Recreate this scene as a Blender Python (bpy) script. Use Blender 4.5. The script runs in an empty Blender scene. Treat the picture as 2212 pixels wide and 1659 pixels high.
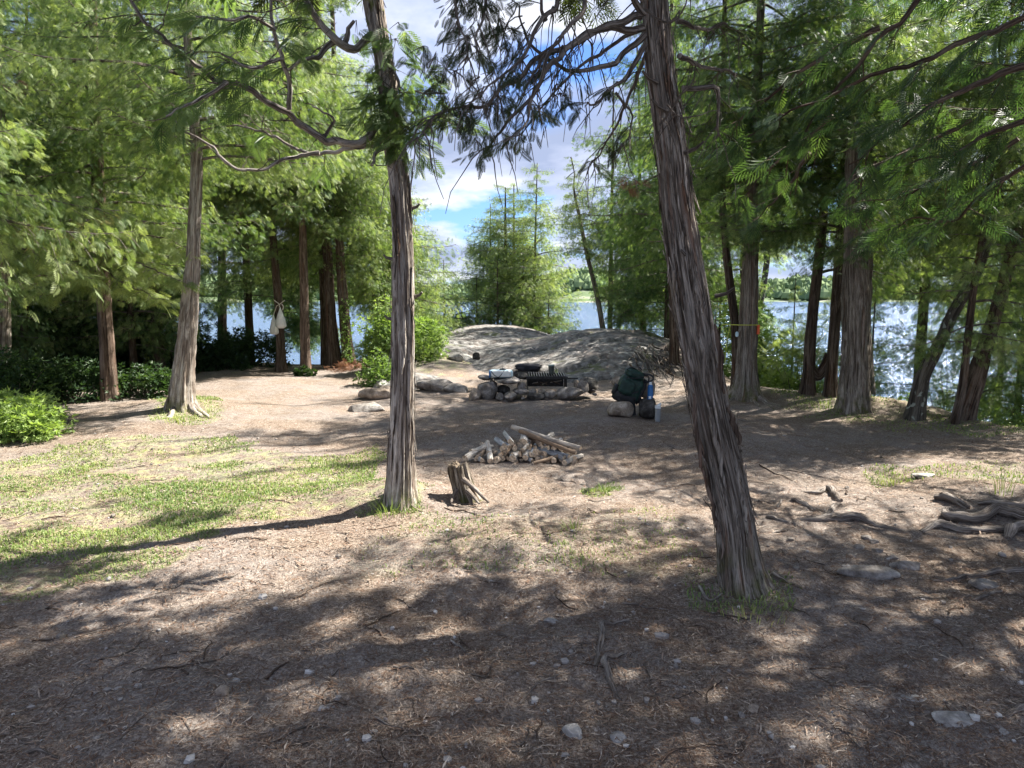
import bpy, math, random
import numpy as np
from math import radians, sin, cos, pi

random.seed(7)
rng = np.random.default_rng(11)
C = bpy.context.scene.collection
SC = bpy.context.scene

# ------------------------------------------------------------------ camera, world, sun, exposure
CAM_H, PITCH, F = 1.6, radians(6.87), 739.0
cam_data = bpy.data.cameras.new("camera")
cam_data.sensor_width = 36.0
cam_data.lens = F / 1024 * 36.0
cam_data.clip_start = 0.05
cam_data.clip_end = 4000
cam = bpy.data.objects.new("camera", cam_data)
cam.location = (0, 0, CAM_H)
cam.rotation_euler = (pi / 2 - PITCH, 0, 0)
C.objects.link(cam)
SC.camera = cam

SUN = np.array([0.74, 0.395, 1.0])            # direction towards the sun
SUN_AZ = math.atan2(SUN[0], SUN[1])
SUN_EL = math.atan2(1.0, math.hypot(SUN[0], SUN[1]))
sun_data = bpy.data.lights.new("sun", 'SUN')
sun_data.energy = 5.0
sun_data.angle = radians(0.55)
sun_data.color = (1.0, 0.95, 0.87)
sun = bpy.data.objects.new("sun", sun_data)
sun.rotation_euler = (pi / 2 - SUN_EL, 0, -SUN_AZ + pi)   # lamp looks along -Z
C.objects.link(sun)
from mathutils import Vector
sun.rotation_euler = Vector((-SUN[0], -SUN[1], -SUN[2])).to_track_quat('-Z', 'Y').to_euler()

SC.view_settings.view_transform = 'Standard'
SC.view_settings.look = 'None'
SC.view_settings.gamma = 1.0
SC.view_settings.exposure = 1.98
SC.view_settings.use_curve_mapping = False
SC.render.engine = 'CYCLES'
SC.cycles.max_bounces = 8
SC.cycles.diffuse_bounces = 4
SC.cycles.glossy_bounces = 3
SC.cycles.transmission_bounces = 6
SC.cycles.transparent_max_bounces = 8
SC.cycles.caustics_reflective = False
SC.cycles.caustics_refractive = False


class NT:
    """small node helper"""
    def __init__(s, nt):
        s.nt = nt
        nt.nodes.clear()

    def n(s, t, **kw):
        nd = s.nt.nodes.new(t)
        for k, v in kw.items():
            if k.startswith('i_'):
                nd.inputs[k[2:].replace('_', ' ')].default_value = v
            else:
                setattr(nd, k, v)
        return nd

    def l(s, a, b):
        s.nt.links.new(a, b)

    def sock(s, v, tgt):
        if isinstance(v, (int, float)):
            tgt.default_value = v
        elif isinstance(v, tuple):
            tgt.default_value = v if len(tgt.default_value) == len(v) else (*v, 1.0)
        else:
            s.l(v, tgt)

    def math(s, op, a, b=0.0, clamp=False):
        m = s.n('ShaderNodeMath', operation=op, use_clamp=clamp)
        s.sock(a, m.inputs[0]); s.sock(b, m.inputs[1])
        return m.outputs[0]

    def mix(s, f, a, b, mode='MIX'):
        m = s.n('ShaderNodeMix', data_type='RGBA', blend_type=mode)
        s.sock(f, m.inputs[0]); s.sock(a, m.inputs[6]); s.sock(b, m.inputs[7])
        return m.outputs[2]

    def noise(s, vec, scale, detail=4, rough=0.55, dist=0.0, dim='3D'):
        m = s.n('ShaderNodeTexNoise', noise_dimensions=dim)
        m.inputs['Scale'].default_value = scale
        m.inputs['Detail'].default_value = detail
        m.inputs['Roughness'].default_value = rough
        m.inputs['Distortion'].default_value = dist
        if vec is not None:
            s.l(vec, m.inputs['Vector'])
        return m.outputs['Fac']

    def ramp(s, f, stops):
        m = s.n('ShaderNodeValToRGB')
        cr = m.color_ramp
        while len(cr.elements) < len(stops):
            cr.elements.new(0.5)
        for e, (p, c) in zip(cr.elements, stops):
            e.position = p
            e.color = (c, c, c, 1) if isinstance(c, (int, float)) else (*c, 1)
        s.l(f, m.inputs[0])
        return m.outputs[0]

    def mapping(s, vec, scale=(1, 1, 1), loc=(0, 0, 0), rot=(0, 0, 0)):
        m = s.n('ShaderNodeMapping')
        m.inputs['Scale'].default_value = scale
        m.inputs['Location'].default_value = loc
        m.inputs['Rotation'].default_value = rot
        s.l(vec, m.inputs['Vector'])
        return m.outputs[0]


# world: Nishita sky with a broken cumulus layer
W = bpy.data.worlds.new("World")
SC.world = W
W.use_nodes = True
w = NT(W.node_tree)
tc = w.n('ShaderNodeTexCoord')
sky = w.n('ShaderNodeTexSky', sky_type='NISHITA')
sky.sun_disc = False
sky.sun_elevation = SUN_EL
sky.sun_rotation = SUN_AZ
sky.altitude = 300
sky.air_density = 1.0
sky.dust_density = 0.6
sky.ozone_density = 2.2
sep = w.n('ShaderNodeSeparateXYZ')
w.l(tc.outputs['Generated'], sep.inputs[0])
zz = w.math('ADD', w.math('MAXIMUM', sep.outputs[2], 0.0), 0.26)
cx = w.math('DIVIDE', sep.outputs[0], zz)
cy = w.math('DIVIDE', sep.outputs[1], zz)
cmb = w.n('ShaderNodeCombineXYZ')
w.l(cx, cmb.inputs[0]); w.l(cy, cmb.inputs[1])
cv = w.mapping(cmb.outputs[0], loc=(2.35, 0.7, 0.0), scale=(0.95, 1.0, 1.0))
cn = w.noise(cv, 1.9, 9, 0.52, 0.1)
cover = w.ramp(cn, [(0.39, 0.0), (0.47, 0.85), (0.57, 1.0)])
cn2 = w.noise(w.mapping(cv, loc=(0.10, 0.14, 0.0)), 1.9, 9, 0.52, 0.1)
dens = w.math('ADD', cn2, w.math('MULTIPLY', w.noise(cv, 5.5, 6, 0.6), 0.22))
shade = w.ramp(dens, [(0.47, (5.2, 5.25, 5.4)), (0.57, (3.3, 3.65, 4.7)), (0.70, (2.1, 2.5, 3.6))])
skyc = w.mix(1.0, sky.outputs[0], (0.47, 0.64, 0.98), 'MULTIPLY')
col = w.mix(cover, skyc, shade)
bg = w.n('ShaderNodeBackground')
bg.inputs['Strength'].default_value = 0.060
w.l(col, bg.inputs['Color'])
out = w.n('ShaderNodeOutputWorld')
w.l(bg.outputs[0], out.inputs['Surface'])

# ------------------------------------------------------------------ numpy noise
def _h(ix, iy, iz, seed):
    n = (ix * 374761393 + iy * 668265263 + iz * 2147483647 + seed * 1274126177) & 0xffffffff
    n = ((n ^ (n >> 13)) * 1274126177) & 0xffffffff
    n = (n ^ (n >> 16)) & 0xffffff
    return n / float(0xffffff) * 2 - 1


def vn(x, y, z=0.0, seed=0):
    x, y, z = np.broadcast_arrays(np.asarray(x, float), np.asarray(y, float), np.asarray(z, float))
    fx, fy, fz = np.floor(x), np.floor(y), np.floor(z)
    ix, iy, iz = fx.astype(np.int64), fy.astype(np.int64), fz.astype(np.int64)
    u, v, t = x - fx, y - fy, z - fz
    u, v, t = u * u * (3 - 2 * u), v * v * (3 - 2 * v), t * t * (3 - 2 * t)
    def L(a, b, k): return a + (b - a) * k
    r = []
    for dz in (0, 1):
        a = L(_h(ix, iy, iz + dz, seed), _h(ix + 1, iy, iz + dz, seed), u)
        b = L(_h(ix, iy + 1, iz + dz, seed), _h(ix + 1, iy + 1, iz + dz, seed), u)
        r.append(L(a, b, v))
    return L(r[0], r[1], t)


def fbm(x, y, z=0.0, seed=0, o=4, g=0.5):
    s, a = 0, 1
    for i in range(o):
        s = s + a * vn(np.asarray(x) * 2 ** i, np.asarray(y) * 2 ** i, np.asarray(z) * 2 ** i, seed + i)
        a *= g
    return s


# ------------------------------------------------------------------ picture <-> place, used to read positions off the photograph
OV = 1024 / 2212.0
def ray(ox, oy):
    x, y = (ox * OV - 512) / F, -(oy * OV - 384) / F
    d = np.array([x, cos(PITCH) + y * sin(PITCH), -sin(PITCH) + y * cos(PITCH)])
    return d / d[1]


def at(ox, oy, Y):
    return np.array([0, 0, CAM_H]) + ray(ox, oy) * Y


def proj(p):
    p = np.atleast_2d(p)
    X, Y, Z = p[:, 0], p[:, 1], p[:, 2] - CAM_H
    dep = Y * cos(PITCH) - Z * sin(PITCH)
    up = Y * sin(PITCH) + Z * cos(PITCH)
    dep = np.where(dep < 0.05, 0.05, dep)
    return (512 + F * X / dep) / OV, (384 - F * up / dep) / OV, Y * cos(PITCH) - Z * sin(PITCH)


def inpoly(x, y, poly):
    r = np.zeros(np.shape(x), bool)
    n = len(poly)
    for i in range(n):
        x1, y1 = poly[i]; x2, y2 = poly[(i + 1) % n]
        if y1 == y2:
            continue
        c = ((y1 > y) != (y2 > y)) & (x < (x2 - x1) * (y - y1) / (y2 - y1) + x1)
        r ^= c
    return r


def pdist(x, y, poly):
    d = np.full(np.shape(x), 1e9)
    n = len(poly)
    for i in range(n):
        ax, ay = poly[i]; bx, by = poly[(i + 1) % n]
        vx, vy = bx - ax, by - ay
        t = np.clip(((x - ax) * vx + (y - ay) * vy) / (vx * vx + vy * vy), 0, 1)
        d = np.minimum(d, np.hypot(x - ax - t * vx, y - ay - t * vy))
    return np.where(inpoly(x, y, poly), d, -d)


def sst(a, b, x):
    t = np.clip((x - a) / (b - a), 0, 1)
    return t * t * (3 - 2 * t)


# ------------------------------------------------------------------ terrain
LAND = [(6.9, 7.6), (6.1, 10.0), (5.4, 11.6), (4.6, 13.2), (4.3, 15), (4.2, 18), (3.6, 21), (2.6, 23.5), (0.4, 25.5), (-2.2, 25),
        (-3.2, 21), (-4.1, 18), (-7.6, 18), (-9.6, 15), (-12.5, 12.5), (-16, 8), (-18, -2), (-12, -12), (6, -12), (14, -4), (11, 3), (8.4, 6.2)]
WATER_Z = -2.3

def HG(x, y):
    x, y = np.asarray(x, float), np.asarray(y, float)
    wob = 0.35 * fbm(x * 0.7, y * 0.7, 0, 31, 2)
    d = pdist(x, y, LAND) + wob
    z = 0.05 * fbm(x * 0.45, y * 0.45, 0, 3, 3) * sst(2, 5, y)
    z = z + 0.022 * fbm(x * 2.2, y * 2.2, 0, 8, 3)
    z = z + 0.11 * np.exp(-((x + 0.9) ** 2 + (y - 5.75) ** 2) / 0.22)
    z = z + 0.09 * np.exp(-((x - 1.27) ** 2 + (y - 4.05) ** 2) / 0.18)
    z = z + 0.16 * np.exp(-((x + 4.5) ** 2 + (y - 10.3) ** 2) / 0.6)
    z = z + 0.14 * np.exp(-((x - 5.2) ** 2 + (y - 10.6) ** 2) / 0.9)
    z = z + 0.12 * np.exp(-((x - 3.6) ** 2 + (y - 11.7) ** 2) / 0.8)
    z = z + 0.14 * np.exp(-((x - 3.9) ** 2 + (y - 5.3) ** 2) / 0.5)
    z = z + 0.62 * np.exp(-(((x - 3.35) / 1.0) ** 2 + ((y - 15.6) / 2.0) ** 2))
    z = z + 0.30 * np.exp(-(((x + 1.6) / 1.2) ** 2 + ((y - 15.8) / 1.6) ** 2))
    z = z + 0.25 * np.exp(-(((x + 0.5) / 3) ** 2 + ((y - 21) / 3.5) ** 2))
    drop = np.where(d < 0.4, (0.4 - d) * 0.62 + 0.25 * np.clip(0.4 - d, 0, 1) ** 2, 0)
    return z - np.minimum(drop, 4.2)


def HR(x, y):
    """granite dome and the slab behind it"""
    x, y = np.asarray(x, float), np.asarray(y, float)
    n1 = fbm(x * 0.9, y * 0.9, 0, 51, 4)
    def dome(cx_, cy_, rx, ry, h, p=1.0, b=0.25):
        r2 = ((x - cx_) / rx) ** 2 + ((y - cy_) / ry) ** 2
        r2 = r2 * (1 + 0.10 * n1)
        return (h + b) * np.clip(1 - r2, -1.5, 1) ** 1 * 1.0 - b
    a = dome(2.15, 17.3, 3.0, 4.9, 0.78)
    bq = dome(-0.5, 20.6, 2.9, 5.0, 0.80)
    c = dome(-1.75, 13.1, 0.85, 0.75, 0.22, b=0.15)
    d2 = dome(0.7, 15.0, 1.5, 1.5, 0.30, b=0.15)
    z = np.maximum(np.maximum(a, bq), np.maximum(c, d2))
    def smax(p_, q_, k_=.12):
        h_ = np.clip(.5 + .5 * (p_ - q_) / k_, 0, 1)
        return q_ + (p_ - q_) * h_ + k_ * h_ * (1 - h_)
    z = smax(smax(a, bq, .16), smax(dome(-1.5, 17.6, 2.0, 4.2, 0.50), dome(.3, 17.5, 2.4, 4.0, .50), .15), .16)
    z = np.maximum(np.maximum(z, c), d2)
    led = fbm(x * .6 + 0.3 * y, y * 1.1, 0, 60, 3)
    st = np.abs(led) ** 0.6
    z = z + 0.05 * fbm(x * .7, y * .7, 0, 151, 3) - 0.05 * np.exp(-(led / 0.05) ** 2) + 0.009 * fbm(x * 7, y * 7, 0, 66, 3)
    for (lx, ly, la, ll, dp_, stp) in ((1.6, 14.2, .25, 1.7, .09, .05), (2.9, 15.4, -.15, 1.5, .10, .06), (.9, 15.9, .5, 1.6, .07, .04), (2.3, 16.7, .1, 1.4, .06, -.03), (-.9, 17.2, .35, 1.8, .08, .05),
                                     (-.2, 19.3, .2, 1.8, .08, .05), (-1.6, 16.0, .1, 1.0, .07, .04), (3.6, 16.9, -.5, 1.2, .08, .05), (1.3, 13.4, 0.0, 1.0, .06, .05), (-.6, 18.3, -.2, 1.2, .05, .03)):
        ux, uy = (x - lx) * cos(la) + (y - ly) * sin(la), -(x - lx) * sin(la) + (y - ly) * cos(la)
        uy = uy + .14 * fbm(ux * 1.7 + lx, ly, 0, 61, 3)
        wgt = sst(ll, ll * .55, np.abs(ux))
        z = z - wgt * (dp_ * np.exp(-(uy / .05) ** 2) - stp * np.exp(-np.clip(uy, 0, None) / .5) * (uy > 0))
    # joint planes stepping down to the front
    k = (y * 0.8 + x * 0.35 + 0.5 * n1) / 0.75
    fr = k - np.floor(k)
    z = z + 0.018 * (np.where(fr < .85, fr / .85, (1 - fr) / .15) - 0.5)
    return z


def H(x, y):
    return np.maximum(HG(x, y), HR(x, y))


def G(ox, oy, f=H):
    r = ray(ox, oy)
    Y = np.arange(1.5, 40, 0.02)
    z = CAM_H + r[2] * Y
    hit = np.where(z <= f(r[0] * Y, Y))[0]
    Yh = Y[hit[0]] if len(hit) else 20.0
    return np.array([r[0] * Yh, Yh, CAM_H + r[2] * Yh])


# where the photograph shows open sunlight on the ground
LIT = [
    [(-400, 985), (0, 950), (350, 925), (560, 950), (800, 962), (830, 1050), (800, 1100), (560, 1125), (250, 1190), (-400, 1240)],
    [(-400, 1215), (250, 1190), (560, 1125), (840, 1095), (1000, 1075), (1200, 1040), (1520, 1030), (1540, 1150), (1300, 1150), (1000, 1130), (800, 1165), (560, 1215), (300, 1270), (0, 1310), (-400, 1320)],
    [(1630, 1030), (1800, 1000), (2500, 990), (2500, 1090), (2000, 1125), (1640, 1160)],
    [(150, 935), (430, 835), (740, 838), (770, 868), (560, 888), (430, 905), (250, 955), (0, 1000), (-300, 1010), (-200, 960)],
]
def litmask(gx, gy):
    ox, oy, dp = proj(np.stack([gx, gy, np.zeros_like(gx)], 1))
    m = np.zeros(len(gx), bool)
    for p in LIT:
        m |= inpoly(ox, oy, p)
    return m & (dp > 0.5)


DAPPLES = [(570, 1325, 50, 12), (690, 1345, 45, 14), (945, 1405, 50, 15), (1040, 1500, 45, 15), (905, 1480, 45, 12), (1240, 1215, 60, 15), (1180, 1250, 60, 15), (1330, 1235, 60, 14), (1130, 1285, 50, 12),
           (1730, 1400, 110, 20), (1790, 1450, 100, 22), (2100, 1480, 70, 30), (2170, 1400, 50, 20), (1950, 1290, 60, 15), (1700, 1570, 60, 20), (860, 1600, 80, 20), (330, 1390, 70, 16), (2180, 1590, 60, 40),
           (2020, 1240, 40, 12), (1870, 1180, 60, 14), (1000, 1210, 60, 12), (1480, 1360, 40, 10), (150, 1340, 80, 14), (1250, 1380, 35, 10), (1500, 1540, 30, 10), (450, 1440, 30, 10), (1350, 1440, 30, 9), (640, 1560, 40, 10)]
def trunklit(p):
    m = np.zeros(len(p), bool)
    for tx, ty, zm in ((-0.85, 5.7, 4.0), (-4.45, 10.3, 5.0)):
        t = (p[:, 0] - tx) / SUN[0]
        m |= (t > .3) & (np.abs(p[:, 1] - SUN[1] * t - ty) < .38) & (p[:, 2] - t > 0) & (p[:, 2] - t < zm)
    return m


def sunkeep(pos, rs):
    """thin the boughs that lie out of the picture where the ground below them is in sun"""
    g = pos - SUN[None, :] * pos[:, 2:3]
    ox, oy, dp = proj(pos)
    vis = (ox > -60) & (ox < 2272) & (oy > -60) & (oy < 1700) & (dp > 0.3)
    lit = litmask(g[:, 0], g[:, 1])
    hole = fbm(g[:, 0] * 4.6, g[:, 1] * 4.6, 0, 91, 2) > 0.52
    r = rs.random(len(pos))
    gx_, gy_, gd_ = proj(np.stack([g[:, 0], g[:, 1], 0 * g[:, 0]], 1))
    wx = 18 * fbm(g[:, 0] * 5, g[:, 1] * 5, 0, 93, 2)
    for (a_, b_, c_, d_) in DAPPLES:
        lit |= (((gx_ + wx - a_) / c_) ** 2 + ((gy_ + wx * .4 - b_) / d_) ** 2 < 1) & (gd_ > .5)
    lit |= trunklit(pos)
    return vis | ~((lit & (r < 0.97)) | (hole & (r < 0.9)))


# ------------------------------------------------------------------ mesh builder (triangles)
TRIS = [0]
class MB:
    def __init__(s):
        s.v, s.f, s.n, s.t, s.bk, s.mi = [], [], 0, [], [], []

    def add(s, v, f, tint=0.5, bk=None, mi=0):
        v = np.asarray(v, float).reshape(-1, 3); f = np.asarray(f, np.int64).reshape(-1, 3)
        s.v.append(v); s.f.append(f + s.n); s.n += len(v)
        s.t.append(np.full(len(f), tint) if np.isscalar(tint) else np.asarray(tint))
        s.bk.append(v if bk is None else bk)
        s.mi.append(np.full(len(f), mi))

    def quads(s, v, q, **k):
        q = np.asarray(q)
        s.add(v, np.concatenate([q[:, [0, 1, 2]], q[:, [0, 2, 3]]]), **k)

    def build(s, name, mats, parent=None, origin=None, smooth=False):
        v = np.concatenate(s.v); f = np.concatenate(s.f)
        if origin is None:
            origin = np.array(parent.location) if parent is not None and parent.type == 'EMPTY' else np.zeros(3)
            if parent is not None and parent.type != 'EMPTY':
                origin = np.array(parent['_o'])
        origin = np.asarray(origin, float)
        me = bpy.data.meshes.new(name)
        me.vertices.add(len(v)); me.vertices.foreach_set('co', (v - origin).astype(np.float32).ravel())
        me.loops.add(len(f) * 3); me.loops.foreach_set('vertex_index', f.astype(np.int32).ravel())
        me.polygons.add(len(f))
        me.polygons.foreach_set('loop_start', np.arange(0, len(f) * 3, 3, dtype=np.int32))
        me.polygons.foreach_set('use_smooth', np.full(len(f), smooth))
        if not isinstance(mats, (list, tuple)):
            mats = [mats]
        for m in mats:
            me.materials.append(m)
        if len(mats) > 1:
            me.polygons.foreach_set('material_index', np.concatenate(s.mi).astype(np.int32))
        a = me.attributes.new('tint', 'FLOAT', 'FACE')
        a.data.foreach_set('value', np.concatenate(s.t).astype(np.float32))
        b = me.attributes.new('bk', 'FLOAT_VECTOR', 'POINT')
        b.data.foreach_set('vector', np.concatenate(s.bk).astype(np.float32).ravel())
        me.update(calc_edges=True)
        TRIS[0] += len(f)
        o = bpy.data.objects.new(name, me)
        C.objects.link(o)
        if parent is not None:
            o.parent = parent
            o['_o'] = tuple(float(q) for q in origin)
            if parent.type != 'EMPTY':
                pass
        else:
            o.location = tuple(origin)
            o['_o'] = tuple(float(q) for q in origin)
        return o


def tag(o, label=None, cat=None, group=None, kind=None):
    if label: o['label'] = label
    if cat: o['category'] = cat
    if group: o['group'] = group
    if kind: o['kind'] = kind
    return o


def empty(name, loc, label, cat, group=None):
    o = bpy.data.objects.new(name, None)
    o.location = tuple(float(q) for q in loc)
    o.empty_display_size = 0.1
    C.objects.link(o)
    return tag(o, label, cat, group)


def spline(pts, n):
    pts = np.asarray(pts, float)
    d = np.concatenate([[0], np.cumsum(np.linalg.norm(np.diff(pts, axis=0), axis=1))])
    P = np.vstack([2 * pts[0] - pts[1], pts, 2 * pts[-1] - pts[-2]])
    s = np.linspace(0, d[-1], n)
    i = np.clip(np.searchsorted(d, s, side='right') - 1, 0, len(pts) - 2)
    t = ((s - d[i]) / np.maximum(d[i + 1] - d[i], 1e-9))[:, None]
    a, b, c, e = P[i], P[i + 1], P[i + 2], P[i + 3]
    return 0.5 * (2 * b + (c - a) * t + (2 * a - 5 * b + 4 * c - e) * t * t + (3 * b - a - 3 * c + e) * t ** 3), s


def frames(p):
    T = np.gradient(p, axis=0)
    T /= np.maximum(np.linalg.norm(T, axis=1, keepdims=True), 1e-9)
    ref = np.array([0, 1, 0.0]) if abs(T[len(T) // 2, 2]) > 0.7 else np.array([0, 0, 1.0])
    U = np.cross(T, ref); U /= np.maximum(np.linalg.norm(U, axis=1, keepdims=True), 1e-9)
    V = np.cross(T, U)
    return T, U, V


def tube(mb, pts, rad, n=6, tint=0.5, rf=None, caps=True, mi=0, capmi=None):
    """pts (k,3), rad (k,), optional rf(theta, s)-> radius factor"""
    pts = np.asarray(pts, float); k = len(pts)
    rad = np.broadcast_to(np.asarray(rad, float), (k,))
    T, U, V = frames(pts)
    s = np.concatenate([[0], np.cumsum(np.linalg.norm(np.diff(pts, axis=0), axis=1))])
    th = np.linspace(0, 2 * pi, n, endpoint=False)
    TH, S = np.meshgrid(th, s)
    R = rad[:, None] * np.ones(n)[None, :]
    if rf is not None:
        R = R * rf(TH, S)
    v = pts[:, None, :] + R[..., None] * (np.cos(TH)[..., None] * U[:, None, :] + np.sin(TH)[..., None] * V[:, None, :])
    bk = np.stack([np.cos(TH) * rad.max(), np.sin(TH) * rad.max(), S], -1).reshape(-1, 3)
    i = np.arange(k - 1)[:, None] * n; j = np.arange(n)[None, :]; j2 = (j + 1) % n
    q = np.stack([i + j, i + j2, i + n + j2, i + n + j], -1).reshape(-1, 4)
    mb.quads(v.reshape(-1, 3), q, tint=tint, bk=bk, mi=mi)
    if caps:
        for e, fl in ((0, False), (k - 1, True)):
            ring = v[e]
            c = ring.mean(0)
            vv = np.vstack([ring, c])
            a = np.arange(n); b = (a + 1) % n
            f = np.stack([a, b, np.full(n, n)], 1) if fl else np.stack([b, a, np.full(n, n)], 1)
            mb.add(vv, f, tint=tint, bk=vv * 1.0, mi=mi if capmi is None else capmi)


def boxv(mb, c, sx, sy, sz, R=None, tint=0.5, mi=0, taper=1.0):
    x, y, z = sx / 2, sy / 2, sz / 2
    v = np.array([[-x, -y, -z], [x, -y, -z], [x, y, -z], [-x, y, -z], [-x * taper, -y * taper, z], [x * taper, -y * taper, z], [x * taper, y * taper, z], [-x * taper, y * taper, z]])
    if R is not None:
        v = v @ np.asarray(R).T
    v = v + np.asarray(c)
    q = [[0, 3, 2, 1], [4, 5, 6, 7], [0, 1, 5, 4], [1, 2, 6, 5], [2, 3, 7, 6], [3, 0, 4, 7]]
    mb.quads(v, q, tint=tint, mi=mi)


def rotz(a):
    return np.array([[cos(a), -sin(a), 0], [sin(a), cos(a), 0], [0, 0, 1]])


def rotx(a):
    return np.array([[1, 0, 0], [0, cos(a), -sin(a)], [0, sin(a), cos(a)]])


def roty(a):
    return np.array([[cos(a), 0, sin(a)], [0, 1, 0], [-sin(a), 0, cos(a)]])


def sphere(n=24, m=14):
    th = np.linspace(0, 2 * pi, n, endpoint=False); ph = np.linspace(0, pi, m)
    P, Tt = np.meshgrid(ph, th, indexing='ij')
    v = np.stack([np.sin(P) * np.cos(Tt), np.sin(P) * np.sin(Tt), np.cos(P)], -1).reshape(-1, 3)
    i = np.arange(m - 1)[:, None] * n; j = np.arange(n)[None, :]; j2 = (j + 1) % n
    q = np.stack([i + j, i + n + j, i + n + j2, i + j2], -1).reshape(-1, 4)
    return v, q


def rock(mb, c, size, seed, rz=0.0, cuts=11, n=26, m=16, rough=0.03, tilt=0.0, flat=0.75):
    r = np.random.default_rng(seed)
    v, q = sphere(n, m)
    v = np.sign(v) * np.abs(v) ** 0.8
    for _ in range(cuts):
        nn = r.normal(size=3); nn /= np.linalg.norm(nn)
        d = r.uniform(flat - 0.13, flat + 0.15)
        ex = np.maximum(0, v @ nn - d)
        v = v - ex[:, None] * nn[None, :]
    v = v * (1 + rough * fbm(v[:, 0] * 3 + seed, v[:, 1] * 3, v[:, 2] * 3, seed, 3)[:, None])
    v = v * np.asarray(size) / 2 * 1.32
    v = v @ (rotz(rz) @ rotx(tilt)).T + np.asarray(c)
    mb.quads(v, q, tint=r.random())


# ------------------------------------------------------------------ materials
def mat(name):
    m = bpy.data.materials.new(name)
    m.use_nodes = True
    return m, NT(m.node_tree)


def finish(s, bsdf, disp=None):
    o = s.n('ShaderNodeOutputMaterial')
    s.l(bsdf, o.inputs['Surface'])


def attr(s, name, out='Fac'):
    a = s.n('ShaderNodeAttribute', attribute_name=name)
    return a.outputs[out]


def pbsdf(s, col, rough=0.8, spec=0.3, bump=None, bs=0.5, bd=0.01, metal=0.0):
    p = s.n('ShaderNodeBsdfPrincipled')
    s.sock(col, p.inputs['Base Color'])
    s.sock(rough, p.inputs['Roughness'])
    p.inputs['Specular IOR Level'].default_value = spec
    p.inputs['Metallic'].default_value = metal
    if bump is not None:
        b = s.n('ShaderNodeBump')
        b.inputs['Strength'].default_value = bs
        b.inputs['Distance'].default_value = bd
        s.l(bump, b.inputs['Height'])
        s.l(b.outputs[0], p.inputs['Normal'])
    return p


def leaf_mat(name, c0, c1, c2, tr=0.45, trm=(1.25, 1.35, 0.55)):
    m, s = mat(name)
    t = attr(s, 'tint')
    ob = s.n('ShaderNodeAttribute', attribute_type='OBJECT', attribute_name='leaf_tint')
    t = s.math('ADD', t, ob.outputs['Fac'], True)
    col = s.ramp(t, [(0.0, c0), (0.5, c1), (1.0, c2)])
    d = s.n('ShaderNodeBsdfPrincipled')
    s.l(col, d.inputs['Base Color'])
    d.inputs['Roughness'].default_value = 0.45
    d.inputs['Specular IOR Level'].default_value = 0.22
    tl = s.n('ShaderNodeBsdfTranslucent')
    s.l(s.mix(1.0, col, trm, 'MULTIPLY'), tl.inputs['Color'])
    mx = s.n('ShaderNodeMixShader')
    mx.inputs[0].default_value = tr
    s.l(d.outputs[0], mx.inputs[1]); s.l(tl.outputs[0], mx.inputs[2])
    finish(s, mx.outputs[0])
    return m


M = {}
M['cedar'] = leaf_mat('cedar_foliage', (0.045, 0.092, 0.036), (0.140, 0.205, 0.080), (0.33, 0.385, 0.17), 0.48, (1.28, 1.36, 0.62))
M['cedar_dark'] = leaf_mat('cedar_foliage_shaded', (0.030, 0.060, 0.028), (0.060, 0.105, 0.038), (0.13, 0.18, 0.06), 0.38)  # darker leaf copy, shade of thicket and overhanging boughs put into the colour
M['cedar_shade'] = leaf_mat('cedar_foliage_backlit_dark', (0.024, 0.034, 0.014), (0.055, 0.070, 0.026), (0.12, 0.13, 0.05), 0.35)  # backlit darkness of the drooping sprays painted into the leaf colour
M['cedar_yellow'] = leaf_mat('cedar_foliage_yellowing', (0.19, 0.22, 0.07), (0.34, 0.31, 0.11), (0.42, 0.36, 0.16), 0.35, (1.1, 1.1, 0.7))
M['dead_leaf'] = leaf_mat('dead_russet_foliage', (0.13, 0.055, 0.03), (0.22, 0.10, 0.055), (0.33, 0.19, 0.11), 0.3, (1, 1, 1))
M['shrub'] = leaf_mat('shrub_leaves', (0.075, 0.125, 0.04), (0.16, 0.24, 0.075), (0.31, 0.40, 0.14), 0.42)
M['grass'] = leaf_mat('grass_blades', (0.12, 0.19, 0.065), (0.25, 0.32, 0.105), (0.44, 0.45, 0.20), 0.35, (1.1, 1.15, 0.6))


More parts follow.
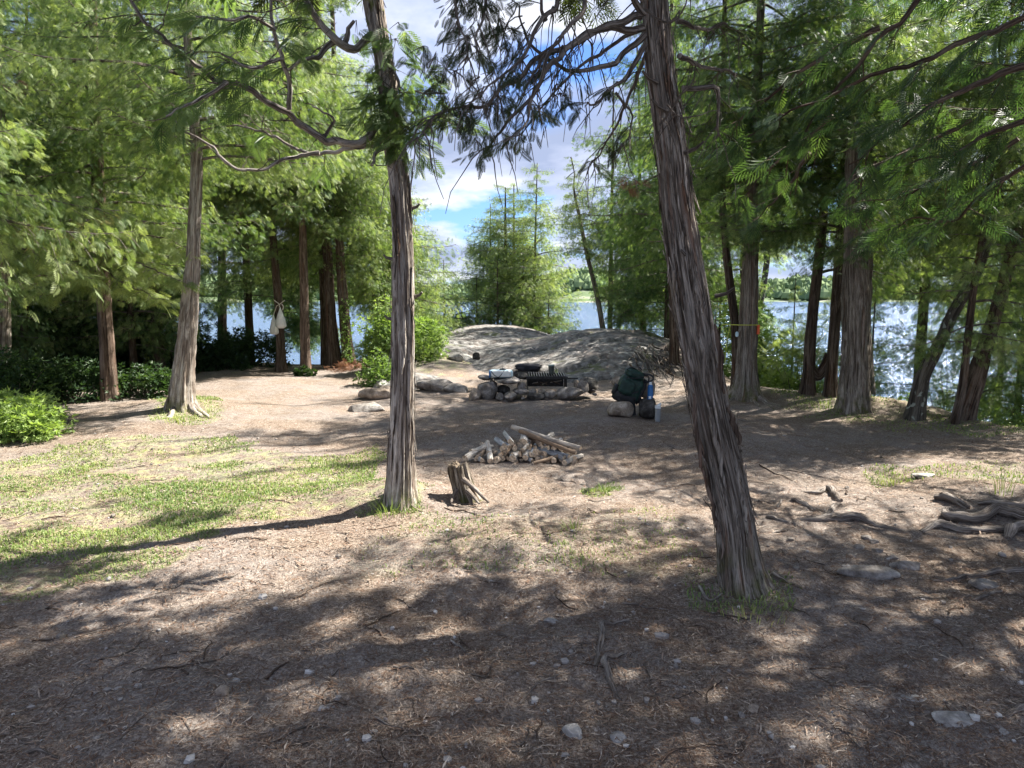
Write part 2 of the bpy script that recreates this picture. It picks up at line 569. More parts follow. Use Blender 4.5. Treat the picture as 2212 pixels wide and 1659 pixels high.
def bark_mat(name, dark, mid, light, red=0.35, scale=1.0, moss=0.0, lichen=0.0, bd=0.012):
    m, s = mat(name)
    bk = attr(s, 'bk', 'Vector')
    st = s.noise(s.mapping(bk, (38 * scale, 38 * scale, 2.0 * scale)), 1.0, 6, 0.62, 0.8)
    st2 = s.noise(s.mapping(bk, (130 * scale, 130 * scale, 7.0 * scale)), 1.0, 4, 0.65, 0.5)
    fis = s.noise(s.mapping(bk, (62 * scale, 62 * scale, 2.6 * scale), (5, 3, 1)), 1.0, 3, 0.5, 0.9)
    fis = s.ramp(s.math('ABSOLUTE', s.math('SUBTRACT', fis, 0.5)), [(0.0, 0.85), (0.022, 0.0)])
    big = s.noise(s.mapping(bk, (6, 6, 1.1)), 1.0, 3, 0.5)
    f = s.math('ADD', s.math('MULTIPLY', st, 0.65), s.math('MULTIPLY', st2, 0.35))
    col = s.ramp(f, [(0.40, dark), (0.49, mid), (0.58, light)])
    rm = s.ramp(s.noise(s.mapping(bk, (14, 14, 1.2), (3, 1, 7)), 1.0, 4, 0.6), [(0.56, 0.0), (0.66, red)])
    col = s.mix(rm, col, (0.24, 0.105, 0.052))
    col = s.mix(s.ramp(big, [(0.35, 0.55), (0.6, 0.0)]), col, dark)
    pat_ = s.noise(s.mapping(bk, (9, 9, 2.2), (7, 7, 2)), 1.0, 5, 0.65, 1.0)
    col = s.mix(s.ramp(pat_, [(0.54, 0.0), (0.62, 0.55)]), col, tuple(min(1, c * 1.15) for c in light))
    sp = s.n('ShaderNodeSeparateXYZ'); s.l(bk, sp.inputs[0])
    if moss:
        mm = s.math('SUBTRACT', 1.0, s.math('DIVIDE', sp.outputs[2], moss), True)
        mm = s.math('MULTIPLY', mm, s.ramp(s.noise(bk, 9.0, 4, 0.6), [(0.45, 0.0), (0.6, 1.0)]), True)
        col = s.mix(mm, col, (0.105, 0.115, 0.028))
    if lichen:
        lm = s.ramp(s.noise(bk, 11.0, 3, 0.5), [(0.60, 0.0), (0.63, lichen)])
        col = s.mix(lm, col, (0.36, 0.38, 0.31))
    col = s.mix(fis, col, tuple(c * .55 for c in dark))
    p = pbsdf(s, col, 0.92, 0.15, s.math('SUBTRACT', f, s.math('MULTIPLY', fis, .25)), 1.0, bd * 1.6)
    finish(s, p.outputs[0])
    return m


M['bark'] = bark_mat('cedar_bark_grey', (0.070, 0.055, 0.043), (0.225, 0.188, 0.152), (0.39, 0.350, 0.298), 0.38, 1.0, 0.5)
M['bark_lit'] = bark_mat('cedar_bark_sunlit', (0.085, 0.062, 0.048), (0.34, 0.285, 0.235), (0.58, 0.53, 0.465), 0.30, 1.0, 0.4)  # paler copy of the grey bark, sunlight on the trunks put into its tones
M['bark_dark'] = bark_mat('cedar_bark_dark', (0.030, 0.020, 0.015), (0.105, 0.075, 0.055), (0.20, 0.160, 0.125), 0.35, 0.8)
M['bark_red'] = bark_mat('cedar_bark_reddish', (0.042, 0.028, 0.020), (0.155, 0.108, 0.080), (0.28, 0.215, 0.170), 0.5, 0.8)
M['bark_lichen'] = bark_mat('lichen_spotted_bark', (0.035, 0.028, 0.022), (0.11, 0.095, 0.075), (0.18, 0.16, 0.13), 0.1, 0.8, 0, 0.9)
M['branch'] = bark_mat('branch_bark', (0.05, 0.038, 0.03), (0.17, 0.140, 0.115), (0.34, 0.30, 0.26), 0.2, 1.6)
M['limb1'] = bark_mat('weathered_limb_bark', (0.075, 0.06, 0.05), (0.27, 0.235, 0.20), (0.50, 0.46, 0.41), 0.1, 1.4)
M['root'] = bark_mat('weathered_root_wood', (0.085, 0.065, 0.052), (0.25, 0.21, 0.175), (0.42, 0.375, 0.33), 0.1, 1.6)
M['driftwood'] = bark_mat('peeled_grey_wood', (0.13, 0.105, 0.085), (0.36, 0.315, 0.265), (0.56, 0.51, 0.45), 0.1, 2.2)

M['stumpbark'] = bark_mat('stump_wood', (0.045, 0.034, 0.024), (0.20, 0.165, 0.125), (0.42, 0.38, 0.32), 0.2, 1.8, .22)

# soil
m, s = mat('forest_soil'); M['soil'] = m
geo = s.n('ShaderNodeNewGeometry'); pos = geo.outputs['Position']
n1 = s.noise(pos, 0.9, 5, 0.6); n2 = s.noise(pos, 9.0, 6, 0.65); n3 = s.noise(pos, 70.0, 5, 0.7, 0.6)
n4 = s.noise(s.mapping(pos, (140, 35, 60), rot=(0, 0, 0.5)), 1.0, 3, 0.6, 1.5)
n5 = s.noise(s.mapping(pos, (35, 150, 60), rot=(0, 0, 0.3)), 1.0, 3, 0.6, 1.5)
litter = s.math('ADD', s.math('MULTIPLY', s.math('MAXIMUM', n4, n5), 0.55), s.math('MULTIPLY', n3, 0.45))
c_a = s.ramp(litter, [(0.42, (0.058, 0.040, 0.028)), (0.50, (0.160, 0.120, 0.090)), (0.58, (0.32, 0.262, 0.207)), (0.66, (0.52, 0.445, 0.385))])
c_b = s.ramp(litter, [(0.40, (0.098, 0.082, 0.070)), (0.51, (0.205, 0.174, 0.150)), (0.64, (0.41, 0.36, 0.315))])
colr = s.mix(s.ramp(n1, [(0.42, 0.0), (0.58, 1.0)]), c_a, c_b)
colr = s.mix(s.ramp(n2, [(0.35, 0.40), (0.55, 0.0)]), colr, (0.13, 0.085, 0.062))
gm = attr(s, 'grass')
gn = s.math('MULTIPLY', gm, s.ramp(s.math('ADD', s.math('MULTIPLY', n2, 0.7), s.math('MULTIPLY', n3, 0.3)), [(0.45, 0.0), (0.60, 0.50)]))
colr = s.mix(gn, colr, s.ramp(s.noise(pos, 3.0, 4), [(0.4, (0.21, 0.27, 0.085)), (0.6, (0.40, 0.42, 0.14))]))
wet = attr(s, 'under')
colr = s.mix(wet, colr, (0.045, 0.04, 0.03))
bh = s.math('ADD', s.math('MULTIPLY', litter, 1.0), s.math('MULTIPLY', n2, 1.2))
finish(s, pbsdf(s, colr, 0.95, 0.12, bh, 0.9, 0.02).outputs[0])

# granite
m, s = mat('granite'); M['granite'] = m
geo = s.n('ShaderNodeNewGeometry'); pos = geo.outputs['Position']
a1 = s.noise(pos, 1.4, 6, 0.6); a2 = s.noise(pos, 8, 6, 0.65, 0.5); a3 = s.noise(pos, 60, 4, 0.7)
colr = s.ramp(a2, [(0.38, (0.075, 0.070, 0.064)), (0.5, (0.17, 0.162, 0.150)), (0.62, (0.29, 0.278, 0.262))])
colr = s.mix(s.ramp(a1, [(0.52, 0.0), (0.64, 0.5)]), colr, (0.32, 0.25, 0.205))
colr = s.mix(s.ramp(a3, [(0.36, 0.5), (0.5, 0.0)]), colr, (0.10, 0.09, 0.08))
colr = s.mix(s.ramp(s.noise(s.mapping(pos, (1, 1.6, 1), (4, 2, 0)), 1.3, 5, 0.7), [(0.60, 0.0), (0.66, 0.75)]), colr, (0.14, 0.155, 0.06))
colr = s.mix(s.ramp(s.noise(s.mapping(pos, (1, 1, 1), (9, 5, 0)), 5.0, 4, 0.6), [(0.62, 0.0), (0.66, 0.5)]), colr, (0.47, 0.47, 0.42))
vor = s.n('ShaderNodeTexVoronoi', feature='DISTANCE_TO_EDGE'); vor.inputs['Scale'].default_value = 1.1
s.l(s.mapping(pos, (1.0, 1.7, 1.0), rot=(0, 0, 0.4)), vor.inputs['Vector'])
crk = s.math('MULTIPLY', s.ramp(vor.outputs[0], [(0.0, 1.0), (0.016, 0.0)]), s.ramp(a1, [(0.40, 0.0), (0.5, 1.0)]))
colr = s.mix(s.math('MULTIPLY', crk, 0.55), colr, (0.07, 0.055, 0.045))
bh = s.math('SUBTRACT', s.math('ADD', a2, s.math('MULTIPLY', a3, 0.25)), s.math('MULTIPLY', crk, 0.5))
finish(s, pbsdf(s, colr, 0.9, 0.2, bh, 0.8, 0.03).outputs[0])

# loose stone
def stone_mat(name, a, b, c, moss=0.0):
    m, s = mat(name)
    co = s.n('ShaderNodeTexCoord').outputs['Object']
    x = s.noise(co, 9, 6, 0.65, 0.4); y = s.noise(co, 55, 4, 0.7)
    colr = s.ramp(x, [(0.36, a), (0.52, b), (0.68, c)])
    colr = s.mix(s.ramp(y, [(0.38, 0.5), (0.5, 0.0)]), colr, a)
    finish(s, pbsdf(s, colr, 0.85, 0.25, s.math('ADD', x, s.math('MULTIPLY', y, 0.3)), 0.8, 0.02).outputs[0])
    return m
M['stone'] = stone_mat('grey_fieldstone', (0.10, 0.085, 0.072), (0.25, 0.225, 0.20), (0.40, 0.37, 0.335))
M['stone_tan'] = stone_mat('tan_fieldstone', (0.15, 0.115, 0.085), (0.33, 0.27, 0.21), (0.50, 0.43, 0.36))
M['stone_soot'] = stone_mat('sooty_stone', (0.025, 0.022, 0.02), (0.075, 0.068, 0.06), (0.16, 0.145, 0.13))
M['stone_pale'] = stone_mat('pale_quartz_stone', (0.17, 0.155, 0.14), (0.36, 0.34, 0.31), (0.55, 0.53, 0.49))

# water
m, s = mat('lake_water'); M['water'] = m
geo = s.n('ShaderNodeNewGeometry'); pos = geo.outputs['Position']
w1 = s.noise(s.mapping(pos, (0.9, 2.2, 1), rot=(0, 0, 0.25)), 1.0, 5, 0.62, 0.3)
w2 = s.noise(s.mapping(pos, (0.12, 0.3, 1), rot=(0, 0, 0.2)), 1.0, 3, 0.5)
p = pbsdf(s, (0.075, 0.125, 0.21), 0.16, 0.6, s.math('ADD', w1, s.math('MULTIPLY', w2, 1.5)), 1.0, 0.42)
p.inputs['IOR'].default_value = 1.33
finish(s, p.outputs[0])

def simple(name, colr, rough=0.6, spec=0.4, var=0.12, sc=14.0, bd=0.004, metal=0.0):
    m, s = mat(name)
    co = s.n('ShaderNodeTexCoord').outputs['Object']
    x = s.noise(co, sc, 5, 0.6)
    dk = tuple(c * (1 - 2.2 * var) for c in colr); lt = tuple(min(1, c * (1 + 2.2 * var)) for c in colr)
    finish(s, pbsdf(s, s.ramp(x, [(0.35, dk), (0.65, lt)]), rough, spec, x, 0.5, bd, metal).outputs[0])
    return m
M['iron'] = simple('sooty_iron', (0.030, 0.028, 0.027), 0.55, 0.5, 0.25, 30, 0.002, 0.4)
M['iron_top'] = simple('worn_steel_bars', (0.16, 0.155, 0.15), 0.4, 0.6, 0.25, 30, 0.001, 0.7)
M['pack'] = simple('dark_green_nylon', (0.008, 0.032, 0.024), 0.55, 0.4, 0.2, 22, 0.012)
M['black'] = simple('black_nylon', (0.012, 0.013, 0.015), 0.6, 0.4, 0.2, 22, 0.008)
M['blackbag'] = simple('charcoal_cloth', (0.028, 0.028, 0.034), 0.8, 0.3, 0.2, 12, 0.02)
M['whitebag'] = simple('white_sack_cloth', (0.74, 0.74, 0.70), 0.8, 0.2, 0.05, 10, 0.015)
M['bluebag'] = simple('pale_blue_fabric', (0.56, 0.72, 0.78), 0.6, 0.3, 0.12, 9, 0.012)
M['blue'] = simple('blue_bottle_plastic', (0.03, 0.16, 0.42), 0.25, 0.5, 0.05, 8, 0.001)
M['white'] = simple('white_plastic', (0.78, 0.80, 0.80), 0.4, 0.5, 0.03, 8, 0.001)
M['mug'] = simple('dark_grey_green_enamel', (0.055, 0.065, 0.055), 0.35, 0.5, 0.1, 9, 0.001)
M['mugtop'] = simple('pale_green_lid', (0.33, 0.40, 0.35), 0.4, 0.5, 0.1, 9, 0.001)
M['cord'] = simple('pale_cord', (0.62, 0.58, 0.48), 0.8, 0.2, 0.1, 60, 0.001)
M['rope'] = simple('yellow_green_rope', (0.55, 0.58, 0.10), 0.7, 0.3, 0.1, 60, 0.001)
M['orange'] = simple('orange_plastic', (0.75, 0.13, 0.04), 0.5, 0.4, 0.05, 8, 0.001)
M['cutwood'] = simple('pale_cut_wood', (0.56, 0.44, 0.31), 0.8, 0.2, 0.22, 40, 0.003)
M['rotwood'] = simple('brown_broken_wood', (0.17, 0.135, 0.10), 0.9, 0.1, 0.25, 40, 0.008)
m, s = mat('clear_plastic'); M['clear'] = m
g = s.n('ShaderNodeBsdfPrincipled'); g.inputs['Base Color'].default_value = (0.9, 0.93, 0.93, 1)
g.inputs['Transmission Weight'].default_value = 0.7; g.inputs['Roughness'].default_value = 0.15; g.inputs['IOR'].default_value = 1.3
finish(s, g.outputs[0])
# log bark variants picked by tint
m, s = mat('firewood_bark'); M['logbark'] = m
bk = attr(s, 'bk', 'Vector'); t = attr(s, 'tint')
st = s.noise(s.mapping(bk, (60, 60, 9)), 1.0, 5, 0.6, 0.3)
base = s.ramp(t, [(0.0, (0.17, 0.115, 0.075)), (0.3, (0.33, 0.24, 0.165)), (0.55, (0.42, 0.37, 0.31)), (0.8, (0.58, 0.54, 0.48)), (1.0, (0.45, 0.47, 0.48))])
colr = s.mix(s.ramp(st, [(0.36, 0.65), (0.6, 0.0)]), base, (0.10, 0.07, 0.05))
finish(s, pbsdf(s, colr, 0.85, 0.2, st, 0.8, 0.008).outputs[0])
m, s = mat('litter_bits'); M['litter'] = m
t = attr(s, 'tint')
colr = s.ramp(t, [(0.0, (0.06, 0.035, 0.024)), (0.45, (0.17, 0.105, 0.07)), (0.75, (0.33, 0.25, 0.185)), (1.0, (0.52, 0.45, 0.37))])
finish(s, pbsdf(s, colr, 0.9, 0.15).outputs[0])
m, s = mat('gravel_bits'); M['gravel'] = m
t = attr(s, 'tint')
finish(s, pbsdf(s, s.ramp(t, [(0.0, (0.16, 0.14, 0.12)), (0.6, (0.35, 0.32, 0.29)), (1.0, (0.62, 0.60, 0.56))]), 0.85, 0.2).outputs[0])

# ------------------------------------------------------------------ ground, rock, water, far shore
def ongrass(x, y):
    ox, oy, dp = proj(np.stack([x, y, np.zeros_like(x)], 1))
    g = np.zeros(len(x))
    for poly, wgt in (
        ([(-500, 990), (0, 985), (350, 950), (500, 945), (640, 1000), (820, 965), (830, 1010), (800, 1100), (560, 1130), (250, 1200), (420, 1190), (300, 1250), (0, 1300), (-500, 1340)], 1.0),
        ([(640, 980), (820, 965), (830, 1060), (650, 1080)], 0.9),
        ([(760, 1060), (930, 1070), (930, 1125), (760, 1130)], 1.0),
        ([(900, 1120), (1450, 1110), (1540, 1260), (1350, 1250), (900, 1230), (700, 1260)], 0.16),
        ([(1500, 1260), (1700, 1260), (1720, 1325), (1500, 1330)], 0.28),
        ([(330, 860), (480, 870), (480, 920), (330, 920)], 0.8),
        ([(900, 790), (1000, 790), (1000, 815), (900, 815)], 0.9),
        ([(1650, 820), (1960, 850), (2300, 915), (2300, 945), (1950, 925), (1700, 890)], 0.45),
        ([(1280, 1040), (1330, 1040), (1330, 1070), (1280, 1070)], 0.9),
        ([(1880, 1010), (2212, 1010), (2212, 1060), (1880, 1050)], 0.3),
    ):
        inside = inpoly(ox + 25 * fbm(x * 3, y * 3, 0, 71, 2), oy + 12 * fbm(x * 3, y * 3, 0, 72, 2), poly)
        g = np.maximum(g, inside * wgt)
    return g * (dp > 0.3)

def grid(xs, ys, zf):
    X, Y = np.meshgrid(xs, ys)
    Z = zf(X, Y)
    v = np.stack([X, Y, Z], -1).reshape(-1, 3)
    nx, ny = len(xs), len(ys)
    i = np.arange(ny - 1)[:, None] * nx; j = np.arange(nx - 1)[None, :]
    q = np.stack([i + j, i + j + 1, i + nx + j + 1, i + nx + j], -1).reshape(-1, 4)
    return v, q

u = np.linspace(-1, 1, 320)
xs = 24 * np.sinh(3.1 * u) / np.sinh(3.1)
ys = np.concatenate([np.linspace(-14, 1.6, 14)[:-1], 1.6 * np.exp(np.linspace(0, math.log(32 / 1.6), 330))])
def zg(X, Y):
    near = sst(12, 3, Y) * sst(1.2, 2.0, Y)
    return HG(X, Y) + near * (0.010 * fbm(X * 9, Y * 9, 0, 12, 3) + 0.004 * fbm(X * 33, Y * 33, 0, 13, 2))
v, q = grid(xs, ys, zg)
mb = MB(); mb.quads(v, q)
ground = mb.build('ground', M['soil'], smooth=True)
tag(ground, 'brown needle-strewn soil of the clearing with worn grass on the left', 'ground', kind='structure')
gg = ongrass(v[:, 0], v[:, 1])
a = ground.data.attributes.new('grass', 'FLOAT', 'POINT'); a.data.foreach_set('value', gg.astype(np.float32))
a = ground.data.attributes.new('under', 'FLOAT', 'POINT'); a.data.foreach_set('value', sst(-0.5, -1.6, v[:, 2]).astype(np.float32) * 0.8)

v, q = grid(np.linspace(-4.2, 5.6, 260), np.concatenate([np.linspace(11.8, 20, 290), np.linspace(20.06, 26.5, 60)]), HR)
keep = (v[:, 2] > HG(v[:, 0], v[:, 1]) - 0.35)
qk = keep[q].all(1)
mb = MB(); mb.quads(v, q[qk])
ro = mb.build('rock', M['granite'], smooth=True)
tag(ro, 'low grey and pinkish granite dome rising behind the fire pit', 'rock outcrop', kind='structure')

mb = MB()
R0 = 1600
v, q = grid(np.linspace(-R0, R0, 9), np.linspace(-R0, R0, 9), lambda X, Y: 0 * X + WATER_Z)
mb.quads(v, q)
tag(mb.build('lake', M['water']), 'wind-rippled blue lake behind the trees', 'lake', kind='structure')

# far shore: hills and their forest
def hill_h(az, r):
    base = 9 + 7 * fbm(az * 6, 0, 0, 21, 3) + 7 * np.exp(-((az - 0.10) / 0.10) ** 2)
    return base
def hills(X, Y):
    r = np.hypot(X, Y); az = np.arctan2(X, Y)
    sh = 430 + 60 * fbm(az * 5, 0, 0, 25, 3)
    t = sst(0, 130, r - sh)
    return WATER_Z - 0.5 + (hill_h(az, r) + 1) * t + 0.8 * fbm(X * 0.05, Y * 0.05, 0, 27, 2) * t
azs = np.linspace(-1.3, 1.3, 180); rs_ = np.linspace(340, 720, 30)
A, Rr = np.meshgrid(azs, rs_)
X, Y = Rr * np.sin(A), Rr * np.cos(A)
v = np.stack([X, Y, hills(X, Y)], -1).reshape(-1, 3)
nx = len(azs)
i = np.arange(len(rs_) - 1)[:, None] * nx; j = np.arange(nx - 1)[None, :]
q = np.stack([i + j, i + j + 1, i + nx + j + 1, i + nx + j], -1).reshape(-1, 4)
mb = MB(); mb.quads(v, q)
m, s = mat('far_shore_ground'); 
pos = s.n('ShaderNodeNewGeometry').outputs['Position']
finish(s, pbsdf(s, s.ramp(s.noise(pos, 0.05, 4, 0.6), [(0.50, (0.10, 0.14, 0.07)), (0.68, (0.30, 0.28, 0.24))]), 0.95, 0.1).outputs[0])
tag(mb.build('hills', m, smooth=True), 'low wooded hills on the far shore of the lake', 'hills', kind='structure')
N = 6500
az = rng.uniform(-.72, .72, N); rr = 440 + 240 * rng.random(N) ** 1.6
X, Y = rr * np.sin(az), rr * np.cos(az)
Z = hills(X, Y)
ok = (Z > WATER_Z + 0.6) & (fbm(X * 0.02, Y * 0.02, 0, 29, 2) > -0.75)
X, Y, Z = X[ok], Y[ok], Z[ok]; n = len(X)
hh = rng.uniform(2.5, 7, n); ww = hh * rng.uniform(0.22, 0.62, n)
k = 5
th = np.linspace(0, 2 * pi, k, endpoint=False)[None, :] + rng.uniform(0, 1, (n, 1))
jit = rng.uniform(0.6, 1.2, (n, k))
ring = np.stack([X[:, None] + ww[:, None] * jit * np.cos(th), Y[:, None] + ww[:, None] * jit * np.sin(th), (Z + hh * 0.18)[:, None] + 0 * th], -1)
ring2 = np.stack([X[:, None] + 0.85 * ww[:, None] * jit[:, ::-1] * np.cos(th), Y[:, None] + 0.85 * ww[:, None] * jit[:, ::-1] * np.sin(th), (Z + hh * 0.62)[:, None] + 0 * th], -1)
top = np.stack([X, Y, Z + hh], -1)[:, None, :]; bot = np.stack([X, Y, Z - 0.5], -1)[:, None, :]
vv = np.concatenate([ring, ring2, top, bot], 1)
fs = []
for a_ in range(k):
    b_ = (a_ + 1) % k
    fs += [[a_, b_, k + b_], [a_, k + b_, k + a_], [k + a_, k + b_, 2 * k], [b_, a_, 2 * k + 1]]
fs = np.array(fs)[None] + (np.arange(n) * (2 * k + 2))[:, None, None]
mb = MB(); mb.add(vv.reshape(-1, 3), fs.reshape(-1, 3), tint=np.repeat(rng.random(n), len(fs[0])))
m, s = mat('distant_forest'); t = attr(s, 'tint')
finish(s, pbsdf(s, s.ramp(t, [(0, (0.09, 0.14, 0.075)), (1, (0.20, 0.26, 0.12))]), 0.9, 0.1).outputs[0])
tag(mb.build('distant_forest', m), 'mixed green forest covering the far shore', 'forest', kind='stuff')

# ------------------------------------------------------------------ foliage templates (x along the spray, y across, z normal)
def kite(p, d, L, w):
    """one blade starting at p, direction d (2d), length L, half width w -> two triangles"""
    d = np.array(d) / np.hypot(*d); nrm = np.array([-d[1], d[0]])
    a = np.array(p); b = a + d * L * 0.5 + nrm * w; c = a + d * L; e = a + d * L * 0.5 - nrm * w
    return [[a, b, c], [a, c, e]]

def template(kind):
    tr = []
    if kind == 'near':
        tr += kite((0, 0), (1, 0), 1.0, 0.018)
        for i in range(1, 10):
            x = i / 10.5
            for sg in (1, -1):
                L = 0.50 * (1 - x) ** 0.65 + 0.07
                if x < 0.25: L *= 0.55 + 1.5 * x
                ang = 0.85 - 0.25 * x
                d = (cos(ang), sg * sin(ang))
                tr += kite((x, 0), d, L, 0.024)
                for k2 in (0.35, 0.58, 0.8):
                    if L < 0.16: break
                    p0 = (x + d[0] * L * k2, d[1] * L * k2)
                    for s2 in (1, -1):
                        a2 = sg * ang + s2 * 0.75
                        q0 = np.array(p0); dd = np.array([cos(a2), sin(a2)]); nn = np.array([-dd[1], dd[0]])
                        l2 = 0.16 * (1.15 - k2)
                        tr.append([q0 - nn * 0.012, q0 + nn * 0.012 + dd * l2 * 0.4, q0 + dd * l2])
    elif kind == 'mid':
        for i in range(1, 7):
            x = i / 7.5
            for sg in (1, -1):
                L = 0.46 * (1 - x) ** 0.6 + 0.16
                ang = 0.85 - 0.3 * x
                d = np.array([cos(ang), sg * sin(ang)]); nn = np.array([-d[1], d[0]]); a0 = np.array([x - 0.06, 0.0])
                tr.append([a0, a0 + d * L * 0.6 + nn * 0.038, a0 + d * L - nn * 0.02])
                if i < 5:
                    a1 = a0 + d * L * .45; a2 = sg * ang + sg * .8; d2 = np.array([cos(a2), sin(a2)]); n2_ = np.array([-d2[1], d2[0]])
                    tr.append([a1 - n2_ * .015, a1 + d2 * .13 + n2_ * .026, a1 + d2 * .24])
        tr.append([np.array([0.3, -.03]), np.array([0.3, .03]), np.array([1.0, 0])])
    else:
        for ang, L in ((0, 1.0), (0.55, 0.85), (-0.55, 0.85), (1.1, 0.6), (-1.1, 0.6)):
            d = np.array([cos(ang), sin(ang)]); nn = np.array([-d[1], d[0]])
            a0 = np.array([0.1, 0.0]) + d * 0.08
            tr.append([a0, a0 + d * L * 0.55 + nn * 0.10, a0 + d * L])
            tr.append([a0, a0 + d * L, a0 + d * L * 0.5 - nn * 0.10])
    t = np.array([[list(map(float, p)) for p in tri] for tri in tr])
    z = -0.22 * t[..., 0] ** 2 - 0.5 * t[..., 1] ** 2
    return np.concatenate([t, z[..., None]], -1)          # (k,3,3)

def leaf_template():
    tr = []
    for cxx, cyy, ang, L in ((0.0, 0, 0.0, 1.0), (0.05, 0.05, 1.0, 0.8), (0.05, -0.05, -1.0, 0.8)):
        d = np.array([cos(ang), sin(ang)]); nn = np.array([-d[1], d[0]]); a = np.array([cxx, cyy])
        p1, p2, p3, p4 = a + d * L * .35 + nn * .2 * L, a + d * L * .7 + nn * .16 * L, a + d * L * .35 - nn * .2 * L, a + d * L * .7 - nn * .16 * L
        e = a + d * L
        tr += [[a, p1, e], [a, e, p3]]
    t = np.array([[list(map(float, p)) for p in tri] for tri in tr])
    z = -0.3 * t[..., 0] ** 2 + 0.3 * np.abs(t[..., 1])
    return np.concatenate([t, z[..., None]], -1)

TPL = {k: template(k) for k in ('near', 'mid', 'far')}
TPL['leaf'] = leaf_template()


def place(mb, kind, pos, fwd, nrm, size, tint):
    t = TPL[kind]
    fwd = fwd / np.maximum(np.linalg.norm(fwd, axis=1, keepdims=True), 1e-9)
    side = np.cross(nrm, fwd); side /= np.maximum(np.linalg.norm(side, axis=1, keepdims=True), 1e-9)
    up = np.cross(fwd, side)
    R = np.stack([fwd, side, up], -1)                      # columns
    v = np.einsum('nij,ktj->nkti', R, t) * size[:, None, None, None] + pos[:, None, None, :]
    n, k = len(pos), len(t)
    f = np.arange(n * k * 3).reshape(-1, 3)
    tt = np.repeat(tint, k) + rng.uniform(-0.06, 0.06, n * k)
    mb.add(v.reshape(-1, 3), f, tint=np.clip(tt, 0, 1))


def sprays_on_limb(mb, tw, P, rs, kind, fl, dens, tint, l2max=0.55, start=0.25, sag=0.35, twig=True, keepf=None, spread=1.0):
    """side twigs with hanging sprays along the polyline P"""
    d = np.concatenate([[0], np.cumsum(np.linalg.norm(np.diff(P, axis=0), axis=1))])
    L = d[-1]
    n2 = max(3, int(L * (1 - start) / 0.13 * dens))
    s_ = (start + (1 - start) * (np.arange(n2) + rs.random(n2)) / n2) * L
    base = np.stack([np.interp(s_, d, P[:, c]) for c in range(3)], 1)
    T = np.stack([np.interp(s_, d, np.gradient(P[:, c], d)) for c in range(3)], 1)
    T /= np.linalg.norm(T, axis=1, keepdims=True)
    Th = T * np.array([1, 1, 0.4]); Th /= np.maximum(np.linalg.norm(Th, axis=1, keepdims=True), 1e-6)
    lat = np.cross(Th, [0, 0, 1]); lat /= np.maximum(np.linalg.norm(lat, axis=1, keepdims=True), 1e-6)
    sg = np.where(np.arange(n2) % 2 == 0, 1.0, -1.0)[:, None]
    ang = rs.uniform(0.6, 1.15, n2)[:, None]
    dirv = Th * np.cos(ang) + lat * sg * np.sin(ang) * spread
    dirv[:, 2] += rs.uniform(-0.35, 0.15, n2)
    l2 = np.clip(l2max * (0.35 + 0.9 * (1 - s_ / L)) * rs.uniform(0.6, 1.2, n2), 0.12, l2max * 1.2)
    nf = 4
    tt = (np.arange(nf)[None, :] + 0.6 * rs.random((n2, nf)) + 0.35) / nf
    pos = base[:, None, :] + dirv[:, None, :] * (tt * l2[:, None])[..., None]
    pos[..., 2] -= sag * (tt * l2[:, None]) ** 1.6
    fa = rs.uniform(-0.9, 0.9, (n2, nf))
    fw = dirv[:, None, :] * np.cos(fa)[..., None] + np.cross(dirv, [0, 0, 1])[:, None, :] * np.sin(fa)[..., None]
    fw[..., 2] += rs.uniform(-0.75, 0.05, (n2, nf))
    nr = np.stack([rs.normal(0, 0.65, (n2, nf)), rs.normal(0, 0.65, (n2, nf)), np.ones((n2, nf))], -1)
    size = fl * rs.uniform(0.65, 1.25, (n2, nf))
    ti = np.clip(tint + rs.normal(0, 0.13, (n2, nf)) + rs.normal(0, 0.08, (n2, 1)), 0, 1)
    pos, fw, nr, size, ti = pos.reshape(-1, 3), fw.reshape(-1, 3), nr.reshape(-1, 3), size.ravel(), ti.ravel()
    k = sunkeep(pos, rs)
    if keepf is not None:
        k &= keepf(pos)
    if k.any():
        place(mb, kind, pos[k], fw[k], nr[k], size[k], ti[k])
    if twig and tw is not None:
        e = base + dirv * l2[:, None]; e[:, 2] -= sag * l2 ** 1.6
        kk = np.ones(n2, bool) if keepf is None else keepf(e)
        b0, e0 = base[kk], e[kk]
        n = len(b0)
        if n:
            r = 0.0035 if kind == 'near' else 0.005
            up = np.array([0, 0, r]); sd = np.cross(e0 - b0, [0, 0, 1.0]); sd /= np.maximum(np.linalg.norm(sd, axis=1, keepdims=True), 1e-6); sd *= r
            mid = (b0 + e0) / 2; mid[:, 2] += 0.05 * l2[kk]
            v = np.stack([b0 + up, b0 + sd, b0 - sd, mid + up, mid + sd, mid - sd, e0], 1)
            fs = np.array([[0, 1, 4], [0, 4, 3], [1, 2, 5], [1, 5, 4], [2, 0, 3], [2, 3, 5], [3, 4, 6], [4, 5, 6], [5, 3, 6]])
            tw.add(v.reshape(-1, 3), (fs[None] + (np.arange(n) * 7)[:, None, None]).reshape(-1, 3))


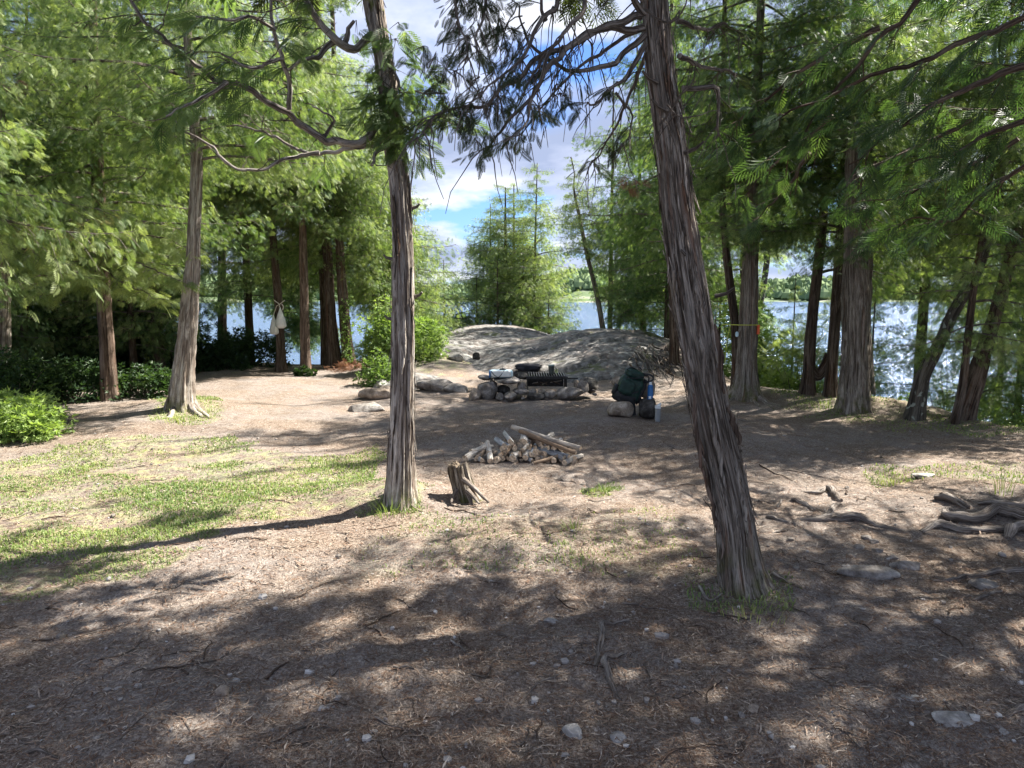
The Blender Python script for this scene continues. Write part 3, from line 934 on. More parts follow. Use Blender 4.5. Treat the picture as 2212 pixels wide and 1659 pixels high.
def bark_rf(seed, amp, flare=0.0, lobes=5, fh=0.18, lobe_amp=0.45, twist=0.4, knots=0.0):
    def f(TH, S):
        a = TH + twist * S
        x, y = np.cos(a) * 2.2, np.sin(a) * 2.2
        n = (1 - .75 * amp) + amp * (0.55 * fbm(x * 2.4, y * 2.4, S * 1.1, seed, 3) + 0.45 * (1 - 2 * np.abs(fbm(x * 3.2, y * 3.2, S * 0.9, seed + 9, 2))))
        n = n + amp * 0.6 * fbm(x * 6, y * 6, S * 3.0, seed + 4, 2)
        if flare:
            lob = np.cos(lobes * TH + seed) * 0.6 + np.cos((lobes - 2) * TH + 2 * seed) * 0.4
            n = n * (1 + flare * np.exp(-S / fh) * (1 + lobe_amp * lob) + 0.10 * lob * np.exp(-S / (fh * 4)))
        return n
    return f


def trunk(pts, radii, mb, n=20, seg=0.08, seed=1, amp=0.08, flare=0.5, **kw):
    L = np.sum(np.linalg.norm(np.diff(np.asarray(pts), axis=0), axis=1))
    P, s_ = spline(pts, max(8, int(L / seg)))
    d = np.concatenate([[0], np.cumsum(np.linalg.norm(np.diff(np.asarray(pts), axis=0), axis=1))])
    r = np.interp(s_, d, radii)
    tube(mb, P, r, n, rf=bark_rf(seed, amp, flare, **kw), caps=False)
    return P, r


def view_gap(pos):
    """boughs do not grow across the open sky and lake views of the clearing"""
    ox, oy, dp = proj(pos)
    wob = 22 * fbm(pos[:, 0] * 1.2, pos[:, 1] * 1.2, pos[:, 2] * 1.2, 44, 2)
    x, y = ox + wob, oy + wob
    g = inpoly(x, y, [(880, -200), (880, 380), (985, 520), (990, 640), (1010, 640), (1020, 470), (1100, 400), (1150, 360), (1220, 400), (1230, 600), (1225, 720), (1300, 720), (1270, 560), (1215, 380), (1195, 300), (1330, 120), (1330, -200)])
    g |= inpoly(x, y, [(1225, 650), (1300, 650), (1300, 725), (1225, 725)])
    g |= inpoly(x, y, [(435, 645), (580, 650), (590, 735), (430, 735)])
    g |= inpoly(x, y, [(765, 670), (815, 690), (800, 785), (770, 785)])
    g |= inpoly(x, y, [(700, 20), (800, 0), (830, 110), (720, 140)])
    g |= inpoly(x, y, [(1670, 560), (1770, 500), (1760, 700), (1660, 640)])
    g |= inpoly(x, y, [(1880, 690), (2212, 620), (2212, 900), (1990, 860), (1900, 870)]) & (fbm(pos[:, 0] * 3, pos[:, 1] * 3, pos[:, 2] * 3, 45, 2) > 0.22)
    return ~g


def bough_proto(L, seed):
    rs = np.random.default_rng(seed)
    f, l_ = MB(), MB()
    s_ = np.linspace(0, 1, 10)
    Q = np.stack([L * s_, .10 * L * np.sin(s_ * 3 + seed) * s_, L * (.16 * s_ - .42 * s_ ** 2 + .22 * s_ ** 4)], 1)
    tube(l_, Q, np.linspace(.007 + .007 * L, .003, 10), 5, caps=False)
    n2 = int(L * 15)
    t2_ = .14 + .86 * (np.arange(n2) + rs.random(n2)) / n2
    for i, t in enumerate(t2_):
        b = np.array([np.interp(t, s_, Q[:, c]) for c in range(3)])
        sg = 1 if i % 2 else -1
        an = rs.uniform(.5, 1.25); l2 = L * (.30 * (1 - t) ** .8 + .07) * rs.uniform(.6, 1.25)
        d = np.array([cos(an), sg * sin(an), rs.uniform(-.35, .2)])
        k = max(3, int(l2 / .025))
        u_ = (np.arange(k) + rs.random(k)) / k
        pos = b + d * (l2 * u_)[:, None]; pos[:, 2] -= .5 * l2 * u_ ** 1.7
        pos += rs.normal(0, 1, pos.shape) * np.array([.04, .04, .085])
        fa = rs.uniform(-1.0, 1.0, k)
        fw = d * np.cos(fa)[:, None] + np.cross(d, [0, 0, 1]) * np.sin(fa)[:, None]
        fw[:, 2] += rs.uniform(-1.3, .05, k)
        nr = np.stack([rs.normal(0, .8, k), rs.normal(0, .8, k), np.ones(k)], 1)
        place(f, 'mid', pos, fw, nr, .100 * rs.uniform(.6, 1.35, k), np.clip(.5 + rs.normal(0, .2) + rs.normal(0, .16, k), 0, 1))
        if i % 2 == 0:
            e = b + d * l2; e[2] -= .5 * l2
            tube(l_, np.array([b, (b + e) / 2 + [0, 0, .08 * l2], e]), [.004, .003, .0015], 3, caps=False)
    nl_ = sum(len(q_) for q_ in l_.f)
    m_ = MB(); m_.add(np.concatenate(l_.v), np.concatenate(l_.f), bk=np.concatenate(l_.bk), mi=0)
    m_.add(np.concatenate(f.v), np.concatenate(f.f), tint=np.concatenate(f.t), mi=1)
    o = m_.build('bough', [M['branch'], M['cedar']], origin=(0, 0, 0))
    me = o.data
    bpy.data.objects.remove(o)
    return me

PROTO = [(Lp, bough_proto(Lp, sd_)) for Lp, sd_ in ((2.4, 1), (2.4, 2), (2.4, 3), (2.4, 4), (1.3, 5), (1.3, 6), (1.3, 7), (1.3, 8))]
NB = [0]

def inst_bough(crown, org, p, a, L, rs, leaf, tint, pitch, keepf):
    long_ = L > 1.7
    Lp, me = PROTO[rs.integers(0, 4) + (0 if long_ else 4)]
    d = np.array([cos(a), sin(a), 0.0])
    for f_ in (1.0, .75, .55, .38):
        l_ = L * f_
        pts = p + d * (l_ * np.array([.3, .6, 1.0]))[:, None]; pts[:, 2] += l_ * np.array([.03, -.03, -.04])
        if keepf is None or keepf(pts).all():
            break
    else:
        return
    mid = pts[1:2]
    ox, oy, dp = proj(mid)
    if not (-80 < ox[0] < 2300 and -80 < oy[0] < 1750 and dp[0] > .3):
        g = mid - SUN[None, :] * mid[:, 2:3]
        if (litmask(g[:, 0], g[:, 1])[0] or trunklit(mid)[0]) and rs.random() < .9:
            return
        if oy[0] < -900 and rs.random() < .35:
            return
    o = bpy.data.objects.new('bough', me)
    C.objects.link(o)
    o.parent = crown
    o.location = tuple(float(q_) for q_ in (p - org))
    o.rotation_euler = (float(rs.normal(0, .15)), float(-pitch + .12 + rs.normal(0, .12)), float(a))
    sc = l_ / Lp
    o.scale = (sc, sc * rs.uniform(.85, 1.2), sc * rs.uniform(.9, 1.3))
    o['leaf_tint'] = float(tint - .5 + rs.normal(0, .10))
    if leaf != 'cedar':
        o.material_slots[1].link = 'OBJECT'; o.material_slots[1].material = M[leaf]
    NB[0] += 1


def cedar(name, label, tr, rad, z0, z1, R, nl, kind='far', fl=0.22, dens=1.0, tint=0.5, leaf='cedar', bark='bark_dark', group=None,
          seed=1, n=14, amp=0.08, flare=0.45, az=None, pitch=0.15, droop=0.35, keepf=view_gap, l2=0.55, upturn=0.15, seg=0.12, lowdens=1.0, rpow=1.2, cat='cedar tree', start=0.25):
    rs = np.random.default_rng(seed * 101 + 5)
    tr = [np.asarray(p, float) for p in tr]
    root = empty(name, tr[0], label, cat, group)
    top = tr[-1]
    if top[2] < z1:
        d = tr[-1] - tr[-2]; d = d / max(abs(d[2]), 1e-3) * (z1 - top[2]); d[:2] *= 0.5
        tr.append(top + d * 0.5 + np.array([0.05, 0, 0])); tr.append(top + d)
        rad = list(rad) + [rad[-1] * 0.6, 0.02]
    mb = MB()
    P, r = trunk(tr, rad, mb, n, seg, seed, amp, flare)
    mb.build('trunk', M[bark], root, smooth=True)
    lim, fol = MB(), MB()
    crown = None
    if kind == 'far':
        crown = bpy.data.objects.new('crown', None); C.objects.link(crown); crown.parent = root
        nl = int(nl * 1.55)
    for i in range(nl):
        h = z0 + (z1 - z0) * ((i + rs.random()) / nl) ** 1.1
        k = int(np.argmin(np.abs(P[:, 2] - h)))
        a = (i * 2.399 + rs.uniform(-0.5, 0.5)) if az is None else az[0] + (az[1] - az[0]) * rs.random()
        u_ = (h - z0) / max(z1 - z0, 1e-3)
        L = R * max(0.12 if rpow < 2 else 0.34, (1 - u_ ** rpow)) * rs.uniform(0.65, 1.12)
        L *= 0.75 + 0.25 * min(1, u_ * 5)
        if kind == 'far':
            inst_bough(crown, tr[0], P[k] + np.array([0, 0, 0.0]), a, L * rs.uniform(.85, 1.1), rs, leaf, tint, pitch, keepf)
            continue
        s_ = np.linspace(0, 1, 9)
        pt, dr = pitch + rs.normal(0, 0.12), droop + rs.normal(0, 0.1)
        wig = rs.normal(0, 0.05 * L, 2)
        ax = np.array([cos(a), sin(a), 0]); ly = np.array([-sin(a), cos(a), 0])
        Q = P[k] + ax * (L * s_)[:, None] + ly * (wig[0] * np.sin(s_ * 3) + wig[1] * s_ ** 2)[:, None]
        Q[:, 2] += L * (pt * s_ - dr * s_ ** 2 + upturn * s_ ** 4 * 1.5)
        m_ = np.ones(len(Q), bool) if keepf is None else keepf(Q)
        if m_[:5].sum() >= 3:
            cut = len(Q) if m_.all() else max(3, int(np.argmin(m_)) + 1)
            tube(lim, Q[:cut], np.linspace(0.007 + 0.0075 * L, 0.004, len(Q))[:cut], 5, caps=False)
        sprays_on_limb(fol, lim, Q, rs, kind, fl, dens, tint + rs.normal(0, 0.12), l2, keepf=keepf, start=start)
    if lim.v:
        tag(lim.build('limb', M['branch'] if bark != 'bark_dark' else M['bark_dark'], root), kind='stuff')
    if fol.v:
        tag(fol.build('crown', M[leaf], root), kind='stuff')
    return root, P, r


def lift(ox, oy, Y):
    """trunk point seen at ox,oy at distance Y"""
    return at(ox, oy, Y)


def tree_line(base, pts, spreadY=0.0):
    """base = picture position of the foot on the ground; pts = picture positions up the stem at the same distance"""
    b = G(*base, HG)
    out = [b - np.array([0, 0, 0.12])]
    for k, (x, y) in enumerate(pts):
        out.append(at(x, y, b[1] + spreadY * (k + 1)))
    return b, out

T = {}
# ---- centre foreground cedar
Y1 = G(862, 1085, HG)[1]
k1 = Y1 / F * OV          # metres per overview pixel
tr1 = [at(868, 1125, Y1), at(864, 1085, Y1), at(866, 1010, Y1), at(868, 900, Y1), at(871, 760, Y1), at(871, 620, Y1), at(868, 500, Y1), at(860, 370, Y1), at(845, 250, Y1), at(833, 150, Y1), at(812, 30, Y1), at(800, -60, Y1)]
tr1 += [tr1[-1] + np.array([-0.1, 0.1, 1.5]), tr1[-1] + np.array([0.05, 0.2, 4.5])]
rd1 = [37, 37, 34, 30, 28, 26, 24, 24, 24, 21, 22, 22, 18, 3]
rd1 = [q_ * k1 * .92 for q_ in rd1]
t1 = empty('cedar_tree', G(862, 1085, HG), 'tall grey cedar standing left of centre beside the cut stump, its bare limbs curling left', 'cedar tree')
mb = MB(); P1, r1 = trunk(tr1, rd1, MB(), 8, 0.05, 5); trunk(tr1[:12], rd1[:12], mb, 96, 0.016, 5, 0.20, 0.62, lobes=4, fh=0.13, lobe_amp=0.7, twist=0.12)
trunk([tr1[10]] + tr1[11:], [rd1[10]] + rd1[11:], mb, 16, .1, 5, .05, 0)
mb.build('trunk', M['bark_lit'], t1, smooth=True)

def poly_limb(pts, Y0, Y1_, r0, r1, mb, n=10, wig=0.0, seed=0, seg=0.03):
    q_ = [at(x, y, Y0 + (Y1_ - Y0) * (i / max(1, len(pts) - 1))) for i, (x, y) in enumerate(pts)]
    L = np.sum(np.linalg.norm(np.diff(np.array(q_), axis=0), axis=1))
    P, s_ = spline(q_, max(6, int(L / seg)))
    if wig:
        P = P + wig * np.stack([fbm(s_ * 6, 0, 0, seed + c, 3) for c in range(3)], 1) * np.minimum(1, s_ * 8)[:, None]
    R_ = np.linspace(r0, r1, len(P))
    tube(mb, P, R_, n, rf=bark_rf(seed + 3, 0.14, 0.0), caps=True)
    return P

f1 = MB(); tw1 = MB()
rsF = np.random.default_rng(99)
limbs1 = [
    ([(828, 70), (805, 80), (790, 98), (768, 108), (742, 96), (715, 75), (690, 42), (668, 8), (648, -40)], 0.0, -0.3, 0.034, 0.018, 0),
    ([(742, 96), (752, 75), (760, 55), (772, 42)], -0.05, -0.1, 0.022, 0.012, 1),
    ([(720, 90), (690, 115), (660, 135), (625, 150)], -0.1, -0.4, 0.024, 0.008, 1),
    ([(842, 230), (818, 262), (800, 290), (770, 312), (737, 316), (687, 302), (655, 269), (625, 236), (600, 222), (564, 207), (527, 193), (491, 178), (458, 173), (436, 156), (400, 131), (364, 105), (327, 65), (302, 36), (278, -20)], 0.0, -0.9, 0.034, 0.009, 0),
    ([(625, 236), (624, 182), (611, 127), (596, 65), (585, -10)], -0.4, -0.7, 0.018, 0.010, 0),
    ([(850, 285), (800, 318), (740, 326), (690, 330), (655, 324), (618, 313), (582, 291), (545, 280), (509, 276)], 0.05, 0.5, 0.022, 0.006, 1),
    ([(690, 330), (625, 335), (589, 353), (564, 367), (527, 369), (491, 356), (455, 327), (425, 309), (364, 255)], 0.1, -0.2, 0.016, 0.007, 1),
    ([(491, 178), (450, 205), (400, 230), (350, 250)], -0.8, -1.0, 0.016, 0.006, 1),
    ([(695, 305), (706, 280), (716, 262), (700, 245), (665, 232)], -0.2, -0.3, 0.014, 0.006, 1),
    ([(848, 150), (870, 190), (905, 205), (930, 208), (960, 205)], -0.05, -0.3, 0.012, 0.004, 1),
    ([(855, 300), (905, 290), (940, 262), (975, 245)], -0.05, -0.3, 0.010, 0.003, 1),
    ([(596, 65), (560, 45), (520, 35), (470, 45), (420, 38)], -0.8, -1.1, 0.014, 0.006, 1),
    ([(611, 127), (580, 145), (545, 150), (505, 135), (470, 110)], -0.7, -1.0, 0.014, 0.006, 1),
    ([(845, 300), (820, 335), (800, 360)], -0.05, -0.2, 0.020, 0.010, 1),
]
for idx, (pts, d0, d1, a_, b_, thin) in enumerate(limbs1):
    lm = MB()
    P = poly_limb(pts, Y1 + d0, Y1 + d1, a_, b_, lm, 12 if not thin else 7, 0.024, idx * 7)
    lm.build('limb', M['limb1'], t1, smooth=True)
    for j_ in range(int(len(P) / 4)):
        ii = rsF.integers(len(P) // 5, len(P)); L = rsF.uniform(0.08, 0.30); s_ = np.linspace(0, 1, 6); a0 = rsF.uniform(0, 2 * pi)
        h_ = np.array([cos(a0), sin(a0) * .5, rsF.uniform(-.6, .9)])
        Q = P[ii] + h_ * (L * s_)[:, None] + .02 * np.stack([fbm(s_ * 3, ii, 0, 5 + c, 2) for c in range(3)], 1)
        tube(tw1, Q, np.linspace(.0045, .0014, 6), 4, caps=False)
    if idx in (3, 4, 11, 12, 7, 0, 2, 5, 9, 10):
        st = {3: 0.5, 0: 0.6, 5: 0.4, 9: 0.25, 10: 0.3}.get(idx, 0.15)
        sprays_on_limb(f1, tw1, P, rsF, 'near', 0.17, {3: 0.9, 5: 0.45, 9: 0.9, 10: 0.9}.get(idx, 0.85), 0.35, 0.30, start=st, sag=0.5)
# tufts growing along the stem
def tuft(mb, tw, c, rad, n, rs, kind='near', size=0.16, tint=0.4, down=0.5, outw=None):
    d = rs.normal(size=(n, 3)); d /= np.linalg.norm(d, axis=1, keepdims=True)
    pos = c + d * rad * rs.random((n, 1)) ** 0.5
    fw = d * np.array([1, 1, 0.5]) + np.array([0, 0, -down])
    if outw is not None: fw = fw + np.asarray(outw)
    nr = np.cross(fw, rs.normal(size=(n, 3))) + np.array([0, 0, 0.5])
    place(mb, kind, pos, fw, nr, size * rs.uniform(0.6, 1.25, n), np.clip(tint + rs.normal(0, 0.15, n), 0, 1))
    if tw is not None:
        for p_ in pos[::2]:
            tube(tw, np.array([c + [0, 0, rad * .5], (c + p_) / 2 + [0, 0, rad * .3], p_ + [0, 0, .004]]), [.0028, .002, .0012], 3, caps=False)
for (x, y, r_, n_) in ((855, 100, .10, 14), (850, 170, .13, 22), (830, 215, .12, 20), (870, 215, .10, 16), (880, 290, .13, 26), (840, 270, .10, 16), (895, 320, .12, 22), (815, 235, .14, 22), (860, 60, .07, 7), (795, 190, .13, 14), (900, 160, .10, 10), (785, 280, .10, 10), (770, 60, .10, 6), (905, 245, .09, 9)):
    tuft(f1, tw1, at(x, y, Y1 - 0.08), r_, n_, rsF)
# upper crown out of the picture
for i in range(26):
    h = 4.4 + 4.2 * i / 26
    kk = int(np.argmin(np.abs(P1[:, 2] - h)))
    a_ = i * 2.4
    s_ = np.linspace(0, 1, 8); L = 2.0 * (1 - (i / 26) ** 1.5) + 0.3
    Q = P1[kk] + np.array([cos(a_), sin(a_), 0]) * (L * s_)[:, None]; Q[:, 2] += L * (0.2 * s_ - 0.3 * s_ ** 2)
    tube(tw1, Q, np.linspace(0.025, 0.005, 8), 5, caps=False)
    sprays_on_limb(f1, tw1, Q, rsF, 'far', 0.26, 0.8, 0.4, 0.5)
tag(tw1.build('twig', M['branch'], t1), kind='stuff')
tag(f1.build('crown', M['cedar'], t1), kind='stuff')

# ---- right foreground leaning cedar
Y2 = G(1610, 1270, HG)[1]
k2 = Y2 / F * OV
tr2 = [at(1616, 1330, Y2), at(1610, 1285, Y2), at(1600, 1231, Y2), at(1583, 1099, Y2), at(1552, 966, Y2 + .03), at(1531, 867, Y2 + .05), at(1513, 768, Y2 + .07), at(1485, 600, Y2 + .1), at(1463, 450, Y2 + .12), at(1446, 300, Y2 + .12), at(1426, 150, Y2 + .12), at(1413, 0, Y2 + .12), at(1405, -80, Y2 + .12)]
tr2 += [tr2[-1] + np.array([-0.15, 0.1, 1.3]), tr2[-1] + np.array([-0.1, 0.2, 4.5])]
rd2 = [64, 62, 56, 46, 46, 47, 46, 45, 39, 34, 32, 31, 30, 24, 4]
rd2 = [q_ * k2 * .95 for q_ in rd2]
t2 = empty('cedar_tree', G(1610, 1270, HG), 'large dark cedar leaning left in the right foreground, bark peeling in long strips', 'cedar tree')
mb = MB(); P2, r2 = trunk(tr2, rd2, MB(), 8, 0.05, 8); trunk(tr2[:13], rd2[:13], mb, 110, 0.013, 8, 0.17, 0.48, lobes=5, fh=0.10, lobe_amp=0.6, twist=-0.25)
trunk([tr2[11]] + tr2[12:], [rd2[11]] + rd2[12:], mb, 16, .1, 8, .05, 0)
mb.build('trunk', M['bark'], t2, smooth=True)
# loose bark strips peeling off both edges
def strip(ox0, oy0, ox1, oy1, Y, wd, mb, out_=0.012, seed=0):
    a, b = at(ox0, oy0, Y), at(ox1, oy1, Y)
    n_ = 14; s_ = np.linspace(0, 1, n_)
    c = a + (b - a) * s_[:, None]
    c[:, 0] += 0.01 * fbm(s_ * 5, seed, 0, 5, 2); c[:, 1] -= out_ * (s_ * (1 - s_) * 4) + 0.015 * s_ ** 3
    wv = wd * (0.5 + 0.5 * np.sin(s_ * pi) + 0.15 * fbm(s_ * 9, seed, 0, 6, 2))
    L_, R_ = c - np.array([1, 0, 0]) * wv[:, None], c + np.array([1, 0, 0]) * wv[:, None]
    back = np.array([0, 0.006, 0])
    v = np.concatenate([L_, R_, L_ + back, R_ + back]); n1_ = n_
    q = []
    for i in range(n_ - 1):
        q += [[i, i + n1_, i + n1_ + 1, i + 1], [i + 2 * n1_, i + 1 + 2 * n1_, i + 1 + 3 * n1_, i + 3 * n1_], [i, i + 1, i + 1 + 2 * n1_, i + 2 * n1_], [i + n1_, i + 3 * n1_, i + 3 * n1_ + 1, i + n1_ + 1]]
    mb.quads(v, q, bk=np.concatenate([v * 1.0]))
for k_, (a0, b0, a1, b1, wd, mt) in enumerate([(1496, 850, 1514, 1010, .012, 'bark_red'), (1518, 1000, 1550, 1150, .010, 'bark_red'), (1545, 700, 1562, 850, .014, 'bark_red'), (1590, 1010, 1612, 1150, .012, 'bark'),
                                               (1534, 880, 1562, 1050, .012, 'bark'), (1508, 700, 1526, 850, .010, 'bark'), (1575, 880, 1597, 960, .016, 'bark_dark'), (1598, 1120, 1630, 1230, .012, 'bark_dark')]):
    mb = MB(); strip(a0, b0, a1, b1, Y2 - 0.088, wd, mb, seed=k_)
    mb.build('bark_strip', M[mt], t2, smooth=True)

def strips_on(P, r, n, parent, mats, seed, zmax=3.6, side=None, wd=(.004, .010)):
    rs = np.random.default_rng(seed)
    T, U, V = frames(P)
    ok = np.where((P[:, 2] > .25) & (P[:, 2] < zmax))[0]
    for i in range(n):
        k0 = rs.choice(ok); L = rs.uniform(.10, .45); th = rs.uniform(0, 2 * pi)
        dd = np.cumsum(np.linalg.norm(np.diff(P[k0:], axis=0), axis=1))
        k1_ = min(len(P) - 1, k0 + 3 + int(np.searchsorted(dd, L)))
        idx = np.linspace(k0, k1_, 12).astype(int)
        s_ = np.linspace(0, 1, 12)
        th_ = th + .10 * fbm(s_ * 2, i, 0, seed, 2)
        lift_ = .0 + .02 * np.abs(s_ - rs.uniform(.3, .7)) ** 2 * 4 * rs.random()
        rad_ = r[idx] * .99 + lift_
        o_ = np.cos(th_)[:, None] * U[idx] + np.sin(th_)[:, None] * V[idx]
        c = P[idx] + o_ * rad_[:, None]
        tg = -np.sin(th_)[:, None] * U[idx] + np.cos(th_)[:, None] * V[idx]
        w_ = rs.uniform(*wd) * (.35 + .65 * np.sin(s_ * pi)) * (1 + .4 * fbm(s_ * 6, i, 0, 3, 2))
        a, b = c - tg * w_[:, None], c + tg * w_[:, None]
        m_ = o_ * .004
        v = np.concatenate([a, b, c + m_]); q = []
        for j in range(11):
            q += [[j, j + 1, j + 25, j + 24], [j + 24, j + 25, j + 13, j + 12], [j, j + 12, j + 13, j + 1]]
        mb = MB(); mb.quads(v, q, bk=np.concatenate([v * 1.0])); mb.build('bark_strip', M[mats[i % len(mats)]], parent, smooth=True)
PQ2, _ = spline(tr2[:13], 300); d2_ = np.concatenate([[0], np.cumsum(np.linalg.norm(np.diff(np.array(tr2[:13]), axis=0), axis=1))]); RQ2 = np.interp(np.linspace(0, d2_[-1], 300), d2_, rd2[:13])
strips_on(PQ2, RQ2, 130, t2, ['bark', 'bark', 'bark_lit', 'bark_dark', 'bark', 'bark_red'], 3)
PQ1, _ = spline(tr1[:12], 300); d1_ = np.concatenate([[0], np.cumsum(np.linalg.norm(np.diff(np.array(tr1[:12]), axis=0), axis=1))]); RQ1 = np.interp(np.linspace(0, d1_[-1], 300), d1_, rd1[:12])
strips_on(PQ1, RQ1, 90, t1, ['bark_lit', 'bark_lit', 'bark', 'bark_dark', 'limb1'], 4)
for i, (x_, y_, dx_) in enumerate([(1440, 240, -1), (1478, 330, 1), (1500, 560, -1), (1545, 640, 1), (1420, 180, -1)]):
    c_ = at(x_, y_, Y2 + .05); mb = MB(); tube(mb, np.array([c_, c_ + np.array([dx_ * .05, -.03, .015]), c_ + np.array([dx_ * .085, -.05, .045])]), [.013, .010, .006], 8, rf=bark_rf(i, .2)); mb.build('branch_stub', M['branch'], t2, smooth=True)
for i, (x_, y_, dx_) in enumerate([(848, 560, -1), (895, 640, 1), (850, 690, -1), (890, 450, 1)]):
    c_ = at(x_, y_, Y1 + .02); mb = MB(); tube(mb, np.array([c_, c_ + np.array([dx_ * .04, -.02, .01]), c_ + np.array([dx_ * .06, -.03, .03])]), [.016, .012, .008], 8, rf=bark_rf(i, .2)); mb.build('branch_stub', M['limb1'], t1, smooth=True)
f2 = MB(); tw2 = MB()
limbs2 = [
    # (points, depth offsets, radii, foliage density)
    ([(1388, 60), (1340, 68), (1290, 65), (1240, 95), (1215, 125), (1180, 160), (1130, 230), (1085, 285), (1045, 330)], 0, -0.6, .022, .004, 0.5),
    ([(1392, 75), (1360, 110), (1335, 142), (1290, 153), (1240, 150), (1190, 132), (1142, 92), (1123, 45), (1120, 10)], 0, -0.3, .018, .004, 0.6),
    ([(1384, 34), (1320, 42), (1255, 86), (1160, 125), (1095, 180), (1050, 225), (995, 228), (930, 262), (895, 285)], 0, -0.8, .020, .003, 0.8),
    ([(1395, 95), (1350, 165), (1330, 190), (1300, 212), (1275, 222), (1262, 215)], 0, -0.2, .016, .004, 0.3),
    ([(1330, 200), (1350, 235), (1358, 265), (1352, 310)], -0.1, -0.2, .008, .003, 0.5),
    ([(1390, 30), (1350, -10), (1320, -40)], 0, -0.2, .022, .010, 0.3),
    ([(1215, -30), (1200, 25), (1180, 44), (1150, 85), (1120, 130), (1080, 165), (1035, 200)], -0.2, -0.8, .014, .003, 0.7),
    ([(1180, 44), (1170, 28), (1160, -20)], -0.25, -0.3, .010, .006, 0.2),
    ([(1270, -30), (1255, 30), (1215, 80), (1180, 130), (1160, 200), (1130, 260), (1090, 300)], -0.4, -0.9, .012, .003, 0.5),
    ([(1060, -60), (1050, 0), (1045, 50), (1035, 100), (1022, 160), (1010, 195)], -0.5, -0.7, .008, .002, 0.6),
    ([(980, -50), (990, 10), (1000, 60), (1010, 120)], -0.5, -0.7, .010, .003, 1.6),
    ([(1400, 110), (1370, 170), (1330, 260), (1300, 330), (1270, 380)], 0.1, 0.9, .012, .003, 0.3),
    ([(1395, 60), (1310, 110), (1230, 170), (1150, 260), (1100, 290)], 0.1, 0.4, .012, .003, 0.3),
    ([(1462, 45), (1500, 52), (1530, 60), (1560, 57), (1600, 70)], 0, 0.5, .014, .005, 0.8),
    ([(1468, 120), (1500, 138), (1545, 150), (1590, 160)], 0, 0.5, .016, .006, 0.8),
    ([(1475, 190), (1510, 193), (1548, 195), (1545, 235), (1542, 270), (1550, 290)], 0, 0.2, .017, .005, 0.4),
    ([(1425, 270), (1452, 235), (1475, 200), (1500, 170)], -0.12, -0.3, .006, .003, 0.0),
    ([(1440, 225), (1460, 250), (1500, 255), (1550, 230)], -0.12, -0.1, .005, .002, 0.0),
    ([(1395, 20), (1420, 40), (1445, 60), (1470, 20), (1480, -20)], -0.12, -0.3, .007, .003, 0.0),
]
for idx, (pts, d0, d1, a_, b_, dn) in enumerate(limbs2):
    lm = MB()
    P = poly_limb(pts, Y2 + d0, Y2 + d1, a_, b_, lm, 7, 0.018, 200 + idx * 7, 0.035)
    lm.build('limb', M['branch'], t2, smooth=True)
    # bare hanging twigs
    nt_ = int(len(P) / 2.0)
    for j_ in range(nt_):
        ii = rsF.integers(len(P) // 6, len(P))
        L = rsF.uniform(0.12, 0.42)
        s_ = np.linspace(0, 1, 6)
        a0 = rsF.uniform(0, 2 * pi)
        h_ = np.array([cos(a0) * 0.6 - 0.25, sin(a0) * 0.5, 0])
        Q = P[ii] + h_ * (L * s_ * 0.7)[:, None]; Q[:, 2] -= L * (0.25 * s_ + 0.55 * s_ ** 2)
        Q += 0.012 * np.stack([fbm(s_ * 4, ii, 0, 5 + c, 2) for c in range(3)], 1)
        tube(tw2, Q, np.linspace(.0035, .0012, 6), 4, caps=False)
        if rsF.random() < 0.12 * dn + 0.02:
            tuft(f2, None, Q[-1], 0.05, 4, rsF, 'near', 0.08, 0.15, 0.9)
    if dn:
        sprays_on_limb(f2, tw2, P, rsF, 'near', 0.075, dn * 0.32, 0.2, 0.20, start=0.5, sag=0.8)
rsc = lambda cx_, cy_: (658 + .372 * cx_, .372 * cy_)
for (cx_, cy_, r_, n_) in ((1130, 170, .08, 18), (1210, 230, .08, 18), (920, 20, .10, 26), (1040, 60, .10, 24), (950, 270, .08, 14), (870, 480, .09, 14), (750, 390, .07, 9), (830, 700, .09, 18), (1050, 670, .09, 20), (1260, 390, .07, 16),
                           (1480, 590, .07, 16), (1440, 370, .07, 14), (1000, 860, .06, 8), (1330, 650, .06, 9), (1320, 770, .05, 5), (1170, 320, .06, 10), (700, 600, .09, 9), (1090, 480, .08, 9), (1150, 590, .05, 7), (930, 720, .07, 9), (900, 80, .12, 22), (1180, 560, .05, 7), (1600, 660, .05, 5), (690, 330, .08, 9)):
    ox_, oy_ = rsc(cx_, cy_)
    tuft(f2, tw2, at(ox_, oy_, Y2 - 0.45 if cx_ < 1150 else Y2 - 0.25), r_ * 1.1, int(n_ * 1.25), rsF, 'near', 0.062, 0.2, 0.7, outw=(-0.2, 0, -0.3))
# crown above the picture
def crown_above(P, z0, z1, R, nl, fol, lim, rs, dens=0.9, fl=0.26, az=None, tint=0.35, kind='far', start=.25):
    for i in range(nl):
        h = z0 + (z1 - z0) * (i + rs.random()) / nl
        kk = int(np.argmin(np.abs(P[:, 2] - h)))
        a_ = i * 2.4 + rs.uniform(-.4, .4) if az is None else rs.uniform(*az)
        s_ = np.linspace(0, 1, 8); L = R * (1 - ((h - z0) / (z1 - z0)) ** 1.6 * 0.8) * rs.uniform(.7, 1.1)
        Q = P[kk] + np.array([cos(a_), sin(a_), 0]) * (L * s_)[:, None]; Q[:, 2] += L * (0.25 * s_ - 0.3 * s_ ** 2)
        tube(lim, Q, np.linspace(0.02 + .004 * L, 0.005, 8), 5, caps=False)
        sprays_on_limb(fol, lim, Q, rs, kind, fl, dens, tint, 0.55, start=start)
crown_above(P2, 3.9, 9.0, 3.0, 96, f2, tw2, rsF, dens=2.4, fl=.23, kind='mid', start=.05)
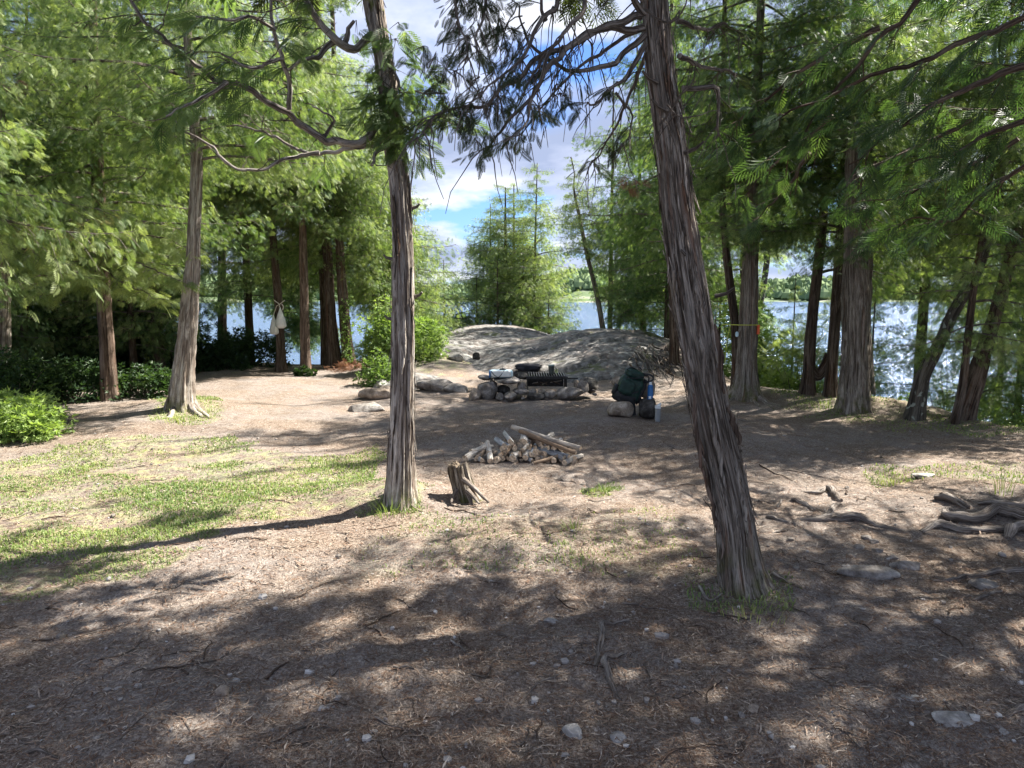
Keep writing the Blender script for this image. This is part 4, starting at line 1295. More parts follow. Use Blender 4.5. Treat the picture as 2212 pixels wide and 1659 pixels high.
tag(tw2.build('twig', M['branch'], t2), kind='stuff')
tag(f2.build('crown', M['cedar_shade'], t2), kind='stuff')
print('TRIS fg', TRIS[0])

# ---- left sunlit cedar
def ovtree(name, label, base, pts, rad_ov, **kw):
    b = G(*base, HG)
    k = b[1] / F * OV
    tr = [b - np.array([0, 0, 0.10])] + [at(x, y, b[1]) for x, y in pts]
    return cedar(name, label, tr, [q_ * k for q_ in rad_ov], **kw)

ovtree('cedar_tree', 'sunlit pale-barked cedar at the left with flared roots and a torn orange scar', (398, 880), [(393, 866), (398, 791), (408, 680), (416, 568), (419, 494), (424, 400), (424, 310), (414, 200), (405, 80)], [28, 26, 24, 20, 15, 14, 13, 12, 10, 9],
       z0=3.3, z1=8.5, R=2.3, nl=44, kind='far', fl=0.20, dens=0.9, tint=0.62, bark='bark_lit', seed=3, n=56, seg=0.035, amp=0.15, flare=0.55)
LEFTG = 'cedars along the left side of the clearing'
ovtree('cedar_tree', 'pale grey trunk cut by the left edge of the view', (3, 868), [(4, 780), (4, 600), (3, 480), (0, 300)], [20, 18, 16, 15, 12],
       z0=3.0, z1=8.5, R=2.4, nl=40, kind='far', fl=0.21, dens=0.9, tint=0.62, bark='bark_lit', seed=4, n=28, seg=0.06, amp=0.12, group=LEFTG)
ovtree('cedar_tree', 'reddish-brown cedar in deep shade between the left edge and the sunlit trunk', (238, 862), [(232, 760), (224, 640), (216, 500), (208, 300), (203, 150)], [19, 16, 15, 14, 12, 10],
       z0=2.1, z1=9.0, R=2.6, nl=60, kind='far', fl=0.21, dens=1.0, tint=0.6, bark='bark_red', seed=5, n=28, seg=0.06, amp=0.1, group=LEFTG)
print('TRIS', TRIS[0])
bl = [  # base, points, radii, label, bark, params
    ((481, 772), [(480, 700), (480, 620), (478, 480), (474, 300)], [13, 10, 9, 8, 6], 'slim dark cedar standing against the blue water left of the hanging bags', 'bark_dark', dict(z0=2.7, z1=10, R=2.5, nl=44, tint=0.5)),
    ((608, 803), [(606, 740), (602, 660), (597, 600), (590, 520), (580, 400)], [12, 10, 10, 9, 8, 6], 'leaning dark cedar with two white bags hung on it', 'bark_dark', dict(z0=2.9, z1=10, R=2.3, nl=40, tint=0.55)),
    ((661, 806), [(659, 740), (657, 640), (655, 540), (652, 400)], [12, 11, 10, 9, 7], 'straight reddish-brown cedar right of the hanging white bags', 'bark_red', dict(z0=3.1, z1=10.5, R=2.3, nl=42, tint=0.6)),
    ((724, 792), [(719, 740), (713, 660), (708, 560), (700, 430)], [19, 14, 12, 11, 9], 'stout cedar with one sunlit edge beside the leafy dark trunk', 'bark_dark', dict(z0=3.0, z1=10.5, R=2.6, nl=46, tint=0.6)),
    ((756, 790), [(749, 740), (742, 660), (735, 560), (728, 420)], [16, 13, 12, 10, 8], 'blackish cedar with small leaves growing up its trunk, above dead orange needles', 'bark_dark', dict(z0=2.9, z1=10.5, R=2.4, nl=40, tint=0.6)),
    ((300, 800), [(301, 720), (302, 640), (303, 480)], [8, 7, 7, 5], 'thin stem in the dark undergrowth just left of the sunlit trunk', 'bark_dark', dict(z0=2.4, z1=9.5, R=2.3, nl=36, tint=0.45)),
    ((186, 812), [(183, 720), (175, 620), (168, 480)], [9, 8, 7, 5], 'thin dark leaning stem left of the reddish-brown cedar', 'bark_dark', dict(z0=2.3, z1=9.5, R=2.5, nl=38, tint=0.5)),
    ((120, 815), [(119, 720), (118, 620), (116, 480)], [8, 7, 7, 5], 'thin upright stem in the darkest part of the left thicket', 'bark_dark', dict(z0=2.1, z1=9.5, R=2.5, nl=38, tint=0.5)),
    ((50, 830), [(52, 720), (55, 620), (60, 480)], [9, 8, 7, 5], 'dark stem behind the pale trunk at the left edge', 'bark_dark', dict(z0=2.0, z1=9.5, R=2.6, nl=38, tint=0.55)),
    ((820, 770), [(818, 700), (815, 600), (812, 480)], [9, 8, 7, 5], 'bushy cedar half hidden behind the centre foreground trunk', 'bark_dark', dict(z0=1.3, z1=7.4, R=2.3, nl=50, tint=0.7)),
]
for i, (b_, p_, r_, lab, bk_, kw) in enumerate(bl):
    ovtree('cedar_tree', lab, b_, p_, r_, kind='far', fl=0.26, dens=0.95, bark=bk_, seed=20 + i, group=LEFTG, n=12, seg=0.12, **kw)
print('TRIS', TRIS[0])

# more cedars in the left thicket and left of the dome, placed in the ground
def plain(name, label, x, y, h, r, **kw):
    z = float(HG(x, y)) - 0.1
    lean = kw.pop('lean', (0.0, 0.0))
    tr = [np.array([x, y, z]), np.array([x + lean[0] * .3, y + lean[1] * .3, z + h * .3]), np.array([x + lean[0], y + lean[1], z + h])]
    return cedar(name, label, tr, [r, r * .8, r * .15], z1=z + h, **kw)
plain('cedar_tree', 'cone-shaped sunlit cedar edging the sky gap just right of the centre trunk', -2.9, 17.8, 6.9, .10, z0=0.5, R=2.3, nl=74, kind='far', fl=0.25, dens=1.1, tint=0.72, seed=41, group=LEFTG, keepf=view_gap, rpow=1.0)
plain('cedar_tree', 'dense sunlit cedar filling the view behind the centre trunk', -4.3, 17.0, 9.5, .11, z0=2.2, R=2.6, nl=60, kind='far', fl=0.26, dens=1.1, tint=0.68, seed=42, group=LEFTG)
plain('cedar_tree', 'low leafy cedar at the left foot of the granite slab', -3.4, 20.5, 3.4, .05, z0=-0.2, R=1.7, nl=40, kind='far', fl=0.22, dens=1.0, tint=0.6, seed=43, group=LEFTG, rpow=1.4)
plain('cedar_tree', 'tree high in the upper left whose trunk is hidden by foliage', -7.0, 14.6, 12, .12, z0=3.0, R=3.0, nl=60, kind='far', fl=0.27, dens=1.1, tint=0.6, seed=44, group=LEFTG)
plain('cedar_tree', 'dark cedar deep in the thicket left of the bags', -6.6, 18.6, 11, .12, z0=1.6, R=2.8, nl=52, kind='far', fl=0.27, dens=1.0, tint=0.5, seed=45, group=LEFTG)
plain('cedar_tree', 'dark cedar closing the thicket behind the left edge', -10.5, 14.0, 11, .12, z0=0.8, R=3.0, nl=60, kind='far', fl=0.28, dens=1.1, tint=0.5, seed=46, group=LEFTG)
plain('cedar_tree', 'shaded cedar between the reddish trunk and the sunlit trunk, low branches near the ground', -8.3, 16.0, 10, .11, z0=0.6, R=2.7, nl=56, kind='far', fl=0.27, dens=1.0, tint=0.45, seed=47, group=LEFTG)
plain('cedar_tree', 'near cedar off the left edge whose bright boughs hang into the upper left', -6.9, 7.6, 8.5, .13, z0=1.9, R=3.0, nl=56, kind='far', fl=0.20, dens=1.0, tint=0.62, seed=48, bark='bark_lit', group=LEFTG, droop=0.45)
for i, (x_, y_, h_, z0_, R_, tn_, lf_, lab) in enumerate([
    (-9.6, 17.6, 5.5, .2, 2.9, .3, 'cedar', 'dark cedar far back in the left thicket'),
    (-6.4, 20.6, 5, .4, 2.5, .35, 'cedar', 'dark cedar on the shore behind the slim stem'),
    (-12.2, 16.6, 6, .1, 3.0, .3, 'cedar', 'dark cedar at the far left back of the thicket'),
    (-9.3, 13.0, 5, .5, 2.2, .4, 'cedar', 'dark cedar between the left edge trunk and the reddish one'),
    (-7.3, 14.2, 4.5, .6, 2.0, .4, 'cedar', 'dark cedar right behind the reddish trunk'),
    (-5.4, 19.2, 5, 2.0, 2.2, .45, 'cedar', 'cedar behind the straight trunk right of the bags')]):
    plain('cedar_tree', lab, x_, y_, h_, .08, z0=z0_, R=R_, nl=40, kind='far', fl=.24, tint=tn_, leaf=lf_, seed=170 + i, group=LEFTG)
print('TRIS left', TRIS[0])

# long sunlit low boughs and the yellowing ones in front of the left thicket
def bough(name, label, pts, Y0, Ya, kind, fl, dens, leaf, tint, r0=0.02, cat='bough', l2=0.35, seed=0):
    rs = np.random.default_rng(seed + 900)
    f, l_ = MB(), MB()
    P = poly_limb(pts, Y0, Ya, r0, 0.004, l_, 6, 0.02, seed, 0.06)
    sprays_on_limb(f, l_, P, rs, kind, fl, dens, tint, l2, start=0.05, sag=0.45)
    return f, l_, P
lowb = empty('cedar_bough', at(225, 500, 10.6), 'low sunlit fans of pale green foliage spreading in front of the reddish trunk', 'bough', 'low sunlit boughs on the left')
fF, lF = MB(), MB()
for i, (pts, a_, b_) in enumerate([([(225, 500), (300, 505), (370, 520), (420, 545)], 11, 9.9), ([(225, 520), (180, 555), (120, 590), (60, 600)], 11, 9.6), ([(225, 540), (290, 565), (350, 590), (400, 610)], 11, 9.6),
                                   ([(220, 560), (250, 600), (300, 625), (350, 650)], 11, 9.9), ([(225, 480), (260, 470), (330, 480), (400, 500)], 11, 10.2), ([(0, 520), (60, 540), (130, 570), (200, 600)], 10, 9.2), ([(225, 560), (170, 600), (110, 630), (80, 640)], 11, 10)]):
    f, l_, P = bough('b', 'b', pts, a_, b_, 'mid', 0.19, 2.2, 'cedar', 0.8, seed=i, l2=0.42)
    fF.v += []; 
    for mbs, tgt in ((f, fF), (l_, lF)):
        for v_, f_, t_, b_k, mi_ in zip(mbs.v, mbs.f, mbs.t, mbs.bk, mbs.mi):
            pass
        vv_ = np.concatenate(mbs.v); ff_ = np.concatenate(mbs.f); tgt.add(vv_, ff_, tint=np.concatenate(mbs.t), bk=np.concatenate(mbs.bk))
tag(lF.build('limb', M['branch'], lowb), kind='stuff'); tag(fF.build('foliage', M['cedar'], lowb), kind='stuff')
yb = empty('cedar_bough', at(60, 470, 9.8), 'yellowing cream-tipped bough at the left edge above the pale green fans', 'bough', 'low sunlit boughs on the left')
fF, lF = MB(), MB()
for i, (pts, a_, b_) in enumerate([([(-60, 440), (0, 465), (60, 480), (120, 500), (170, 490)], 10, 9.4), ([(-40, 480), (20, 495), (70, 510), (110, 540)], 10, 9.3), ([(160, 500), (190, 480), (220, 465), (235, 455)], 10, 9.6)]):
    f, l_, P = bough('b', 'b', pts, a_, b_, 'mid', 0.14, 1.4, 'cedar_yellow', 0.6, seed=30 + i, l2=0.26)
    for mbs, tgt in ((f, fF), (l_, lF)):
        tgt.add(np.concatenate(mbs.v), np.concatenate(mbs.f), tint=np.concatenate(mbs.t), bk=np.concatenate(mbs.bk))
tag(lF.build('limb', M['branch'], yb), kind='stuff'); tag(fF.build('foliage', M['cedar_yellow'], yb), kind='stuff')

# ---- slender cedars on the point behind the dome
PG = 'slender cedars on the rocky point behind the dome'
def slender(label, ovx, topy, Y, z0, R, nl, seed, lean=0.0, tint=0.75, r=0.055, dens=0.8):
    R *= 1.3; nl = int(nl * 1.0)
    p = at(ovx, 700, Y); x = p[0]; zt = at(ovx, topy, Y)[2]
    z = float(H(x, Y)) - 0.15
    tr = [np.array([x, Y, z]), np.array([x + lean * .4, Y, z + (zt - z) * .45]), np.array([x + lean, Y, zt])]
    return cedar('cedar_tree', label, tr, [r, r * .7, r * .2], z0=z0, z1=zt, R=R, nl=nl, kind='far', fl=0.26, dens=dens, tint=tint, seed=seed, group=PG, n=8, keepf=None, pitch=0.3, droop=0.3, rpow=2.6, l2=0.4)
slender('thin left stem of the cedar cluster on the point, bare below its small crown', 1060, 440, 23.5, 1.6, 1.0, 30, 61)
slender('twin-stemmed cedar on the point, left stem of the pair', 1092, 405, 23.0, 1.0, 1.15, 44, 62, r=.09)
slender('twin-stemmed cedar on the point, right stem of the pair', 1110, 400, 23.3, 1.0, 1.1, 40, 63, r=.08)
slender('tallest thin-topped cedar on the point, right of the pair', 1152, 352, 22.5, 0.9, 1.15, 46, 64, lean=0.1)
for i, (xo, Yp, hgt, R_, lab) in enumerate([(1030, 22.5, 1.7, 1.2, 'low cedar bush at the left end of the point'), (1075, 21.8, 2.0, 1.2, 'bushy young cedar under the twin stems'), (1130, 22.0, 1.9, 1.2, 'bushy young cedar under the tallest cedar'),
                                            (1185, 21.6, 1.3, 1.15, 'low cedar drooping over the right end of the point, next to open water'), (960, 21.5, 2.2, 1.3, 'leafy bush cedar between the slab and the cone-shaped cedar')]):
    p = at(xo, 700, Yp); z = float(H(p[0], Yp)) - 0.1
    cedar('young_cedar', lab, [np.array([p[0], Yp, z]), np.array([p[0], Yp, z + hgt])], [.04, .01], z0=z - 0.1, z1=z + hgt, R=R_ * 1.15, nl=20, kind='far', fl=0.22, dens=1.0, tint=0.55, seed=70 + i, n=6, keepf=None, group='young cedars on the point', rpow=2.0, pitch=0.25, l2=0.4)
print('TRIS point', TRIS[0])

# ---- cedars right of the dome and along the right bank
RG = 'cedars along the right bank'
def keepR(pos):
    return view_gap(pos)
rl = [
    ((1305, 720), [(1292, 650), (1278, 590), (1266, 540), (1252, 470), (1240, 410)], [6, 5.5, 5, 4.5, 4, 2], 'thin leaning cedar beside the narrow gap of open water', 'bark', dict(z0=2.6, z1=5.2, R=1.0, nl=34, tint=0.7, keepf=None, dens=0.6, rpow=2.4)),
    ((1390, 740), [(1388, 680), (1384, 600), (1380, 500)], [8, 7, 6, 5], 'small dark-stemmed cedar with dense foliage on the right shoulder of the dome', 'bark_dark', dict(z0=0.9, z1=8.0, R=2.0, nl=70, tint=0.42)),
    ((1458, 785), [(1456, 700), (1452, 600), (1447, 450)], [11, 10, 9, 7], 'narrow trunk just left of the leaning foreground cedar, above the tangled roots', 'bark_dark', dict(z0=1.9, z1=9.5, R=2.2, nl=50, tint=0.4)),
    ((1590, 845), [(1590, 780), (1588, 700), (1575, 600), (1565, 500), (1560, 380)], [11, 10, 10, 9, 8, 7], 'thin dark stem half hidden behind the flared trunk with the rope', 'bark_dark', dict(z0=2.6, z1=9.5, R=2.0, nl=36, tint=0.4)),
    ((1640, 800), [(1641, 676), (1652, 600), (1664, 500), (1672, 380)], [8, 7, 7, 6, 5], 'slender mossy yellow-green stem leaning right behind the rope tree', 'bark_lichen', dict(z0=2.4, z1=8.0, R=1.8, nl=26, tint=0.75, dens=0.7)),
    ((1745, 852), [(1748, 800), (1752, 712), (1764, 603), (1776, 494), (1785, 380)], [17, 13, 12, 11, 10, 8], 'dark trunk leaning right whose root arches to the next stem', 'bark_dark', dict(z0=1.9, z1=9.5, R=2.3, nl=34, tint=0.45, dens=0.8)),
    ((1795, 856), [(1797, 785), (1808, 640), (1816, 520), (1822, 400)], [15, 12, 12, 11, 9], 'dark trunk between the arched-root tree and the massive grey trunk', 'bark_dark', dict(z0=2.1, z1=9.5, R=2.3, nl=34, tint=0.45, dens=0.8)),
    ((1970, 905), [(1993, 814), (2026, 749), (2059, 676), (2092, 621), (2117, 567), (2140, 480)], [19, 16, 13, 13, 12, 12, 9], 'lichen-spotted trunk leaning right over the water', 'bark_lichen', dict(z0=2.4, z1=7.5, R=2.2, nl=34, tint=0.6, dens=0.8)),
    ((2074, 905), [(2106, 821), (2128, 749), (2153, 669), (2175, 585), (2193, 512), (2215, 420)], [22, 20, 16, 14, 14, 13, 10], 'thick dark trunk leaning right at the right edge', 'bark_dark', dict(z0=2.2, z1=7.5, R=2.4, nl=38, tint=0.6, dens=0.8)),
    ((2060, 915), [(2080, 830), (2092, 720), (2104, 620), (2120, 520)], [9, 9, 8, 7, 6], 'thin leafy stem between the two leaning trunks at the right edge', 'bark_dark', dict(z0=0.9, z1=6.5, R=1.4, nl=40, tint=0.65, dens=0.8)),
]
for i, (b_, p_, r_, lab, bk_, kw) in enumerate(rl):
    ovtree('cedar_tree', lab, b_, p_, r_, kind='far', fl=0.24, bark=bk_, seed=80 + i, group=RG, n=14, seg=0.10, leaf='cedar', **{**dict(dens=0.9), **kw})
ovtree('cedar_tree', 'flared grey cedar with a yellow rope tied round it and an orange marker', (1610, 858), [(1612, 830), (1613, 785), (1617, 676), (1622, 530), (1625, 400)], [36, 26, 23, 20, 16, 12],
       z0=3.2, z1=9.5, R=2.6, nl=44, kind='far', fl=0.24, dens=0.8, tint=0.42, bark='bark', seed=101, n=48, seg=0.04, amp=0.12, flare=0.45, group=RG)
b16 = G(1845, 885, HG); k16 = b16[1] / F * OV
root16, P16, r16 = ovtree('cedar_tree', 'massive grey double-stemmed cedar on a grassy mound at the right', (1845, 886), [(1845, 858), (1848, 760), (1848, 640), (1846, 580), (1843, 480), (1840, 380)], [36, 33, 30, 29, 24, 18, 15],
       z0=3.4, z1=9.5, R=2.5, nl=44, kind='far', fl=0.24, dens=0.8, tint=0.45, bark='bark', seed=102, n=56, seg=0.04, amp=0.13, flare=0.35, group=RG)
mb = MB(); trunk([at(1862, 850, b16[1] + .05), at(1864, 700, b16[1] + .05), at(1866, 600, b16[1] + .05), at(1872, 480, b16[1] + .05), at(1882, 350, b16[1] + .05)], [24 * k16, 17 * k16, 17 * k16, 14 * k16, 12 * k16], mb, 32, 0.05, 31, 0.14, 0.1)
mb.build('trunk', M['bark'], root16, smooth=True)
# arched root joining the two dark trunks
mb = MB(); bA = G(1745, 852, HG)
tube(mb, spline([at(1752, 800, bA[1]), at(1765, 812, bA[1]), at(1780, 795, bA[1]), at(1792, 765, bA[1])], 14)[0], np.linspace(.10, .07, 14), 12, rf=bark_rf(5, .1))
tag(mb.build('exposed_root', M['bark_dark'], origin=at(1765, 812, bA[1])), 'thick V-shaped root joining the two dark trunks by the water', 'root')

plain('cedar_tree', 'cedar behind the leaning foreground trunk, its dark foliage filling the middle right', 3.7, 17.6, 9.5, .10, z0=1.4, R=2.2, nl=66, kind='far', fl=0.24, dens=1.0, tint=0.4, seed=111, group=RG)
plain('cedar_tree', 'cedar on the bank behind the rope tree', 4.9, 15.4, 9, .10, z0=2.8, R=2.1, nl=44, kind='far', fl=0.24, dens=0.9, tint=0.45, seed=112, group=RG)
plain('cedar_tree', 'cedar on the lower bank behind the massive grey trunk', 7.2, 13.0, 10, .11, z0=1.6, R=2.6, nl=56, kind='far', fl=0.24, dens=0.8, tint=0.6, seed=113, group=RG)
plain('cedar_tree', 'cedar on the lower bank off the right edge', 8.8, 10.8, 9.5, .12, z0=0.6, R=2.7, nl=60, kind='far', fl=0.24, dens=0.8, tint=0.6, seed=114, group=RG)
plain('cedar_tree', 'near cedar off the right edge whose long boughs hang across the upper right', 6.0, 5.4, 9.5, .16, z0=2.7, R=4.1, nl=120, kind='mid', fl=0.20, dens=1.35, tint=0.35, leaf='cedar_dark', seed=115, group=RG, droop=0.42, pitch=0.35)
for i, (x_, y_, h_, z0_, R_, tn_, lf_, lab) in enumerate([
    (2.75, 20.8, 7.5, .3, 2.0, .45, 'cedar', 'dense cedar behind the right shoulder of the dome, next to the thin leaning stem'),
    (4.0, 19.0, 9.5, .2, 2.2, .35, 'cedar', 'dark bushy cedar low on the bank beyond the tangled roots'),
    (5.3, 17.2, 9.0, 1.0, 2.1, .4, 'cedar', 'cedar filling the gap between the leaning trunk and the rope tree'),
    (7.4, 15.5, 9.0, 2.4, 2.3, .55, 'cedar', 'cedar low on the shore seen between the two dark trunks'),
    (9.3, 14.0, 9.0, .6, 2.5, .6, 'cedar', 'cedar on the shore seen through the leaning trunks'),
    (8.3, 12.0, 6.0, -.6, 2.0, .65, 'cedar', 'short leafy cedar below the bank behind the lichen-spotted trunk'),
    (6.3, 12.9, 3.6, -.9, 1.5, .85, 'cedar', 'bright young cedar on the bank right of the massive trunk'),
    (5.4, 14.2, 3.4, -.8, 1.4, .9, 'cedar', 'bright young cedar on the bank between rope tree and dark trunks'),
    (7.9, 10.6, 3.2, -1.0, 1.5, .85, 'cedar', 'bright young cedar on the bank between the leaning trunks'),
    (8.8, 9.6, 3.4, -1.2, 1.6, .8, 'cedar', 'bright young cedar on the bank at the right edge'),
    (4.6, 16.4, 4.5, -.3, 1.5, .7, 'cedar', 'leafy young cedar left of the rope tree')]):
    plain('cedar_tree', lab, x_, y_, h_, .08 if h_ > 5 else .035, z0=z0_, R=R_, nl=40 if h_ > 5 else 26, keepf=view_gap if h_ > 5 else None, kind='far', fl=.24, tint=tn_, leaf=lf_, seed=150 + i, group=RG)
plain('cedar_tree', 'cedar beyond the right edge shading the foreground', 5.6, 2.6, 9.5, .16, z0=3.2, R=3.7, nl=90, kind='mid', fl=0.26, dens=1.3, tint=0.35, leaf='cedar_dark', seed=116, group=RG, pitch=0.25)
print('TRIS right', TRIS[0])

# overhanging boughs in the upper right, near sprays with fine teeth
def hangers(name, label, specs, leaf, kind, fl, dens, tint, l2, seed, group=None):
    root = empty(name, at(*specs[0][0][0], specs[0][1]), label, 'bough', group)
    fF, lF = MB(), MB()
    for i, (pts, a_, b_) in enumerate(specs):
        f, l_, P = bough('b', 'b', pts, a_, b_, kind, fl, dens, leaf, tint, seed=seed + i, l2=l2, r0=0.022)
        for mbs, tgt in ((f, fF), (l_, lF)):
            if mbs.v:
                tgt.add(np.concatenate(mbs.v), np.concatenate(mbs.f), tint=np.concatenate(mbs.t), bk=np.concatenate(mbs.bk))
    tag(lF.build('limb', M['bark_dark'], root), kind='stuff'); tag(fF.build('foliage', M[leaf], root), kind='stuff')
UG = 'boughs hanging into the upper right'
hangers('cedar_bough', 'long bare-topped bough slanting from the upper right corner down to the left', [
    ([(2260, 20), (2110, 73), (2022, 120), (1884, 171), (1790, 207), (1700, 240), (1620, 290)], 4.2, 4.6),
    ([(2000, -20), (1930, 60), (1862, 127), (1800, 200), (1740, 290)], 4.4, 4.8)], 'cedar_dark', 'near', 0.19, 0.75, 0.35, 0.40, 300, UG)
hangers('cedar_bough', 'second bough in the upper right with drooping feathery fans', [
    ([(2270, 130), (2180, 150), (2080, 190), (1990, 240), (1900, 300), (1840, 350)], 3.6, 4.2),
    ([(2270, 230), (2150, 280), (2050, 330), (1960, 350)], 4.2, 4.8)], 'cedar_dark', 'near', 0.20, 0.7, 0.4, 0.38, 320, UG)
hangers('cedar_bough', 'darkest drooping bough above the massive grey trunk', [
    ([(2270, 330), (2150, 400), (2062, 469), (1972, 476), (1900, 500)], 5.5, 7.0),
    ([(2200, 300), (2060, 370), (1950, 420), (1850, 440)], 6.0, 7.0),
    ([(2100, 260), (1950, 330), (1860, 400), (1890, 520)], 6.5, 7.5)], 'cedar_dark', 'mid', 0.20, 1.3, 0.15, 0.5, 340, UG)
hangers('cedar_bough', 'bough hanging between the leaning foreground cedar and the rope tree', [
    ([(1900, 60), (1780, 120), (1680, 190), (1600, 260), (1560, 330)], 5.2, 5.8),
    ([(1800, 250), (1720, 320), (1650, 380), (1600, 430)], 5.6, 6.2),
    ([(1750, 330), (1700, 400), (1640, 470)], 7.0, 7.5)], 'cedar_dark', 'mid', 0.19, 1.1, 0.4, 0.42, 360, UG)
# hanging dead russet tuft
mb = MB(); tuft(mb, None, at(1362, 395, 9.5), 0.13, 22, rsF, 'mid', 0.14, 0.5, 0.6)
tag(mb.build('dead_tuft', M['dead_leaf'], origin=at(1362, 395, 9.5)), 'small clump of dead orange foliage left of the leaning trunk', 'dead foliage')
mb = MB(); tuft(mb, None, at(24, 182, 9.0), 0.10, 12, rsF, 'mid', 0.13, 0.5, 0.6)
tag(mb.build('dead_tuft', M['dead_leaf'], origin=at(24, 182, 9.0)), 'small clump of dead orange foliage high at the left edge', 'dead foliage')
print('TRIS boughs', TRIS[0])

# ------------------------------------------------------------------ shrubs
def shrub(label, x, y, rx, ry, rz, n, leaf='shrub', size=0.055, tint=0.5, seed=0, kind='leaf', name='leafy_shrub', group=None, stems=8, zoff=0.0):
    rs = np.random.default_rng(seed + 500)
    z = float(H(x, y)) + zoff
    root = empty(name, (x, y, z), label, 'shrub', group)
    f, l_ = MB(), MB()
    nc = max(6, n // 60)
    cs = rs.normal(size=(nc, 3)); cs /= np.linalg.norm(cs, axis=1, keepdims=True); cs[:, 2] = np.abs(cs[:, 2])
    cs *= np.array([rx, ry, rz]) * (0.45 + 0.5 * rs.random((nc, 1)))
    cid = rs.integers(0, nc, n)
    d = rs.normal(size=(n, 3)); d /= np.linalg.norm(d, axis=1, keepdims=True)
    pos = np.array([x, y, z + 0.03]) + cs[cid] + d * min(rx, rz) * 0.34 * rs.random((n, 1)) ** 0.4
    pos[:, 2] = np.maximum(pos[:, 2], z + 0.02)
    fw = d + np.array([0, 0, 0.1]); nr = rs.normal(0, .5, (n, 3)) + np.array([0, 0, 1.0])
    place(f, kind, pos, fw, nr, size * rs.uniform(.6, 1.3, n), np.clip(tint + rs.normal(0, .15, n) + rs.normal(0, .12, nc)[cid], 0, 1))
    for c in cs[:min(nc, stems * 3)]:
        e = np.array([x, y, z]) + c
        b = np.array([x, y, z - 0.03]) + c * np.array([.2, .2, 0])
        tube(l_, np.array([b, (b + e) / 2 + np.array([0, 0, .1 * rz]), e]), [.009, .006, .003], 4, caps=False)
    tag(l_.build('stem', M['branch'], root), kind='stuff'); tag(f.build('foliage', M[leaf], root), kind='stuff')
SG = 'leafy shrubs at the clearing edge'
def osh(label, ox, oy, *a, **k):
    p = G(ox, oy, HG); shrub(label, p[0], p[1], *a, **k)
osh('bright green leafy shrub at the lower left, lit by the sun', 20, 940, .62, .5, .48, 3800, size=.06, tint=.75, seed=1, group=SG)
osh('smaller bright leafy shrub at the right end of the lower left greenery', 92, 915, .26, .25, .30, 900, size=.055, tint=.65, seed=2, group=SG)
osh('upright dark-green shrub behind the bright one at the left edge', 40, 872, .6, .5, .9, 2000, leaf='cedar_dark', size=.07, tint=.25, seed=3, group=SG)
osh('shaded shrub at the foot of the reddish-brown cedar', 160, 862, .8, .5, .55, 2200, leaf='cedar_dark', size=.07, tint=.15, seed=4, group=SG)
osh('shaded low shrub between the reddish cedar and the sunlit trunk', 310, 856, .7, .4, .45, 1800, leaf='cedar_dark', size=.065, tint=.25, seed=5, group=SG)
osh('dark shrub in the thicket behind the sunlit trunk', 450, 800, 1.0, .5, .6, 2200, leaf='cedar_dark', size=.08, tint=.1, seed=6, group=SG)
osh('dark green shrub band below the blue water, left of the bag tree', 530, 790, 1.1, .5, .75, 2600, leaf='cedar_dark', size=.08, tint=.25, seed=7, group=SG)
osh('bright shrub spilling left of the centre trunk, by the small boulders', 820, 835, .45, .35, .55, 1800, size=.055, tint=.35, seed=8, group=SG)
osh('tall sunlit yellow-green shrub behind the centre trunk', 835, 795, .65, .5, 1.5, 3600, size=.07, tint=.62, seed=9, group=SG)
osh('bright pale-green shrub at the left edge of the granite slab', 905, 775, .6, .8, .8, 3000, size=.08, tint=.62, seed=10, group=SG)
osh('low plant at the foot of the straight trunk right of the bags', 662, 812, .3, .2, .14, 300, leaf='cedar_dark', size=.07, tint=.3, seed=11, group=SG)
shrub('bright yellow-green shrub on the bank right of the rope tree', 5.1, 13.6, .9, .7, 1.0, 3600, size=.08, tint=.9, seed=12, group=SG, zoff=.0)
shrub('leafy shrub on the bank between the rope tree and the dark trunks', 4.7, 14.6, .7, .7, 1.9, 2600, size=.09, tint=.8, seed=13, group=SG, zoff=.0)
shrub('low greenery on the bank edge under the lichen-spotted trunk', 7.0, 9.8, .9, .5, .75, 2600, size=.06, tint=.55, seed=14, group=SG)
shrub('greenery on the bank at the right edge', 7.9, 9.2, .9, .6, .9, 2800, size=.06, tint=.65, seed=15, group=SG)
shrub('leafy plants on the bank right of the massive trunk', 6.3, 11.3, .7, .5, .7, 2000, size=.06, tint=.5, seed=16, group=SG)
for i, (x_, y_, rx_, rz_, n_, lab) in enumerate([(5.25, 13.3, .8, 2.2, 650, 'airy cedar bush on the bank right of the rope tree, in front of the lake'), (6.2, 13.3, .7, 2.5, 600, 'airy cedar bush between the dark trunks and the massive grey trunk'),
        (7.3, 12.2, .9, 2.5, 800, 'airy cedar bush just right of the massive grey trunk'), (8.1, 11.3, .9, 2.6, 800, 'airy cedar bush behind the lichen-spotted trunk'), (8.6, 10.2, .9, 2.4, 800, 'airy cedar bush at the right edge behind the thick leaning trunk')]):
    shrub(lab, x_, y_, rx_, .6, rz_, n_, leaf='cedar', size=.15, tint=.85, seed=60 + i, kind='mid', name='cedar_bush', group='airy cedar bushes on the right bank')
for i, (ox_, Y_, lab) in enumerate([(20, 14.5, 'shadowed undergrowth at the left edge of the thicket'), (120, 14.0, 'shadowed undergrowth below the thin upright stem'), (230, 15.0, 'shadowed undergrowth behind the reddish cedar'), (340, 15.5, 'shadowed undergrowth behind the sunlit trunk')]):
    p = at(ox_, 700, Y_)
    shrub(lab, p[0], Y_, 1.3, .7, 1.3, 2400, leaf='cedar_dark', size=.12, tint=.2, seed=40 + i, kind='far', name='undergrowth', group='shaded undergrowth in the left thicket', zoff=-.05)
print('TRIS shrubs', TRIS[0])

